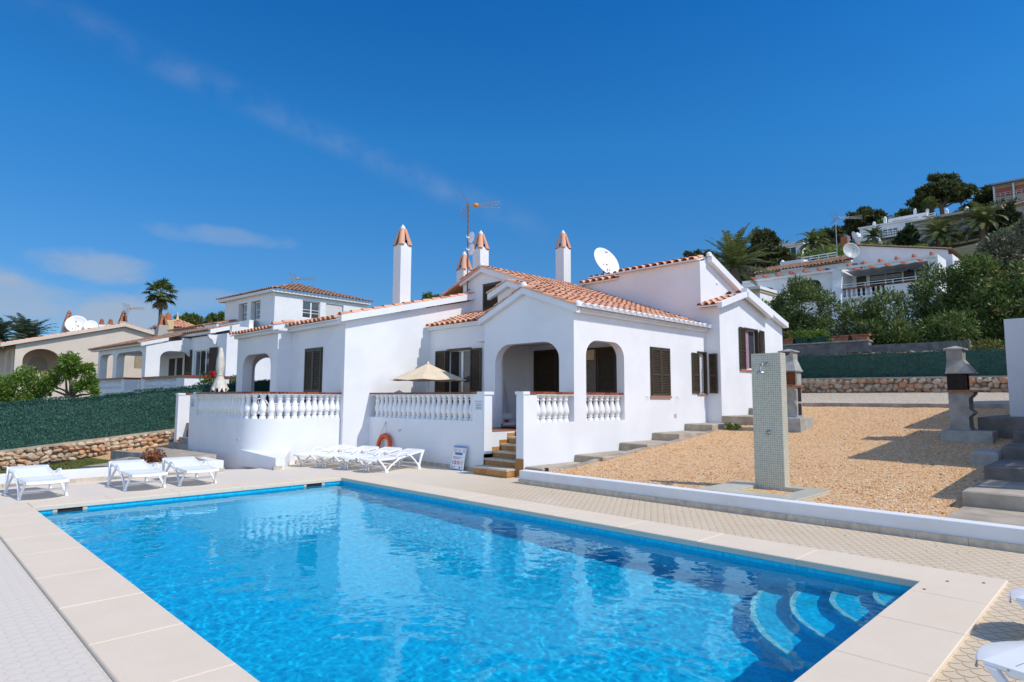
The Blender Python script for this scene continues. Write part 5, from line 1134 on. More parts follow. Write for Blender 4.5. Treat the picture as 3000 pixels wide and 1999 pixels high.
# ================================================================== lifebuoy, notice board, name plates
def build_signs():
    t = thing('lifebuoy', 'orange lifebuoy hanging from a nail on the white balustrade wall behind the loungers', 'lifebuoy', (11.1, 16.85, .43))
    b = MB(); n, m = 32, 12; vs = []; tilt = Matrix.Translation((11.10, 16.86, .42)) @ Matrix.Rotation(R(6), 4, 'Y') @ Matrix.Rotation(R(-90), 4, 'Y')
    for i in range(n):
        for j in range(m):
            a, c = 2*math.pi*i/n, 2*math.pi*j/m; r_ = .315+.078*math.cos(c); vs.append(tuple(tilt @ V((r_*math.cos(a), r_*math.sin(a), .062*math.sin(c)))))
    b.add(vs, [(i*m+j, ((i+1) % n)*m+j, ((i+1) % n)*m+(j+1) % m, i*m+(j+1) % m) for i in range(n) for j in range(m)], True); b.build('ring', 'buoy_orange', t)
    r_ = MB(); r_.tube([(11.09, 17.12, .68), (11.20, 16.95, 1.12), (11.09, 16.70, .76)], .006, 5); r_.lathe([(.02, 0), (.02, .03), (0, .03)], n=6, M_=Matrix.Translation((11.215, 16.95, 1.12)) @ Matrix.Rotation(R(-90), 4, 'Y')); r_.build('rope', 'rope', t)
    # leaning notice board
    T = Matrix.Translation((11.02, 13.52, DZ)) @ Matrix.Rotation(R(-92), 4, 'Z') @ Matrix.Rotation(R(-13), 4, 'X')   # local: x right, -y out, z up
    t = thing('notice_board', 'white pool rules and emergency number board leaning on the wall by the stairs', 'sign', (11.1, 13.2, 0))
    W_, H_ = .56, .66
    b = MB(T); b.box((0, 0, 0), (W_, .012, H_)); b.build('board', 'sign_white', t)
    b = MB(T); b.box((.004, -.002, H_-.055), (W_-.004, 0, H_-.004)); b.box((.004, -.002, .004), (W_-.004, 0, .035)); b.build('bands', 'sign_blue', t)
    b = MB(T); b.box((.11, -.002, H_-.245), (.43, 0, H_-.185)); b.build('button_box', 'sign_blue', t)
    def text(s, x, z, size, mat, par=t, bold=0):
        cu = bpy.data.curves.new('lettering', 'FONT'); cu.body = s; cu.size = size; cu.extrude = .0012; cu.offset = bold
        tmp = bpy.data.objects.new('lettering', cu); me = bpy.data.meshes.new_from_object(tmp); bpy.data.objects.remove(tmp)
        me.transform(T @ Matrix.Translation((x, -.003, z)) @ Matrix.Rotation(R(90), 4, 'X')); me.materials.clear(); me.materials.append(M[mat])
        o = bpy.data.objects.new('lettering', me); COL.objects.link(o); attach(o, par); return o
    text('112', .045, .165, .125, 'sign_navy', bold=.003)
    text('NORMAS DE PISCINA / POOL RULES', .03, H_-.042, .030, 'sign_white')
    text('EMERGENCIAS', .36, .225, .026, 'sign_grey'); text('EMERGENCY', .36, .175, .026, 'sign_grey')
    text('PROHIBIDO TIRARSE DE CABEZA', .045, .345, .026, 'sign_red'); text('NO DIVING IN THE POOL', .06, .308, .026, 'sign_red')
    b = MB(T); b.box((.265, -.002, .16), (.335, 0, .25)); b.build('phone_box', 'sign_red', t)
    b = MB(T); b.tube([(.285, -.004, .235), (.28, -.004, .205), (.30, -.004, .185), (.318, -.004, .18)], .007, 5); b.build('handset', 'sign_white', t)
    rnd = random.Random(2); b = MB(T); b2 = MB(T)
    for j in range(2):
        for i in range(3):
            x, z = .05+.19*i, H_-.105-.055*j
            b.lathe([(.016, 0), (.016, .002), (0, .002)], n=10, M_=Matrix.Translation((x, -.001, z)) @ Matrix.Rotation(R(90), 4, 'X'))
            b2.box((x+.03, -.002, z-.002), (x+.03+rnd.uniform(.06, .10), 0, z+.008)); b2.box((x+.03, -.002, z-.018), (x+.03+rnd.uniform(.05, .09), 0, z-.010))
    b.build('pictograms', 'sign_red', t); b2.build('small_print', 'sign_grey', t)
    b = MB(T)
    for x in (.04, .36):
        b.ball((x+.03, -.004, .105), .016, 1); b.box((x+.01, -.003, .055), (x+.08, 0, .075)); b.box((x+.045, -.0035, .07), (x+.065, 0, .10))
    b.build('figures', 'sign_grey', t)
    b = MB(T)
    for x in (.14, .46): 
        for k in range(3): b.box((x, -.002, .065+.022*k), (x+.075, 0, .072+.022*k))
    b.build('captions', 'sign_blue', t)
    # house name plates
    for (T2, lab) in ((FR(11.215, 12.74, -90, 1.58), 'small pale house name plate on the wall end beside the front stairs'), (FR(7.295, 22.76, -90, 1.58), 'small pale house name plate on the left terrace wall end')):
        T = T2; t = thing('name_plate', lab, 'sign', tuple(T2.translation), 'pale house name plates')
        b = MB(T); b.box((0, 0, 0), (.31, .004, .26)); b.build('plate', 'plaque', t)
        b = MB(T); b.box((.01, -.002, .245), (.30, 0, .250)); b.prism([(.03, -.002, .135), (.16, -.002, .128), (.28, -.002, .135), (.16, -.002, .142)], (0, .002, 0))
        for x, z in ((.08, .165), (.145, .18), (.205, .165)): b.prism([(x, -.002, z), (x+.035, -.002, z-.006), (x+.03, -.002, z+.012)], (0, .002, 0))
        b.build('emblem', 'sign_navy', t); text('Vista Sol', .07, .05, .055, 'sign_navy', t)
build_signs()

# ================================================================== aerials and dishes on the villa
def yagi(mb_m, mb_o, base, ang, L=.95, el=6, half=.18, refl=True, tilt=0):
    """UHF aerial with boom, director rods, V shaped grid reflector and an orange dipole box"""
    b = V(base); d = V((math.cos(R(ang))*math.cos(R(tilt)), math.sin(R(ang))*math.cos(R(tilt)), math.sin(R(tilt)))); s = V((-math.sin(R(ang)), math.cos(R(ang)), 0)); u = V((0, 0, 1))
    for k in (-1, 0, 1): mb_m.tube([tuple(b+d*.1+u*k*.03), tuple(b+d*L+u*k*.13)], .014, 5)
    for i in range(el):
        q = .25+.7*i/(el-1); mb_m.tube([tuple(b+d*L*q-s*half*.55), tuple(b+d*L*q+s*half*.55)], .010, 4)
    mb_o.ball(tuple(b+d*.30), .12, 1, 0, 0, (1.2, .9, .8))
    if refl:
        for sg in (-1, 1):
            for k in range(5):
                q = .06+.09*k; p = b-d*(.02+.05*k)+u*sg*q; mb_m.tube([tuple(p-s*half*1.9), tuple(p+s*half*1.9)], .011, 4)
            mb_m.tube([tuple(b), tuple(b-d*.24+u*sg*.44)], .009, 4)
def build_aerials():
    t = thing('tv_antenna', 'tall tv antenna mast with two small white dishes fixed to the villa gable', 'antenna', (15.5, 18.1, 6))
    m = MB(); m.tube([(15.48, 18.05, 5.6), (15.48, 18.05, 9.42)], .028, 8); m.tube([(15.6, 18.05, 6.05), (15.48, 18.05, 6.05)], .02, 5); m.tube([(15.6, 18.05, 6.9), (15.48, 18.05, 6.9)], .02, 5); m.build('mast', 'rusty_mast', t)
    m, o = MB(), MB(); yagi(m, o, (15.48, 18.05, 9.34), -50, 1.25, 6, .26); m.build('aerial', 'galvanised', t); o.build('dipole_box', 'antenna_orange', t)
    for z in (8.02, 7.55):
        d = MB(FR(15.44, 17.92, -100, z)); d.lathe([(0, -.03), (.16, -.025), (.22, 0), (.22, .01), (0, .01)], n=16, M_=Matrix.Translation((.14, 0, 0)) @ Matrix.Rotation(R(90), 4, 'X') @ Matrix.Scale(1.0, 4)); d.tube([(.12, -.05, 0), (.10, -.16, -.03), (.14, -.20, .02)], .025, 6); d.build('panel_dish', 'white_plastic', t, .03)
    def dish(name, label, c, az, el, r_, mat, back, group, rust=True, arm=True):
        t = thing(name, label, 'dish', tuple(c), group); c = V(c)
        T = Matrix.Translation(c) @ Matrix.Rotation(R(az), 4, 'Z') @ Matrix.Rotation(R(90-el), 4, 'Y')
        p = [(r_*k/8, .26*r_*(k/8)**2) for k in range(9)]; b = MB(T); b.lathe(p+[(r_+.01, .26*r_-.01), (r_, .26*r_-.03)]+[(q, z-.03) for q, z in p[::-1]], n=28); o = b.build('reflector', mat, t)
        if arm:
            a = MB(T); a.tube([(r_*.9, 0, .2*r_), (.05, 0, r_*.85)], .015, 5); a.lathe([(.05, -.06), (.05, .06), (0, .06)], (0, 0, r_*.85), 8); a.build('feed_arm', 'galvanised', t)
        m = MB(); q = T @ V((0, 0, -.05)); m.tube([tuple(q), (q.x, q.y, c.z-r_*1.25)], .035, 6); m.build('mount', 'rusty_mast', t)
        if rust:
            for x, y, rr in rust:
                z = .26*r_*((x*x+y*y)/(r_*r_)); s = MB(T); rnd = random.Random(int(x*99+7)); n = 11
                s.add([(x, y, z+.012)]+[(x+rr[0]*math.cos(6.283*k/n)*rnd.uniform(.5, 1.1), y+rr[1]*math.sin(6.283*k/n)*rnd.uniform(.5, 1.1), z+.014) for k in range(n)], [(0, 1+k, 1+(k+1) % n) for k in range(n)]); s.build('rust_patch', 'rust', o)
        return t
    dish('satellite_dish', 'large white rust stained satellite dish on the villa roof', (21.8, 16.3, 7.78), -98, 24, .70, 'white_paint', None, None, [(.05, .12, (.07, .05)), (.07, -.07, (.06, .04)), (.42, .09, (.14, .035)), (.48, -.11, (.12, .03)), (.34, .0, (.09, .03)), (-.55, .25, (.03, .09))], False)
    return dish
dish = build_aerials()
def far_dishes():
    dish('satellite_dish', 'grey mesh satellite dish on the roof of the terrace house on the right hill', (57, 16.9, 14.4), -135, 12, .69, 'dish_grey', None, 'dishes on the right hand terrace house', None, True)
    dish('satellite_dish', 'white satellite dish turned edge on above the grey dish on the right', (58.2, 16.9, 15.7), -60, 25, .62, 'white_paint', None, 'dishes on the right hand terrace house', None, False)
far_dishes()
# ================================================================== left neighbour's villa
def build_neighbour():
    t = thing('neighbour_villa', 'white neighbour villa with arched porch and an upper storey behind the left green screen', 'house', (14, 45, 2))
    T = FR(12.2, 46.8, -85.4); P = 'house_white'
    def W(outline, holes, y0, th, name='wall', mat=P):
        m = MB(T); m.plate(outline, holes, y0, th); return m.build(name, mat, t)
    W(rect(-10.25, -.5, 1.0, 5.55), [arch(-9.8, -6.85, 2.35, 5.1, .62, .45), arch(-6.1, -1.1, 2.35, 5.08, .62, .45)], 0, .5)
    S_ = T @ FR(-.5, 0, 90)
    m = MB(S_); m.plate([(.501, 1.0), (4.2, 1.0), (4.2, 6.3), (.501, 5.55)], [arch(.9, 2.9, 2.35, 5.1, .7, .5)], 0, .3); m.build('wall', P, t)
    m = MB(S_); m.box((0, 0, 1), (.499, .3, 5.55)) if False else None
    m = MB(T); m.box((-10.25, 3.6, 1), (-.8, 3.9, 5.4)); m.box((-10.2, .5, 5.2), (-.8, 3.6, 5.3)); m.box((-10.2, .5, 1), (-.8, 3.6, 2.35)); m.build('porch_room', P, t)
    m = MB(T); m.box((-6.0, 3.55, 2.35), (-3.6, 3.6, 4.85)); d = m.build('porch_door', 'dark_interior', t); m = MB(T); m.box((-4.7, 3.5, 2.36), (-4.45, 3.55, 4.8)); m.build('door_post', 'curtain_white', d)
    m = MB(T); m.box((-3.1, 3.56, 4.0), (-2.75, 3.6, 4.5)); m.build('picture', 'sign_grey', t)
    W(rect(-.5, 4.95, 1.0, 6.1), [rect(.05, 2.55, 2.4, 5.15)], 2.9, .3)
    o = casement(t, T @ FR(.05, 2.9, 0, 2.4), 2.5, 2.75, 3, (.35, .55, 'dark_interior'), .12, 'french_window')  # dark strip in place of a curtain, painted as the unlit room
    shutter_leaf(o, T @ FR(-1.3, 2.86, 0, 2.4), 1.1, 2.85); shutter_leaf(o, T @ FR(2.62, 2.86, 0, 2.4), 1.15, 2.85)
    m = MB(T); m.box((4.65, 3.2, .6), (4.95, 12, 6.6)); m.box((-10, 4.5, 5), (4.65, 4.8, 7.15)); m.build('wall', P, t)
    for x in (-.7, 3.4):
        m = MB(T); m.prism([(x, 2.9, 6.05), (x, 2.3, 6.05), (x, 2.35, 5.85), (x, 2.6, 5.7), (x, 2.68, 5.45), (x, 2.9, 5.4)], (.18, 0, 0)); m.build('eave_bracket', P, t)
    # upper storey
    W(rect(-2.3, 5.17, 6.8, 9.2), [rect(-.08, 1.2, 7.45, 8.85), rect(1.8, 3.18, 7.45, 8.85)], 6, .35)
    R_ = T @ FR(5.17, 6.0, 90)
    m = MB(R_); m.plate(rect(.351, 7.7, 6.5, 9.2), [rect(2.13, 3.57, 7.6, 8.9), rect(4.06, 5.57, 7.6, 8.9)], 0, .3); m.build('wall', P, t)
    m = MB(T); m.box((-2.3, 6.351, 6.8), (-2.0, 13.7, 9.2)); m.box((-2.0, 13.4, 6.8), (4.8, 13.7, 9.2)); m.build('wall', P, t)
    for x, w in ((.35, .75), (2.2, .85)): 
        o = casement(t, T @ FR(x, 6.0, 0, 7.5), w, 1.3, 1, None, .2, rails=(.35, .7))
        g = MB(T)
        for k in range(3): g.tube([(x+w*.2, 6.02, 7.55+.2*k), (x+w+.08, 6.02, 7.55+.2*k)], .012, 4)
        g.build('guard_rail', 'sign_grey', o)
    for x in (2.16, 4.1): casement(t, R_ @ FR(x, 0, 0, 7.62), 1.42, 1.26, 2, (.0, 1, 'curtain_white') if x > 4 else None, .1, rails=(.4, .62))
    # roofs
    rt, vt = MB(T), MB(T)
    tiles(rt, None, (-11.45, -.38, 5.60), (1, 0, 0), (0, 1, .29), 10.6, 4.4, .30, .42); tiles(rt, None, (-2.0, 2.45, 6.42), (1, 0, 0), (0, 1, .27), 5.2, 3.5, .30, .42); tiles(rt, None, (-8.7, 2.6, 6.40), (1, 0, 0), (0, 1, .27), 6.6, 2.0, .30, .42)
    tiles(rt, None, (-8.6, 4.3, 7.28), (1, 0, 0), (0, 1, .27), 6.6, 5, .30, .42); tiles(rt, None, (-1.8, 4.4, 7.27), (1, 0, 0), (0, 1, .27), 1.9, 1.5, .30, .42)
    tiles(rt, None, (-3.05, 5.62, 9.45), (1, 0, 0), (0, 1, .32), 8.55, 4.2, .30, .42, keep=lambda u, v: v < min(u, 8.55-u)*1.02+.1)
    tiles(rt, None, (5.52, 5.66, 9.45), (0, 1, 0), (-1, 0, .32), 8.4, 4.2, .30, .42, keep=lambda u, v: v < min(u, 8.4-u)*1.02+.1)
    ro = rt.build('roof', 'old_tile', t)
    vt.prism([(-.55, -.35, 5.32), (-.55, 1.35, 5.80), (-.55, 1.35, 6.02), (-.55, -.35, 5.55)], (.14, 0, 0)); vt.prism([(3.25, 2.5, 6.15), (3.25, 4.6, 6.70), (3.25, 4.6, 6.98), (3.25, 2.5, 6.42)], (.16, 0, 0)); vt.prism([(-1.9, 4.35, 6.9), (.1, 4.35, 6.9), (.1, 4.35, 7.2), (-1.9, 4.35, 7.2)], (0, .15, 0))
    vt.prism([(-2.9, 5.70, 9.2), (5.4, 5.70, 9.2), (5.4, 13.9, 9.2), (-2.9, 13.9, 9.2)], (0, 0, .20)); vt.box((-11.2, -.28, 5.40), (-.5, 0, 5.55)); vt.box((-1.9, 2.55, 6.18), (3.3, 2.9, 6.34)); vt.build('verge_boards', P, ro)
    chimney(t, 21.9, 54.9, 9.4, 10.6, .7, .7, .3, 'cream_plaster')
    # terraces
    m = MB(T); m.box((-10.0, -.2, 1), (-3.64, 0, 2.42)); m.box((-10.0, -.2, 2.42), (-9.0, 0, 3.15)); m.box((-4.3, -.2, 2.42), (-3.64, 1.2, 3.15)); m.box((-3.9, 0, 1), (-3.64, 1.2, 2.42)); ob = m.build('balustrade', P, t)
    for k in range(14): 
        p = T @ V((-8.85+.345*k, -.1, 2.42)); balusters(ob, [(p.x, p.y)], 2.42, .73, P, 8)
    p = T @ V((-2.3, .3, 2.3)); balusters(ob, [(p.x, p.y)], 2.3, .8, P, 8)
    b = MB(T); b.box((-10.0, -.25, 3.15), (-3.6, .05, 3.28)); b.box((-3.95, .05, 3.151), (-3.59, 2.4, 3.281)); b.build('tile_coping', 'red_glazed_tile', ob)
    m = MB(T); m.box((-.5, -.1, 1), (6.14, .1, 2.45)); m.box((5.0, -.1, 2.45), (6.14, .1, 3.1)); m.box((5.9, .1, 1), (6.14, 4, 3.1)); m.box((-.5, -.1, 2.45), (-.1, .1, 3.1)); ob = m.build('balustrade', P, t)
    for k in range(15): p = T @ V((.05+.34*k, 0, 2.45)); balusters(ob, [(p.x, p.y)], 2.45, .66, P, 8)
    b = MB(T); b.box((-.5, -.16, 3.1), (6.2, .16, 3.24)); b.box((5.84, .16, 3.101), (6.2, 4, 3.241)); b.build('tile_coping', 'red_glazed_tile', ob)
    m = MB(T); m.prism([(-10.0, -.1, 1.6), (-13.0, -.1, .4), (-13, -.1, .8), (-10.0, -.1, 2.3)], (0, .2, 0)); m.build('stair_wall', P, t); m = MB(T); m.prism([(-10.0, -.2, 2.3), (-13.0, -.2, .8), (-13, -.2, .95), (-10.0, -.2, 2.5)], (0, .35, 0)); m.build('stair_coping', 'red_glazed_tile', t)
    for x, y in ((-3.6, .9), (-2.0, 3.3), (-1.4, 3.3)):
        m = MB(T); m.lathe([(.0, 5.20), (.22, 5.17), (.20, 5.02), (.0, 4.95)], (x, y, 0), 10); m.build('ceiling_lamp', 'sign_grey', t)
    # aerial beside the upper storey
    a = thing('tv_antenna', 'tv antenna on a thin mast against the upper storey of the left neighbour villa', 'antenna', (21.1, 44.6, 7.5)); m = MB(); m.tube([(21.1, 44.6, 7.6), (21.1, 44.6, 10.9)], .035, 6); m.tube([(21.1, 44.6, 8.9), (21.7, 45.2, 10.4)], .03, 5); m.build('mast', 'galvanised', a)
    m, o = MB(), MB(); yagi(m, o, (21.1, 44.6, 10.8), -50, 1.7, 6, .3); yagi(m, o, (21.5, 45.0, 10.2), -20, 1.2, 5, .25, False); m.build('aerial', 'galvanised', a); o.build('dipole_box', 'antenna_orange', a)
build_neighbour()

# ================================================================== cream house at the far left
def build_cream_house():
    t = thing('cream_house', 'cream rendered house with wide arched porch at the far left behind the shrubs', 'house', (9, 64, 3))
    T = FR(6.93, 62.43, 4.6); P = 'cream_plaster'
    def ell(x0, x1, z0, z1, n=14): c, r_ = (x0+x1)/2, (x1-x0)/2; h = z1-z0-.9; return [(x0, z0), (x1, z0)]+[(c+r_*math.cos(math.pi*k/n), z0+.9+h*math.sin(math.pi*k/n)) for k in range(n+1)]
    m = MB(T); m.plate([(-.05, 1), (12.5, 1), (12.5, 6.95), (7.44, 8.15), (-.05, 6.2)], [ell(.45, 2.95, 3.93, 5.76), rect(8.45, 9.9, 4.45, 5.52)], 0, .4); m.build('wall', P, t)
    S_ = T @ FR(-.05, 0, -90)
    m = MB(S_); m.plate(rect(-4.0, -.02, 1, 6.1), [arch(-2.6, -1.1, 3.9, 5.75, .75, 1.2, 8)], 0, .3) ; m.build('wall', P, t)
    m = MB(T); m.box((.3, 3.6, 3.5), (4.2, 3.9, 6.2)); m.box((3.6, .4, 3.5), (3.9, 3.6, 6.2)); m.box((.3, .4, 5.95), (3.6, 3.6, 6.05)); m.box((.25, .4, 3.4), (3.6, 3.6, 3.6)); m.build('porch_room', P, t)
    m = MB(T); m.plate(ell(1.6, 2.9, 3.7, 5.3), [], 3.5, .09); m.build('inner_arch', 'hill_beige', t)
    m = MB(T); m.box((3.55, 1.2, 3.9), (3.59, 2.6, 5.5)); g = m.build('side_window', 'window_glass', t)
    m = MB(T); m.box((.42, -.02, 3.85), (2.98, .42, 3.98)); m.build('parapet_tiles', 'fire_brick', t)
    o = MB(T); o.box((8.42, .05, 4.42), (9.95, .12, 5.55)); w = o.build('window', 'shutter_brown', t); o = MB(T)
    for k in range(14): o.box((8.5, .02, 4.48+.074*k), (9.88, .05, 4.53+.074*k))
    o.build('roller_blind', 'blind_tan', w)
    m = MB(T); m.box((-5.2, 3.8, 1), (-.05, 4.1, 5.9)); m.box((12.2, .4, 1), (12.5, 9, 6.9)); m.build('wall', P, t)
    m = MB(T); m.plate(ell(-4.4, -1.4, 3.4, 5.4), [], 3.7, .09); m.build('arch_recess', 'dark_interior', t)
    rt, vt = MB(T), MB(T)
    tiles(rt, None, (-1.0, 9, 5.98), (0, -1, 0), (1, 0, .262), 9.25, 8.7, .32, .45); tiles(rt, None, (13.6, -.25, 6.85), (0, 1, 0), (-1, 0, .24), 9.25, 6.3, .32, .45)
    verge(rt, vt, (-1.05, -.2, 5.98), (7.44, -.2, 8.32), .24, .3, (0, 1, 0)); verge(rt, vt, (13.5, -.2, 6.85), (7.44, -.2, 8.32), .24, .3, (0, 1, 0))
    ro = rt.build('roof', 'roof_tile', t); vt.build('verge_boards', 'cream_paint' if False else P, ro)
    m = MB(T); m.prism([(-1.0, -.2, 5.70), (-.06, -.2, 5.95), (-.06, 4, 5.95), (-1, 4, 5.7)], (0, 0, .12)); m.build('eave_soffit', 'wood_eave', t)
    for x, y, zt, w in ((10.7, 65.4, 8.35, .95), (14.7, 64.9, 8.7, .95), (17.3, 62.5, 8.4, 1.1)):
        c = MB(); c.add([(x-w*.62, y-w*.62, 6.2), (x+w*.62, y-w*.62, 6.2), (x+w*.62, y+w*.62, 6.2), (x-w*.62, y+w*.62, 6.2), (x-w*.36, y-w*.36, zt), (x+w*.36, y-w*.36, zt), (x+w*.36, y+w*.36, zt), (x-w*.36, y+w*.36, zt)], [(i, (i+1) % 4, 4+(i+1) % 4, 4+i) for i in range(4)]+[(4, 5, 6, 7)]); o = c.build('chimney', 'hill_beige', t)
        c = MB(); h = .75
        for sx, sy in ((-1, -1), (1, -1), (1, 1), (-1, 1)): c.prism([(x+sx*w*.34, y+sy*w*.34, zt), (x+sx*w*.12, y+sy*w*.34, zt), (x+sx*w*.05, y+sy*w*.12, zt+h), (x+sx*w*.16, y+sy*w*.12, zt+h)], (0, -sy*w*.2, 0))
        c.lathe([(w*.20, zt+h), (w*.16, zt+h+.12), (0, zt+h+.32)], (x, y, 0), 6); c.build('chimney_cap', 'fire_brick', o)
        c = MB(); c.box((x-w*.18, y-w*.18, zt), (x+w*.18, y+w*.18, zt+h*.7)); c.build('flue', 'soot_and_shade', o)
    dish('satellite_dish', 'biggest round white dish on the cream house roof', (11.1, 64.3, 8.05), -105, 20, .80, 'white_paint', None, 'dishes on the cream house roof', [(.1, .12, (.10, .08))], True)
    dish('satellite_dish', 'smaller white dish with a rust stained lower half on the cream house roof', (12.0, 63.6, 7.95), -105, 24, .52, 'white_paint', None, 'dishes on the cream house roof', [(.30, .0, (.16, .42))], False)
    a = thing('tv_antenna', 'tv antenna above the middle chimney of the cream house', 'antenna', (14.9, 64.5, 9.4)); m, o = MB(), MB(); m.tube([(14.9, 64.5, 8.7), (14.9, 64.5, 10.0)], .03, 5); yagi(m, o, (14.9, 64.5, 9.9), -45, 1.5, 6, .3); m.build('aerial', 'galvanised', a); o.build('dipole_box', 'antenna_orange', a)
    for x, y, z, l in ((16.4, 81.6, 9.9, 'small white chimney with dark pot beyond the cream house roof, nearer the dishes'), (17.1, 80.9, 9.9, 'small white chimney with red pot beyond the cream house roof, nearer the palm')):
        c = MB(); c.cham((x-.35, y-.35, 5), (x+.35, y+.35, z), .05); t2 = thing('roof_chimney', l, 'chimney', (x, y, 5), 'small white chimneys beyond the cream house'); c.build('shaft', 'white_plaster', t2); c = MB(); c.lathe([(.28, z), (.18, z+.5), (.2, z+.55), (0, z+.75)], (x, y, 0), 8); c.build('pot', 'fire_brick', t2)
    t = thing('hipped_house', 'distant house with hipped orange roof and cream chimney beside the tall palm', 'house', (25.6, 86.5, 6)); b = MB(); b.box((23.6, 84.5, 2), (27.6, 88.5, 10.6)); b.build('wall', 'hill_beige', t)
    rt = MB(); ap = (25.6, 86.5, 11.75); e = [(23.0, 83.9, 10.6), (28.2, 83.9, 10.6), (28.2, 89.1, 10.6), (23.0, 89.1, 10.6)]
    for i in range(4):
        a, b2 = V(e[i]), V(e[(i+1) % 4]); mid = (a+b2)/2; up = (V(ap)-mid); tiles(rt, None, tuple(a), tuple(b2-a), tuple(up), (b2-a).length, up.length, .34, .45, keep=lambda u, v, L=(b2-a).length, H=up.length: v < H*(1-abs(2*u/L-1))+.2)
    rt.build('roof', 'roof_tile', t); b = MB(); b.lathe([(.22, 11.7), (.12, 12.2), (0, 12.9)], (25.6, 86.5, 0), 6); b.build('finial', 'cream_paint', t)
    b = MB(); b.cham((22.6, 81.0, 6), (23.6, 82.0, 11.0), .05); b.build('chimney', 'cream_paint', t); b = MB(); b.lathe([(.42, 11.0), (.25, 11.8), (0, 12.1)], (23.1, 81.5, 0), 6); b.build('chimney_pot', 'fire_brick', t)
build_cream_house()

# ================================================================== plants
def rndv(r):
    while True:
        v = V((r.uniform(-1, 1), r.uniform(-1, 1), r.uniform(-1, 1)))
        if .05 < v.length < 1: return v.normalized()
def leafy(mb, clumps, n, size, asp, r, shell=.5, droop=0, along=.6):
    """pointed leaves spread through ellipsoid clumps (centre, radii)"""
    wts = [c[1][0]*c[1][1]*c[1][2] for c in clumps]; wts = [w**.67 for w in wts]; tot = sum(wts)
    for (c, rad), w in zip(clumps, wts):
        c = V(c)
        for _ in range(max(3, int(n*w/tot))):
            d = rndv(r); q = shell+(1-shell)*r.random()**.6
            p = c+V((d.x*rad[0], d.y*rad[1], d.z*rad[2]))*q
            a = (d*along+rndv(r)*(1-along*.5)+V((0, 0, .25-droop))).normalized(); b = a.cross(rndv(r))
            if b.length < .1: continue
            b.normalize(); L = size*r.uniform(.65, 1.35); w_ = L*asp
            mb.add([tuple(p), tuple(p+a*L*.45+b*w_), tuple(p+a*L), tuple(p+a*L*.45-b*w_)], [(0, 1, 2, 3)])
def clumps_in(c, rad, n, r, k=(.22, .40), flat=1, surf=.55, zmin=-1):
    out = []
    while len(out) < n:
        d = rndv(r); q = surf+(1-surf)*r.random()
        if d.z < zmin: continue
        s = r.uniform(*k)*min(rad[0], rad[1]); out.append((V(c)+V((d.x*rad[0], d.y*rad[1], d.z*rad[2]))*q*.86, (s*1.15, s*1.15, s*flat)))
    return out
def limbs(mb, base, ends, r0, r_, bow=.3):
    for e in ends:
        b, e = V(base), V(e); m1 = b.lerp(e, .35)+rndv(r_)*bow*(e-b).length*.3; m2 = b.lerp(e, .7)+rndv(r_)*bow*(e-b).length*.2
        mb.tube([tuple(b), tuple(m1), tuple(m2), tuple(e)], [r0*.7, r0*.5, r0*.32, r0*.12], 6)
def bush(name, label, cat, parts, n, mat, size, asp, seed, group=None, inner='cypress_leaf', stems=5, base=None, k=(.22, .42), nsub=14, shell=.45, zmin=-1.0):
    r = random.Random(seed); c0 = V(parts[0][0]); gz = base if base is not None else c0.z-parts[0][1][2]
    t = thing(name, label, cat, (c0.x, c0.y, gz), group); mb = MB(); cl = []
    for c, rad in parts: cl += clumps_in(c, rad, nsub, r, k, zmin=zmin)+[(V(c), tuple(x*.8 for x in rad))]
    leafy(mb, cl, n, size, asp, r, shell); mb.build('foliage', mat, t)
    s = MB(); limbs(s, (c0.x, c0.y, gz-.3), [tuple(q[0]) for q in r.sample(cl, min(stems*len(parts), len(cl)))], .09, r); s.build('stems', 'bark', t)
    return t
G_ = 'oleander bushes along the retaining wall'
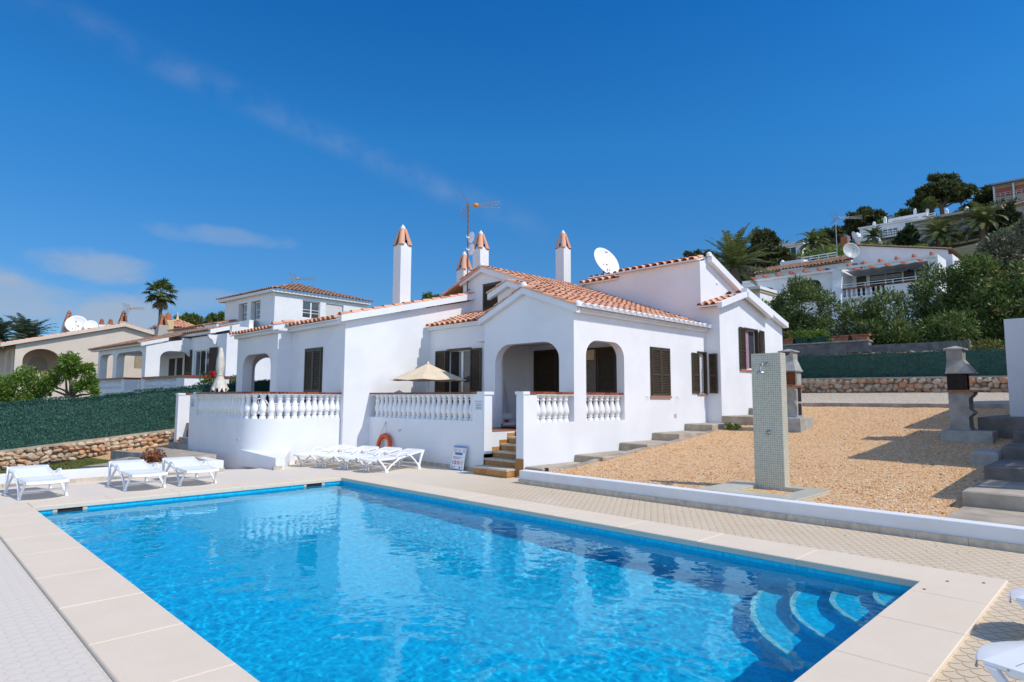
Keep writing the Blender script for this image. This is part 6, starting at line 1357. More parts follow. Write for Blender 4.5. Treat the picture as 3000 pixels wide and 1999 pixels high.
def build_bushes():
    bush('oleander_bush', 'dense oleander bush left of the terrace house end wall, above the green planters', 'bush', [((38.0, 14.0, 7.2), (1.5, 2.0, 2.3)), ((37.6, 13.2, 5.6), (1.2, 1.7, 1.5)), ((37.8, 15.1, 6.4), (1.0, .9, 1.6))], 15000, 'oleander_leaf', .20, .16, 11, G_, base=4.2)
    bush('oleander_bush', 'paler loose oleander right behind the gable end of the villa', 'bush', [((38.4, 17.0, 6.5), (1.1, 1.3, 2.0)), ((38.2, 16.4, 5.4), (1.2, 1.2, 1.3))], 7000, 'bright_leaf', .24, .12, 12, G_, base=4.2)
    bush('oleander_bush', 'low dark oleander hedge in front of the terrace house balcony', 'bush', [((36.8, 10.6, 6.0), (1.2, 1.4, 1.75)), ((36.6, 9.2, 6.2), (1.2, 1.3, 1.9)), ((36.0, 8.9, 5.0), (1.0, 1.8, 1.2)), ((34.6, 8.0, 4.8), (.8, 1.5, .9)), ((34.8, 9.6, 5.2), (.7, .8, .9))], 14000, 'oleander_leaf', .21, .15, 13, G_, base=4.2)
    bush('oleander_bush', 'tall broad oleander at the right, reaching the top of the terrace house pergola', 'bush', [((38.2, 7.2, 7.0), (1.5, 1.6, 2.2)), ((38.4, 5.4, 7.4), (1.6, 1.5, 2.1)), ((37.4, 6.6, 5.4), (1.3, 1.6, 1.4)), ((37.6, 4.7, 5.6), (1.4, 1.3, 1.5)), ((34.8, 6.2, 5.0), (.9, 1.4, 1.2))], 22000, 'oleander_leaf', .23, .15, 14, G_, base=4.2)
    bush('oleander_bush', 'sunlit oleander mass at the right edge above the white end wall', 'bush', [((38.8, 3.6, 7.2), (1.6, 1.5, 2.0)), ((37.8, 3.0, 5.4), (1.4, 1.5, 1.6)), ((38.6, 2.0, 6.6), (1.5, 1.4, 2.2))], 15000, 'oleander_leaf', .23, .15, 15, G_, base=4.2)
    bush('dry_scrub', 'low straw coloured scrub on top of the right hand green screen', 'bush', [((32.6, 5.3, 3.9), (.8, 1.1, .55)), ((32.4, 3.9, 3.9), (.8, 1.2, .6))], 2600, 'yellow_leaf', .16, .10, 16, None, base=3.3)
    bush('olive_bush', 'grey green scrub below the beige hillside block at the right', 'bush', [((70, 7.9, 15.3), (2.4, 1.9, 1.9)), ((72, 6.0, 16.8), (2.4, 1.6, 2.3)), ((66, 10.0, 13.2), (2.0, 1.6, 1.2))], 9000, 'olive_leaf', .38, .14, 17, None, base=12.5)
    bush('garden_shrub', 'rounded bright green shrub at the left edge behind the green screen', 'bush', [((4.9, 41.6, 2.2), (1.15, 1.3, 1.35)), ((4.1, 42.4, 2.0), (.8, .9, 1.0))], 9000, 'bright_leaf', .17, .17, 18, 'garden shrubs behind the left screen', base=.2)
    # open crowned little tree with bare forked branches
    r = random.Random(21); t = thing('small_tree', 'small open crowned tree with forked bare branches in front of the cream house', 'tree', (6.8, 39.8, .8))
    cl = [((6.72, 39.7, 3.75), (.60, .60, .55)), ((6.75, 39.75, 3.1), (.5, .5, .35)), ((7.25, 39.2, 3.35), (.42, .42, .35)), ((7.5, 39.0, 2.6), (.45, .45, .45)), ((6.15, 40.45, 2.65), (.55, .55, .4)), ((7.2, 39.4, 2.55), (.4, .4, .28)), ((6.4, 40.1, 3.3), (.35, .35, .3)), ((5.85, 40.75, 2.3), (.4, .4, .3)), ((7.7, 38.85, 2.2), (.3, .3, .3))]
    cr = MB(); sub = []
    for c, rad in cl: sub += clumps_in(c, rad, 7, r, (.35, .6), surf=.3)
    leafy(cr, sub, 8500, .17, .16, r, .2); cr.build('crown', 'bright_leaf', t)
    tr = MB(); tr.tube([(6.8, 39.8, .6), (6.82, 39.8, 1.6), (6.8, 39.78, 2.0)], [.14, .11, .09], 7); limbs(tr, (6.8, 39.78, 1.85), [c for c, _ in cl], .12, r, .35); tr.build('trunk', 'bark', t)
    bush('rose_bush', 'rose bush with one red bloom behind the screen by the folded parasol', 'bush', [((10.85, 31.5, 2.35), (.5, .6, .75)), ((10.5, 32.0, 2.1), (.4, .5, .5))], 1700, 'oleander_leaf', .13, .2, 22, None, base=.6)
    b = MB(); r = random.Random(3)
    for c in ((10.92, 31.3, 3.0), (10.6, 31.2, 2.85)): leafy(b, [(c, (.11, .11, .10))], 60 if c[2] > 2.9 else 12, .10, .4, r, .3)
    tag(b.build('rose_bloom', 'rose_red'), 'red rose bloom on the bush beside the folded parasol', 'flower')
    bush('climbing_shrub', 'small leafy shoot above the screen between the parasol and the arch', 'bush', [((11.7, 30.7, 2.7), (.22, .3, .32))], 260, 'oleander_leaf', .13, .2, 23, None, base=1.5)
    bush('succulent', 'reddish dry succulent in the bed behind the lounger nearest the round terrace', 'plant', [((5.05, 18.5, .33), (.28, .30, .17))], 700, 'dry_leaf', .10, .25, 24, None, base=.1)
    bush('weed_tuft', 'small green weed growing between the walkway and the gravel', 'plant', [((19.3, 9.4, 1.02), (.14, .35, .09))], 260, 'bright_leaf', .09, .2, 25, None, base=.9)
    g = MB(); r = random.Random(5)
    for _ in range(9000):
        x, y = r.uniform(-3, 4.9), r.uniform(17.6, 26.2); z = side_z(x, y)
        if x > 3.4 and y < 21.2 and x > 3.4: 
            if x > 3.6: continue
        a = r.uniform(0, 6.28); h = r.uniform(.03, .09); w = .012
        g.add([(x-w*math.cos(a), y-w*math.sin(a), z), (x+w*math.cos(a), y+w*math.sin(a), z), (x+r.uniform(-.04, .04), y+r.uniform(-.04, .04), z+h)], [(0, 1, 2)])
    o = g.build('lawn_grass', 'grass_blade', None, kind='stuff'); tag(o, 'short mossy grass between the rubble wall and the kerb', 'grass')
build_bushes()

def palm(name, label, c, base_z, L, n, mat, seed, droop=1.0, r_tr=.28, dead=0, low=-25, group=None, lw=.05, pairs=24, up=82):
    r = random.Random(seed); c = V(c); t = thing(name, label, 'palm', (c.x, c.y, base_z), group)
    tr = MB(); k = 8; tr.tube([(c.x+.05*math.sin(i), c.y, base_z-.5+(c.z-.1-base_z+.5)*i/k) for i in range(k+1)], [r_tr*(1.15-.25*i/k)*(1+.06*(i % 2)) for i in range(k+1)], 9); tr.build('trunk', 'palm_bark', t)
    def fronds(mb, cnt, lo, hi, LL, dr):
        for i in range(cnt):
            az = i*2.39996+r.uniform(-.2, .2); el = R(lo+(hi-lo)*((i+.5)/cnt)**.9+r.uniform(-6, 6)); l = LL*r.uniform(.82, 1.1)
            h = V((math.cos(az), math.sin(az), 0)); pts = []; p = c.copy(); e = el; m = 10
            for j in range(m+1): pts.append(p.copy()); d = h*math.cos(e)+V((0, 0, math.sin(e))); p = p+d*l/m; e -= dr*R(9.5)*(.45+j/m)*(1.0 if el > 0 else .5)
            mb.tube([tuple(q) for q in pts], [.035*(1-.8*j/m)+.006 for j in range(m+1)], 4, False)
            s = V((-h.y, h.x, 0))
            for j in range(pairs):
                q = .12+.88*j/pairs; f = q*m; i0 = min(int(f), m-1); p = pts[i0].lerp(pts[i0+1], f-i0); d = (pts[i0+1]-pts[i0]).normalized(); ll = l*.20*math.sin(math.pi*(.18+.8*q))**.7
                nn = s.cross(d)
                for sg in (-1, 1):
                    a = (s*sg*.78+d*.55+nn*.16*(-1 if nn.z < 0 else 1)+V((0, 0, -.14-.25*r.random()))).normalized(); w = d*lw
                    mb.add([tuple(p-w*.5), tuple(p+a*ll*.5-w*.45), tuple(p+a*ll), tuple(p+a*ll*.5+w*.45), tuple(p+w*.5)], [(0, 1, 2, 3, 4)])
    f = MB(); fronds(f, n, low, up, L, droop); f.build('fronds', mat, t)
    if dead: f = MB(); fronds(f, dead, -80, -35, L*.62, .6); f.build('dead_fronds', 'dead_frond', t)
    return t
def fan_palm(name, label, c, base_z, rad, n, seed, skirt=True, r_tr=.25):
    r = random.Random(seed); c = V(c); t = thing(name, label, 'palm', (c.x, c.y, base_z)); tr = MB(); tr.tube([(c.x, c.y, base_z-.5), (c.x+.1, c.y, (base_z+c.z)/2), (c.x, c.y, c.z)], [r_tr*1.1, r_tr, r_tr*.9], 8); tr.build('trunk', 'palm_bark', t)
    def fan(mb, d, l, s):
        p = c+d*l; d2 = (d+V((0, 0, -.35))).normalized(); a = d2.cross(V((0, 0, 1)));
        a = a.normalized() if a.length > .05 else V((1, 0, 0)); u = a.cross(d2)
        mb.tube([tuple(c), tuple(p)], .03, 4, False)
        for k in range(15):
            th = R(-105+15*k); q = (d2*math.cos(th)+a*math.sin(th)).normalized(); q = (q+V((0, 0, -.25*abs(th)/1.8-.12*r.random()))).normalized(); ll = s*r.uniform(.8, 1.1); w = q.cross(u).normalized()*.085*s
            mb.add([tuple(p), tuple(p+q*ll*.55+w), tuple(p+q*ll+V((0, 0, -.22*s*r.random()))), tuple(p+q*ll*.55-w)], [(0, 1, 2, 3)])
    g = MB()
    for i in range(n):
        az = i*2.39996; el = R(-30+112*((i+.5)/n)); fan(g, V((math.cos(az)*math.cos(el), math.sin(az)*math.cos(el), math.sin(el))), rad*r.uniform(.48, .68), rad*.52)
    g.build('fronds', 'fan_frond', t)
    if skirt:
        g = MB()
        for i in range(int(n*1.2)):
            az = i*2.39996; el = R(r.uniform(-86, -62)); fan(g, V((math.cos(az)*math.cos(el), math.sin(az)*math.cos(el), math.sin(el))), rad*r.uniform(.25, .75), rad*.36)
        g.build('dead_fronds', 'dead_frond', t)
def build_palms():
    palm('date_palm', 'date palm rising behind the gable end of the villa at the right', (48, 22.9, 12.6), 5.6, 3.5, 46, 'date_frond', 31, .5, .38, 0, -12, None, .09, 26, 86)
    palm('date_palm', 'drooping date palm in front of the beige hillside block, left of its fellow', (100, 18.5, 24.2), 20.5, 4.0, 44, 'date_frond', 32, 1.25, .45, 0, -30, 'date palms before the beige block', .12, 22)
    palm('date_palm', 'date palm at the right end of the beige hillside block beside the dark cypress', (100, 13.7, 25.1), 21, 3.9, 44, 'date_frond', 33, 1.2, .45, 0, -30, 'date palms before the beige block', .12, 22)
    palm('date_palm', 'small palm beside the little white house on the hill', (86, 30.0, 22.6), 18.5, 2.6, 34, 'date_frond', 34, 1.2, .3, 0, -25, None, .12, 18)
    palm('date_palm', 'low young palm on the hill in front of the long white house', (104, 27.5, 26.4), 23.0, 2.0, 30, 'fan_frond', 35, .9, .3, 0, -10, None, .12, 16)
    palm('date_palm', 'dark date palm behind the cream house at the far left', (11.3, 93.8, 8.6), 2.0, 3.7, 44, 'blue_frond', 36, .75, .45, 0, 0, 'date palms at the far left', .12, 24)
    palm('date_palm', 'date palm cut off by the left edge of the picture', (7.9, 88.0, 8.2), 2.0, 3.7, 44, 'blue_frond', 37, .8, .45, 0, -8, 'date palms at the far left', .12, 24)
    fan_palm('fan_palm', 'tall fan palm with a skirt of dead leaves on the left skyline', (26.9, 98.8, 16.7), 3.0, 2.35, 26, 38)
    fan_palm('fan_palm', 'thin dark fan palm in front of the big umbrella pine on the hill', (130, 25.2, 36.6), 31.5, 1.6, 26, 39, True, .3)
build_palms()

def pine(name, label, base, crown, n, seed, mat='pine_needle', size=.55, asp=.22, nsub=26, k=(.16, .30), flat=.6, trunk_r=.35, zmin=-.6, lean=(0, 0), group=None):
    """crown: list of (centre, radii)"""
    r = random.Random(seed); t = thing(name, label, 'tree', base, group); cl = []
    for c, rad in crown: cl += clumps_in(c, rad, nsub, r, k, flat, .45, zmin)
    m = MB(); sub = []
    for c, rad in cl: sub += [(V(c)+rndv(r)*rad[0]*.6, tuple(x*.55 for x in rad)) for _ in range(3)]
    leafy(m, sub, n, size, asp, r, .15, 0, .5); m.build('crown', mat, t)
    tr = MB(); b = V(base); c0 = V(crown[0][0]); f = b.lerp(c0, .55)+V((lean[0], lean[1], 0)); tr.tube([tuple(b-V((0, 0, 1))), tuple(b.lerp(f, .5)+rndv(r)*.1), tuple(f)], [trunk_r, trunk_r*.8, trunk_r*.6], 8)
    limbs(tr, tuple(f), [tuple(c) for c, _ in r.sample(cl, min(len(cl), 16))], trunk_r*.7, r, .2); tr.build('trunk', 'bark', t)
def build_trees():
    pine('umbrella_pine', 'big umbrella pine crowning the right hand hill', (140, 25.0, 34.8), [((140, 25.6, 41.4), (4.2, 3.9, 2.9)), ((140, 28.2, 40.0), (2.4, 2.2, 1.7)), ((140, 22.0, 40.2), (3.0, 2.4, 2.4))], 15000, 41, size=.75, nsub=22, k=(.24, .42), flat=.5, trunk_r=.55, zmin=-.45)
    pine('umbrella_pine', 'round topped pine on the ridge left of the long white house', (150, 41.5, 36.5), [((150, 41.2, 41.4), (4.2, 4.2, 2.9)), ((150, 43.5, 39.5), (3.2, 2.8, 2.3))], 11000, 42, size=.75, trunk_r=.5, zmin=-.8, flat=.7)
    pine('pine_tree', 'broad dark conical pine between the date palm and the little white house', (82, 34.2, 17), [((82, 34.6, 20.0), (3.3, 3.2, 3.0)), ((82, 34.9, 23.0), (2.1, 2.0, 2.3)), ((82, 36.6, 20.6), (2.0, 1.8, 2.3)), ((82, 32.6, 19.6), (1.9, 1.7, 2.2))], 17000, 43, size=.48, trunk_r=.4, zmin=-1, nsub=24, flat=.75)
    pine('pine_tree', 'flat pine crown peeping over the roof of the long white house', (160, 35.0, 38), [((160, 35.0, 42.6), (3.5, 3.4, 2.0))], 5000, 44, size=.75, zmin=-.5)
    pine('pine_tree', 'small bushy pine on the ridge above the little white house', (110, 35.5, 24), [((110, 35.5, 28.6), (2.0, 2.0, 2.0)), ((110, 37.0, 26.6), (1.6, 1.6, 1.5))], 5500, 45, size=.5, zmin=-.9)
    pine('pine_tree', 'dark pine clump showing above the villa gable on the right', (90, 48.5, 21), [((90, 48.5, 24.2), (2.4, 2.9, 1.3))], 3500, 46, size=.5, zmin=-.8)
    pine('pine_tree', 'dark round tree on the ridge next to the block with brown balconies', (150, 19.0, 36), [((150, 19.0, 41.0), (3.4, 3.2, 2.6)), ((150, 21.5, 39.0), (2.6, 2.4, 2.2))], 8000, 47, size=.75, zmin=-1)
    pine('cypress', 'dark cypress clump beside the long white house on the hill', (100, 22.2, 21.5), [((100, 22.2, 24.4), (1.5, 1.5, 2.2)), ((100, 22.9, 23.4), (1.2, 1.2, 1.7)), ((100, 21.6, 23.2), (1.1, 1.1, 1.7))], 7000, 48, 'cypress_leaf', .42, .2, zmin=-1, flat=1.1)
    pine('cypress', 'tall dark cypress clump at the right edge of the hill', (100, 10.9, 21.5), [((100, 11.3, 24.2), (1.6, 1.5, 3.0)), ((100, 10.1, 23.4), (1.4, 1.3, 2.3))], 8000, 49, 'cypress_leaf', .42, .2, zmin=-1, flat=1.1)
    pine('distant_tree', 'broad green tree on the left skyline right of the tall palm', (37.5, 115, 9), [((36.3, 117.3, 14.7), (3.0, 2.6, 1.7)), ((40.3, 113.8, 14.9), (2.6, 2.3, 1.8))], 6500, 50, 'oleander_leaf', .55, .2, zmin=-.8)
    palm('date_palm', 'pale low palm between the two green crowns on the left skyline', (38.2, 115.2, 13.8), 9, 2.8, 30, 'date_frond', 51, 1.1, .3, 0, -20, None, .12, 16)
    pine('distant_tree', 'small tree top peeping over the villa roof beside the tall chimney', (36.4, 47.4, 7), [((36.4, 47.4, 11.2), (1.3, 1.3, .9))], 1800, 52, 'oleander_leaf', .25, .2, zmin=-.8)
    # scrub along the hillside
    r = random.Random(60)
    spots = [(92, 33.0, 3.0, 'bright_leaf'), (98, 37.5, 3.4, 'oleander_leaf'), (104, 33.5, 3.0, 'oleander_leaf'), (108, 38.5, 3.2, 'cypress_leaf'), (97, 31.0, 2.6, 'yellow_leaf'), (101, 28.5, 2.4, 'oleander_leaf'), (110, 31.0, 2.2, 'oleander_leaf'), (119, 28.5, 1.6, 'cypress_leaf'), (119, 25.5, 1.5, 'cypress_leaf'), (119, 32, 1.7, 'cypress_leaf'),
             (90, 38.5, 3.0, 'olive_leaf'), (84, 38.8, 2.6, 'cypress_leaf'), (78, 33.5, 2.4, 'olive_leaf'), (76, 30.5, 2.2, 'olive_leaf'), (80, 28.0, 2.4, 'oleander_leaf'), (86, 25.5, 2.6, 'bright_leaf'), (92, 23.5, 1.7, 'oleander_leaf'), (94, 20.0, 1.4, 'bright_leaf'), (96, 25.8, 1.5, 'yellow_leaf'),
             (84, 9.0, 2.0, 'oleander_leaf'), (78, 8.0, 2.2, 'oleander_leaf'), (128, 17.0, 3.2, 'bright_leaf'), (134, 19.0, 3.0, 'cypress_leaf'), (136, 15.6, 3.0, 'cypress_leaf'),
             (60, 8.6, 2.4, 'oleander_leaf'), (54, 6.0, 2.6, 'oleander_leaf'), (50, 4.5, 2.6, 'oleander_leaf'), (64, 27, 2.4, 'olive_leaf'), (58, 29, 2.2, 'oleander_leaf'), (52, 26.5, 2.0, 'cypress_leaf'), (70, 36, 2.6, 'cypress_leaf'), (74, 42, 2.8, 'oleander_leaf'), (86, 47, 3.0, 'cypress_leaf'), (145, 30, 3.2, 'cypress_leaf'), (145, 35, 3.2, 'oleander_leaf'), (142, 46, 3.4, 'oleander_leaf'), (130, 43, 3.4, 'oleander_leaf'), (122, 40, 3.2, 'cypress_leaf'), (139, 20.5, 3.2, 'cypress_leaf')]
    kinds = {'bright_leaf': 'bright green', 'oleander_leaf': 'mid green', 'cypress_leaf': 'very dark', 'olive_leaf': 'grey green', 'yellow_leaf': 'yellowish'}
    protos = {}
    for i, (x, y, s, mt) in enumerate(spots):
        key = (mt, i % 2); z = hill_z(x, y); lab = '%s scrub bush among the houses on the right hand hill' % kinds[mt]
        if key not in protos:
            rr = random.Random(70+i); t = thing('scrub_bush', lab, 'bush', (0, 0, 0), kinds[mt]+' scrub on the hill'); m = MB(); cl = clumps_in((0, 0, .45), (1, 1, .62), 16, rr, (.26, .48), .9, .5, -.6)
            leafy(m, cl, 2000, .15, .22, rr, .3); m.build('foliage', mt, t); protos[key] = t
        else:
            t = dup(protos[key], (0, 0, 0), 0, lab, kinds[mt]+' scrub on the hill')
        t.location = (x, y, z-.3); t.scale = (s*r.uniform(.9, 1.2), s*r.uniform(.9, 1.2), s*r.uniform(.8, 1.15)); t.rotation_euler = (0, 0, r.uniform(0, 6.28))
build_trees()

# ================================================================== terrace house on the right, with planters below
def build_terrace_house():
    t = thing('terrace_house', 'white terrace house with pergola and balustraded balcony above the oleanders on the right', 'house', (58, 16, 7)); P = 'house_white'
    T = FR(56, 0, -90)   # local x = -y
    m = MB(T); m.plate(rect(-17.3, -10.85, 6, 10.3), [], .0, .3); m.build('wall', P, t)
    m = MB(T); m.box((-17.3, 2.5, 10.3), (-10.85, 2.8, 13.0)); m.box((-17.3, .3, 10.1), (-10.85, 2.5, 10.3)); m.build('balcony_room', P, t)
    m = MB(T); m.plate([(-26, 6), (-17.8, 6), (-17.8, 12.7), (-26, 12.7)], [arch(-24.6, -23.0, 10.3, 12.0, .5), arch(-21.8, -19, 10.3, 12.2, .6)], .0, .4); m.build('wall', P, t)
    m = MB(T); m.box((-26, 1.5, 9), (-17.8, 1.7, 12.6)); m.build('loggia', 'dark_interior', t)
    m = MB(T); m.prism([(-18.0, -.3, 6), (-18.0, -1.3, 6), (-18.0, -.9, 10.0), (-18.0, -.25, 11.9), (-18.0, -.25, 12.9), (-18, 2.6, 12.9), (-18, 2.6, 6)], (.72, 0, 0)); m.build('buttress', P, t)
    m = MB(T); m.box((-11.15, -.25, 10.2), (-10.5, 2.6, 12.9)); m.build('wall', P, t)
    m = MB(T); m.plate([(-17.6, 12.2), (-10.6, 12.2), (-10.6, 14.0), (-17.2, 15.45), (-17.6, 15.2)], [], 4.0, .3); m.build('wall', P, t)
    m = MB(T); m.box((-26.5, 4.0, 12.2), (-17.6, 4.3, 14.1)); m.box((-10.6, 3.99, 6), (-10.3, 9, 13.6)); m.build('wall', P, t)
    m = MB(T); m.plate([(-17.2, 10.3), (-16.6, 10.3), (-16.6, 12.6), (-17.2, 12.6)], [], -.1, .2) if False else None
    rt = MB(T); tiles(rt, None, (-26.6, 3.6, 14.25), (1, 0, 0), (0, 1, .3), 8.9, 4, .32, .45); rt.add([(-17.25, 3.9, 15.5), (-10.2, 3.9, 13.95), (-10.2, 9, 13.95), (-17.25, 9, 15.5)], [(0, 1, 2, 3)]); verge(rt, MB(), (-10.3, 3.85, 14.0), (-17.2, 3.85, 15.52), .1, .1, (0, 1, 0)); rt.build('roof', 'old_tile', t)
    # windows
    for x, w, lv in ((-16.0, 2.5, 2), (-12.6, 1.4, 2)):
        o = casement(t, T @ FR(x, 2.5, 0, 10.35), w, 2.1 if lv else 1, 2, None, -.02, 'french_window'); b = MB(T); b.box((x+.1, 2.46, 11.95), (x+w-.1, 2.475, 12.3)); b.build('blind', 'slate_awning', o)
    for x in (-16.95, -13.42): m = MB(T); m.box((x, 2.44, 10.35), (x+.75, 2.5, 12.4)); m.build('shutter', 'shutter_brown', t)
    m = MB(T); m.lathe([(0, .3), (.12, .22), (.08, -.1), (0, -.15)], (-12.95, 2.2, 12.35), 6); m.build('wall_lantern', 'sign_navy', t)
    # pergola: white beam, red purlin ends, sagging awning
    m = MB(T); m.box((-17.5, -.35, 12.70), (-10.6, -.15, 12.90)); m.box((-25.8, -.35, 12.62), (-18.0, -.15, 12.80)); pg = m.build('pergola_beam', 'white_paint', t)
    for k in range(13):
        x = -25.0+1.17*k
        if -18.2 < x < -17.2: continue
        m = MB(T); m.prism([(x, -.6, 12.90), (x, -.45, 13.12), (x, 3.9, 13.12), (x, 3.9, 12.90)], (.16, 0, 0)); m.build('purlin', 'pergola_red', pg)
    aw = MB(T); n = 24
    vs = [p for i in range(n+1) for p in ((-17.1+6.1*i/n, .1, 12.62-.10*abs(math.sin(i*.8))), (-17.1+6.1*i/n, 1.6, 12.5-.22*abs(math.sin(i*.8))), (-17.1+6.1*i/n, 2.45, 12.62))]
    aw.add(vs, [(3*i, 3*i+3, 3*i+4, 3*i+1) for i in range(n)]+[(3*i+1, 3*i+4, 3*i+5, 3*i+2) for i in range(n)], True); aw.build('awning', 'awning', pg)
    # balcony balustrade and rails
    m = MB(T); m.box((-17.3, -.15, 10.2), (-10.9, .15, 10.35)); m.box((-14.2, -.12, 10.35), (-10.9, .12, 11.0)); ob = m.build('balustrade', P, t)
    balusters(ob, [(56, 17.0-.36*k) for k in range(8)], 10.35, .65, P, 8)
    m = MB(T); m.box((-17.3, -.14, 11.0), (-10.9, .14, 11.08)); m.build('tile_coping', 'red_glazed_tile', ob)
    m = MB(T)
    for z in (11.22, 11.42): m.tube([(-17.4, -.05, z), (-10.9, -.05, z)], .035, 6)
    for x in (-15.6, -13.6, -12): m.tube([(x, -.05, 11.0), (x, -.05, 11.42)], .035, 6)
    m.build('hand_rail', 'white_paint', ob)
    m = MB(T); m.box((-18.3, 3.2, 15.0), (-17.75, 3.8, 16.3)); o = m.build('chimney', 'fire_brick', t); m = MB(T); m.lathe([(.3, 16.3), (.25, 16.6), (0, 16.8)], (-17.3, 4.5, 0), 8); m.build('chimney_pot', P, o)
    G = 'air conditioners on the terrace house'
    for x, y, z, l in ((-19.5, 3.5, 13.05, 'left air conditioner under the tiled eave of the terrace house'), (-17.15, 3.4, 13.15, 'right air conditioner under the grey dish on the terrace house')):
        a = thing('air_conditioner', l, 'air conditioner', (56+y, -x, z), G); q = T @ FR(x, y, 0, z); m = MB(q); m.cham((-.5, 0, 0), (.5, .35, .75), .02); m.build('casing', 'ac_grey', a); m = MB(q); m.lathe([(0, 0), (.30, 0), (.31, .01), (0, .02)], n=16, M_=Matrix.Translation((-.15, 0, .37)) @ Matrix.Rotation(R(90), 4, 'X')); m.build('fan_grille', 'ac_grille', a); m = MB(q); m.box((.26, -.006, .12), (.46, 0, .28)); m.box((.26, -.006, .36), (.46, 0, .58)); m.build('label_panel', 'sign_navy', a)
    a = thing('tv_antenna', 'orange tipped tv antenna on a tall mast left of the grey dish on the right', 'antenna', (57, 18.0, 14.3)); m = MB(); m.tube([(57, 17.95, 14.2), (57, 17.95, 17.6)], .035, 6); m.build('mast', 'galvanised', a); m, o = MB(), MB(); yagi(m, o, (57, 17.95, 17.5), -50, 2.2, 6, .35); m.build('aerial', 'galvanised', a); o.build('dipole_box', 'antenna_orange', a)
    # planters on the retaining wall
    rr = random.Random(90)
    for y, w, mt, lf, l in ((12.93, .64, 'terracotta_pot', 'yellow_leaf', 'terracotta planter with dry yellow plant at the left end of the retaining wall'), (12.2, .64, 'green_pot', 'bright_leaf', 'dark green planter next to the terracotta one, left of two green planters'), (11.36, .64, 'green_pot', 'bright_leaf', 'dark green planter at the foot of the white buttress, right of two green planters'),
            (10.35, .74, 'terracotta_pot', 'cypress_leaf', 'reddish trough planter with dark spiky plant right of the white buttress'), (9.5, .72, 'terracotta_pot', 'cypress_leaf', 'reddish trough planter under the dark oleanders, last on the retaining wall')): make_planter(y, w, mt, lf, l, rr, 33.0, 4.73)
def make_planter(y, w, mt, lf, l, rr, x, z):
    p = thing('planter', l, 'planter', (x, y, z), 'planters on the retaining wall'); a = .2; h = .28
    m = MB(); m.add([(x-a*.8, y-w*.42, z), (x+a*.8, y-w*.42, z), (x+a*.8, y+w*.42, z), (x-a*.8, y+w*.42, z), (x-a, y-w/2, z+h), (x+a, y-w/2, z+h), (x+a, y+w/2, z+h), (x-a, y+w/2, z+h)], [(3, 2, 1, 0)]+[(i, (i+1) % 4, 4+(i+1) % 4, 4+i) for i in range(4)]+[(4, 5, 6, 7)])
    m.box((x-a-.03, y-w/2-.03, z+h-.06), (x+a+.03, y+w/2+.03, z+h+.01)); m.build('trough', mt, p)
    m = MB(); leafy(m, [((x, y+w*.3*q, z+h+.12), (.22, .2, .25)) for q in (-1, 0, 1)], 320, .20, .12, rr, .1, 0, .9); m.build('foliage', lf, p)
build_terrace_house()

# ================================================================== houses up the hill
def hill_house(label, x, y0, y1, z0, z1, depth, mat, parts, group=None, cat='house'):
    """front faces -x; local x runs from y1 (left) to y0 (right)"""
    t = thing('hill_house', label, cat, (x, (y0+y1)/2, z0), group); T = FR(x, y1, -90); w = y1-y0
    m = MB(T); m.box((0, 0, z0-4), (w, depth, z1)); m.build('wall', mat, t)
    m = MB(T); m.box((-.2, -.25, z1), (w+.2, depth+.2, z1+.28)); m.build('roof_slab', mat if 'white' in mat else 'hill_beige', t)
    for k, (kind, a) in enumerate(parts):
        m = MB(T); nm = kind
        if kind in ('window', 'opening', 'shutter'):
            xa, xb, za, zb_ = a[:4]; m.box((xa, -.06, za), (xb, .1, zb_)); o = m.build({'window': 'window', 'opening': 'opening', 'shutter': 'shutter'}[kind], a[4] if len(a) > 4 else 'dark_interior', t)
            if kind == 'window':
                f = MB(T); f.box((xa-.08, -.09, za-.08), (xb+.08, -.03, za)); f.box((xa-.08, -.09, zb_), (xb+.08, -.03, zb_+.08))
                n = max(1, round((xb-xa)/.9))
                for i in range(n+1): q = xa+(xb-xa)*i/n; f.box((q-.05, -.085, za), (q+.05, -.03, zb_))
                f.build('frame', 'white_paint', o)
        elif kind == 'block': m.box(a[:3], a[3:6]); m.build('annex', a[6] if len(a) > 6 else mat, t)
        elif kind == 'slab': m.box(a[:3], a[3:6]); m.build('balcony_slab', a[6] if len(a) > 6 else mat, t)
        elif kind == 'roof': m.prism(a[0], a[1]); m.build('roof', a[2], t)
        elif kind == 'chimney': m.cham((a[0]-.22, a[1]-.22, a[2]), (a[0]+.22, a[1]+.22, a[3]), .03); m.lathe([(.26, a[3]), (.26, a[3]+.08), (.12, a[3]+.25), (0, a[3]+.3)], (a[0], a[1], 0), 8); m.build('chimney', 'white_plaster', t)
        elif kind == 'rail':
            xa, xb, y, za, h = a[:5]
            for z in (za+h, za+h*.5): m.tube([(xa, y, z), (xb, y, z)], .045, 4)
            n = max(2, round((xb-xa)/.8))
            for i in range(n+1): q = xa+(xb-xa)*i/n; m.tube([(q, y, za), (q, y, za+h)], .04, 4)
            m.build('railing', a[5], t)
        elif kind == 'post': m.box((a[0]-.12, a[1]-.12, a[2]), (a[0]+.12, a[1]+.12, a[3])); m.build('post', a[4], t)
    return t
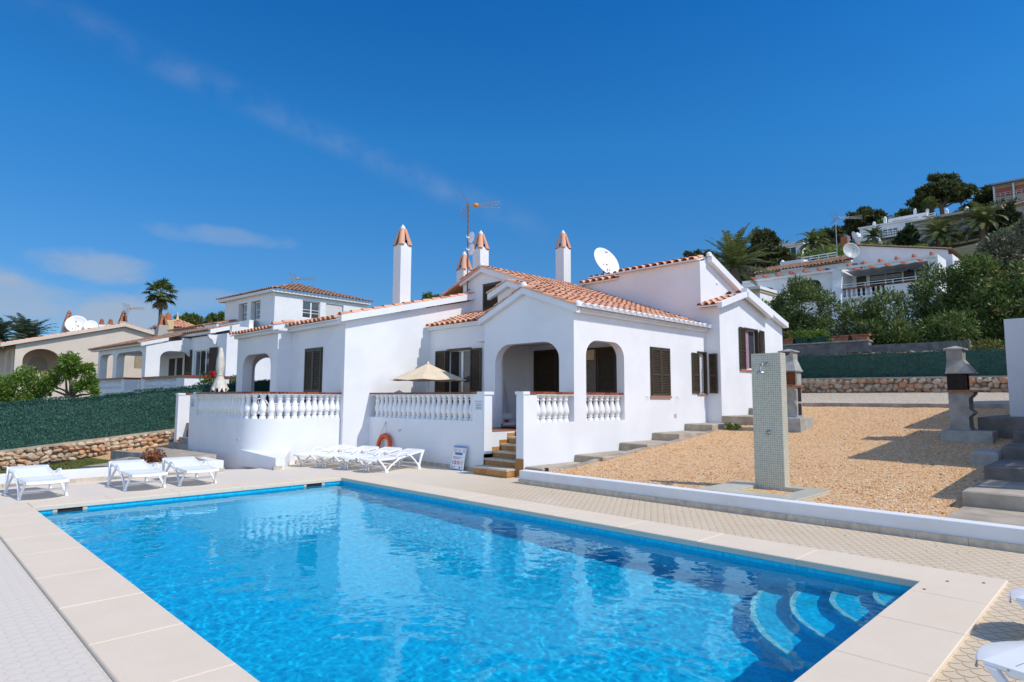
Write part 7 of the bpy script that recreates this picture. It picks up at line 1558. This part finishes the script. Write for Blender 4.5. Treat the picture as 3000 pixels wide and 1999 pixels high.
def build_hill_houses():
    hill_house('little white house with green shutter half hidden by the dark pine', 92, 33.6, 36.4, 21, 24.2, 6, 'hill_white', [('window', (.35, 2.0, 22.6, 23.9, 'green_pot')), ('roof', ([(-.3, -.4, 24.45), (3.1, -.4, 24.45), (3.1, 6, 24.9), (-.3, 6, 25.2)], (0, 0, .12), 'hill_white')), ('block', (-1.6, -2.6, 18, 3.6, 0, 21.6)), ('roof', ([(-1.8, -2.9, 21.5), (3.8, -2.9, 21.5), (3.8, 0, 22.1), (-1.8, 0, 22.1)], (0, 0, .2), 'roof_tile')), ('opening', (-.9, -.2, 21.8, 22.6)), ('opening', (.6, 1.6, 19.2, 20.6))])
    hill_house('long white house with glazed veranda below the umbrella pines', 126, 24.8, 35.6, 31.0, 33.4, 8, 'hill_white', [('window', (3.0, 6.2, 31.2, 32.5, 'window_glass')), ('opening', (1.2, 2.4, 31.4, 32.1)), ('window', (7.3, 9.4, 31.9, 33.1, 'green_pot')), ('block', (4.2, 2.0, 33.5, 10.3, 7, 34.9)), ('block', (5.0, 1.9, 33.5, 9.0, 2.0, 34.3, 'terracotta_pot')), ('chimney', (2.2, .9, 33.4, 34.3)), ('chimney', (4.0, 1.0, 33.4, 34.9)), ('chimney', (8.4, 2.6, 34.8, 35.8)), ('chimney', (10.2, 3, 34.8, 35.5)), ('slab', (.4, -2.0, 30.6, 7.0, 0, 30.85)), ('rail', (.5, 7.0, -1.9, 30.85, .8, 'white_paint')), ('slab', (8.8, -3.0, 32.4, 12.6, 0, 32.6)), ('rail', (9.0, 12.4, -2.8, 32.6, .7, 'white_paint'))])
    hill_house('beige two storey block with dark balcony railings and drooping palms in front', 108, 12.4, 22.6, 23.0, 27.8, 9, 'hill_beige', [('slab', (2.6, -2.6, 25.2, 10.2, 0, 25.45)), ('slab', (2.6, -3.0, 27.9, 10.4, 0, 28.2)), ('opening', (3.2, 4.0, 25.6, 27.4)), ('opening', (4.6, 6.0, 26.2, 27.2, 'slate_awning')), ('opening', (7.4, 8.6, 26.0, 27.2)), ('opening', (2.8, 3.8, 23.0, 25.0)), ('opening', (8.6, 9.8, 22.8, 25.0)), ('opening', (.3, 2.0, 26.0, 26.9)), ('opening', (.5, 2.2, 22.6, 24.4, 'slate_awning')), ('rail', (2.7, 10.2, -2.5, 25.45, .85, 'sign_grey')), ('rail', (2.7, 10.2, -2.7, 22.6, .9, 'sign_grey')), ('post', (5.9, -2.5, 25.4, 27.9, 'sign_grey')), ('post', (9.5, -2.5, 25.4, 27.9, 'sign_grey')), ('post', (6.3, -2.5, 21.5, 25.2, 'hill_beige')), ('post', (8.0, -2.5, 21.5, 25.2, 'hill_beige')), ('roof', ([(3.0, -2.0, 28.3), (10.6, -2.0, 28.3), (10.6, 6, 29.4), (3.0, 6, 29.4)], (0, 0, .2), 'old_tile')), ('chimney', (3.6, .5, 28.4, 29.6)), ('chimney', (6.0, .6, 28.6, 29.4)), ('block', (-.4, -.8, 24.4, 2.4, 0, 28.0))])
    hill_house('top block with red brown balconies at the upper right corner of the hill', 146, 8, 18.0, 39.2, 42.0, 8, 'hill_beige', [('opening', (.4, 2.8, 40.0, 41.6, 'pergola_red')), ('opening', (3.2, 7.5, 40.0, 41.6, 'pergola_red')), ('rail', (.2, 8, -.3, 39.9, .7, 'hill_white')), ('post', (3.0, -.5, 39.2, 42.0, 'hill_white')), ('post', (.1, -.5, 38, 42.0, 'hill_white')), ('slab', (-.2, -1.0, 42.2, 8, 0, 42.5, 'slate_awning'))])
    hill_house('pale house with orange roof edge at the right border under the top block', 124, 6, 12.7, 30.5, 32.2, 7, 'hill_beige', [('opening', (.8, 3.0, 30.8, 31.8, 'slate_awning')), ('roof', ([(-.6, -1.0, 32.2), (6, -1.0, 33.2), (6, 5, 34), (-.6, 5, 33.0)], (0, 0, .25), 'roof_tile'))])
    hill_house('low white house roofs between the little white house and the terrace house', 72, 21.6, 28.2, 14.5, 16.6, 7, 'hill_white', [('roof', ([(1.4, -.8, 16.9), (6.4, -.8, 17.0), (6.4, 5, 18.0), (1.4, 5, 17.9)], (0, 0, .2), 'old_tile')), ('block', (.2, -1.6, 15, 2.6, 0, 17.3)), ('slab', (2.4, -2.4, 16.6, 6.4, 0, 16.8)), ('chimney', (-.4, .2, 15.5, 17.6)), ('rail', (2.6, 6.2, -2.2, 16.8, .5, 'white_paint'))])
    t = thing('garden_wall', 'low cream garden wall with white urns below the long white house', 'wall', (106, 27, 24.6)); m = MB(); m.box((106, 23.0, 23), (106.3, 30.2, 25.3)); m.build('wall', 'hill_white', t)
    for y in (27.3, 24.1): m = MB(); m.lathe([(.3, 25.3), (.2, 25.5), (.35, 25.9), (.28, 26.1), (.1, 26.3), (0, 26.6)], (106.1, y, 0), 8); m.build('urn', 'hill_white', t)
    t = thing('white_cottage', 'white corner of a house with yellow trim behind the villa gable', 'house', (50, 24, 6)); m = MB(); m.box((52, 22.6, 5), (56, 26.2, 11.2)); m.build('wall', 'house_white', t); m = MB(); m.box((51.6, 22.4, 11.2), (56, 26.4, 11.45)); m.build('roof_slab', 'house_white', t); m = MB(); m.box((51.8, 22.5, 11.0), (56, 26.3, 11.19)); m.build('trim', 'cream_paint', t)
build_hill_houses()
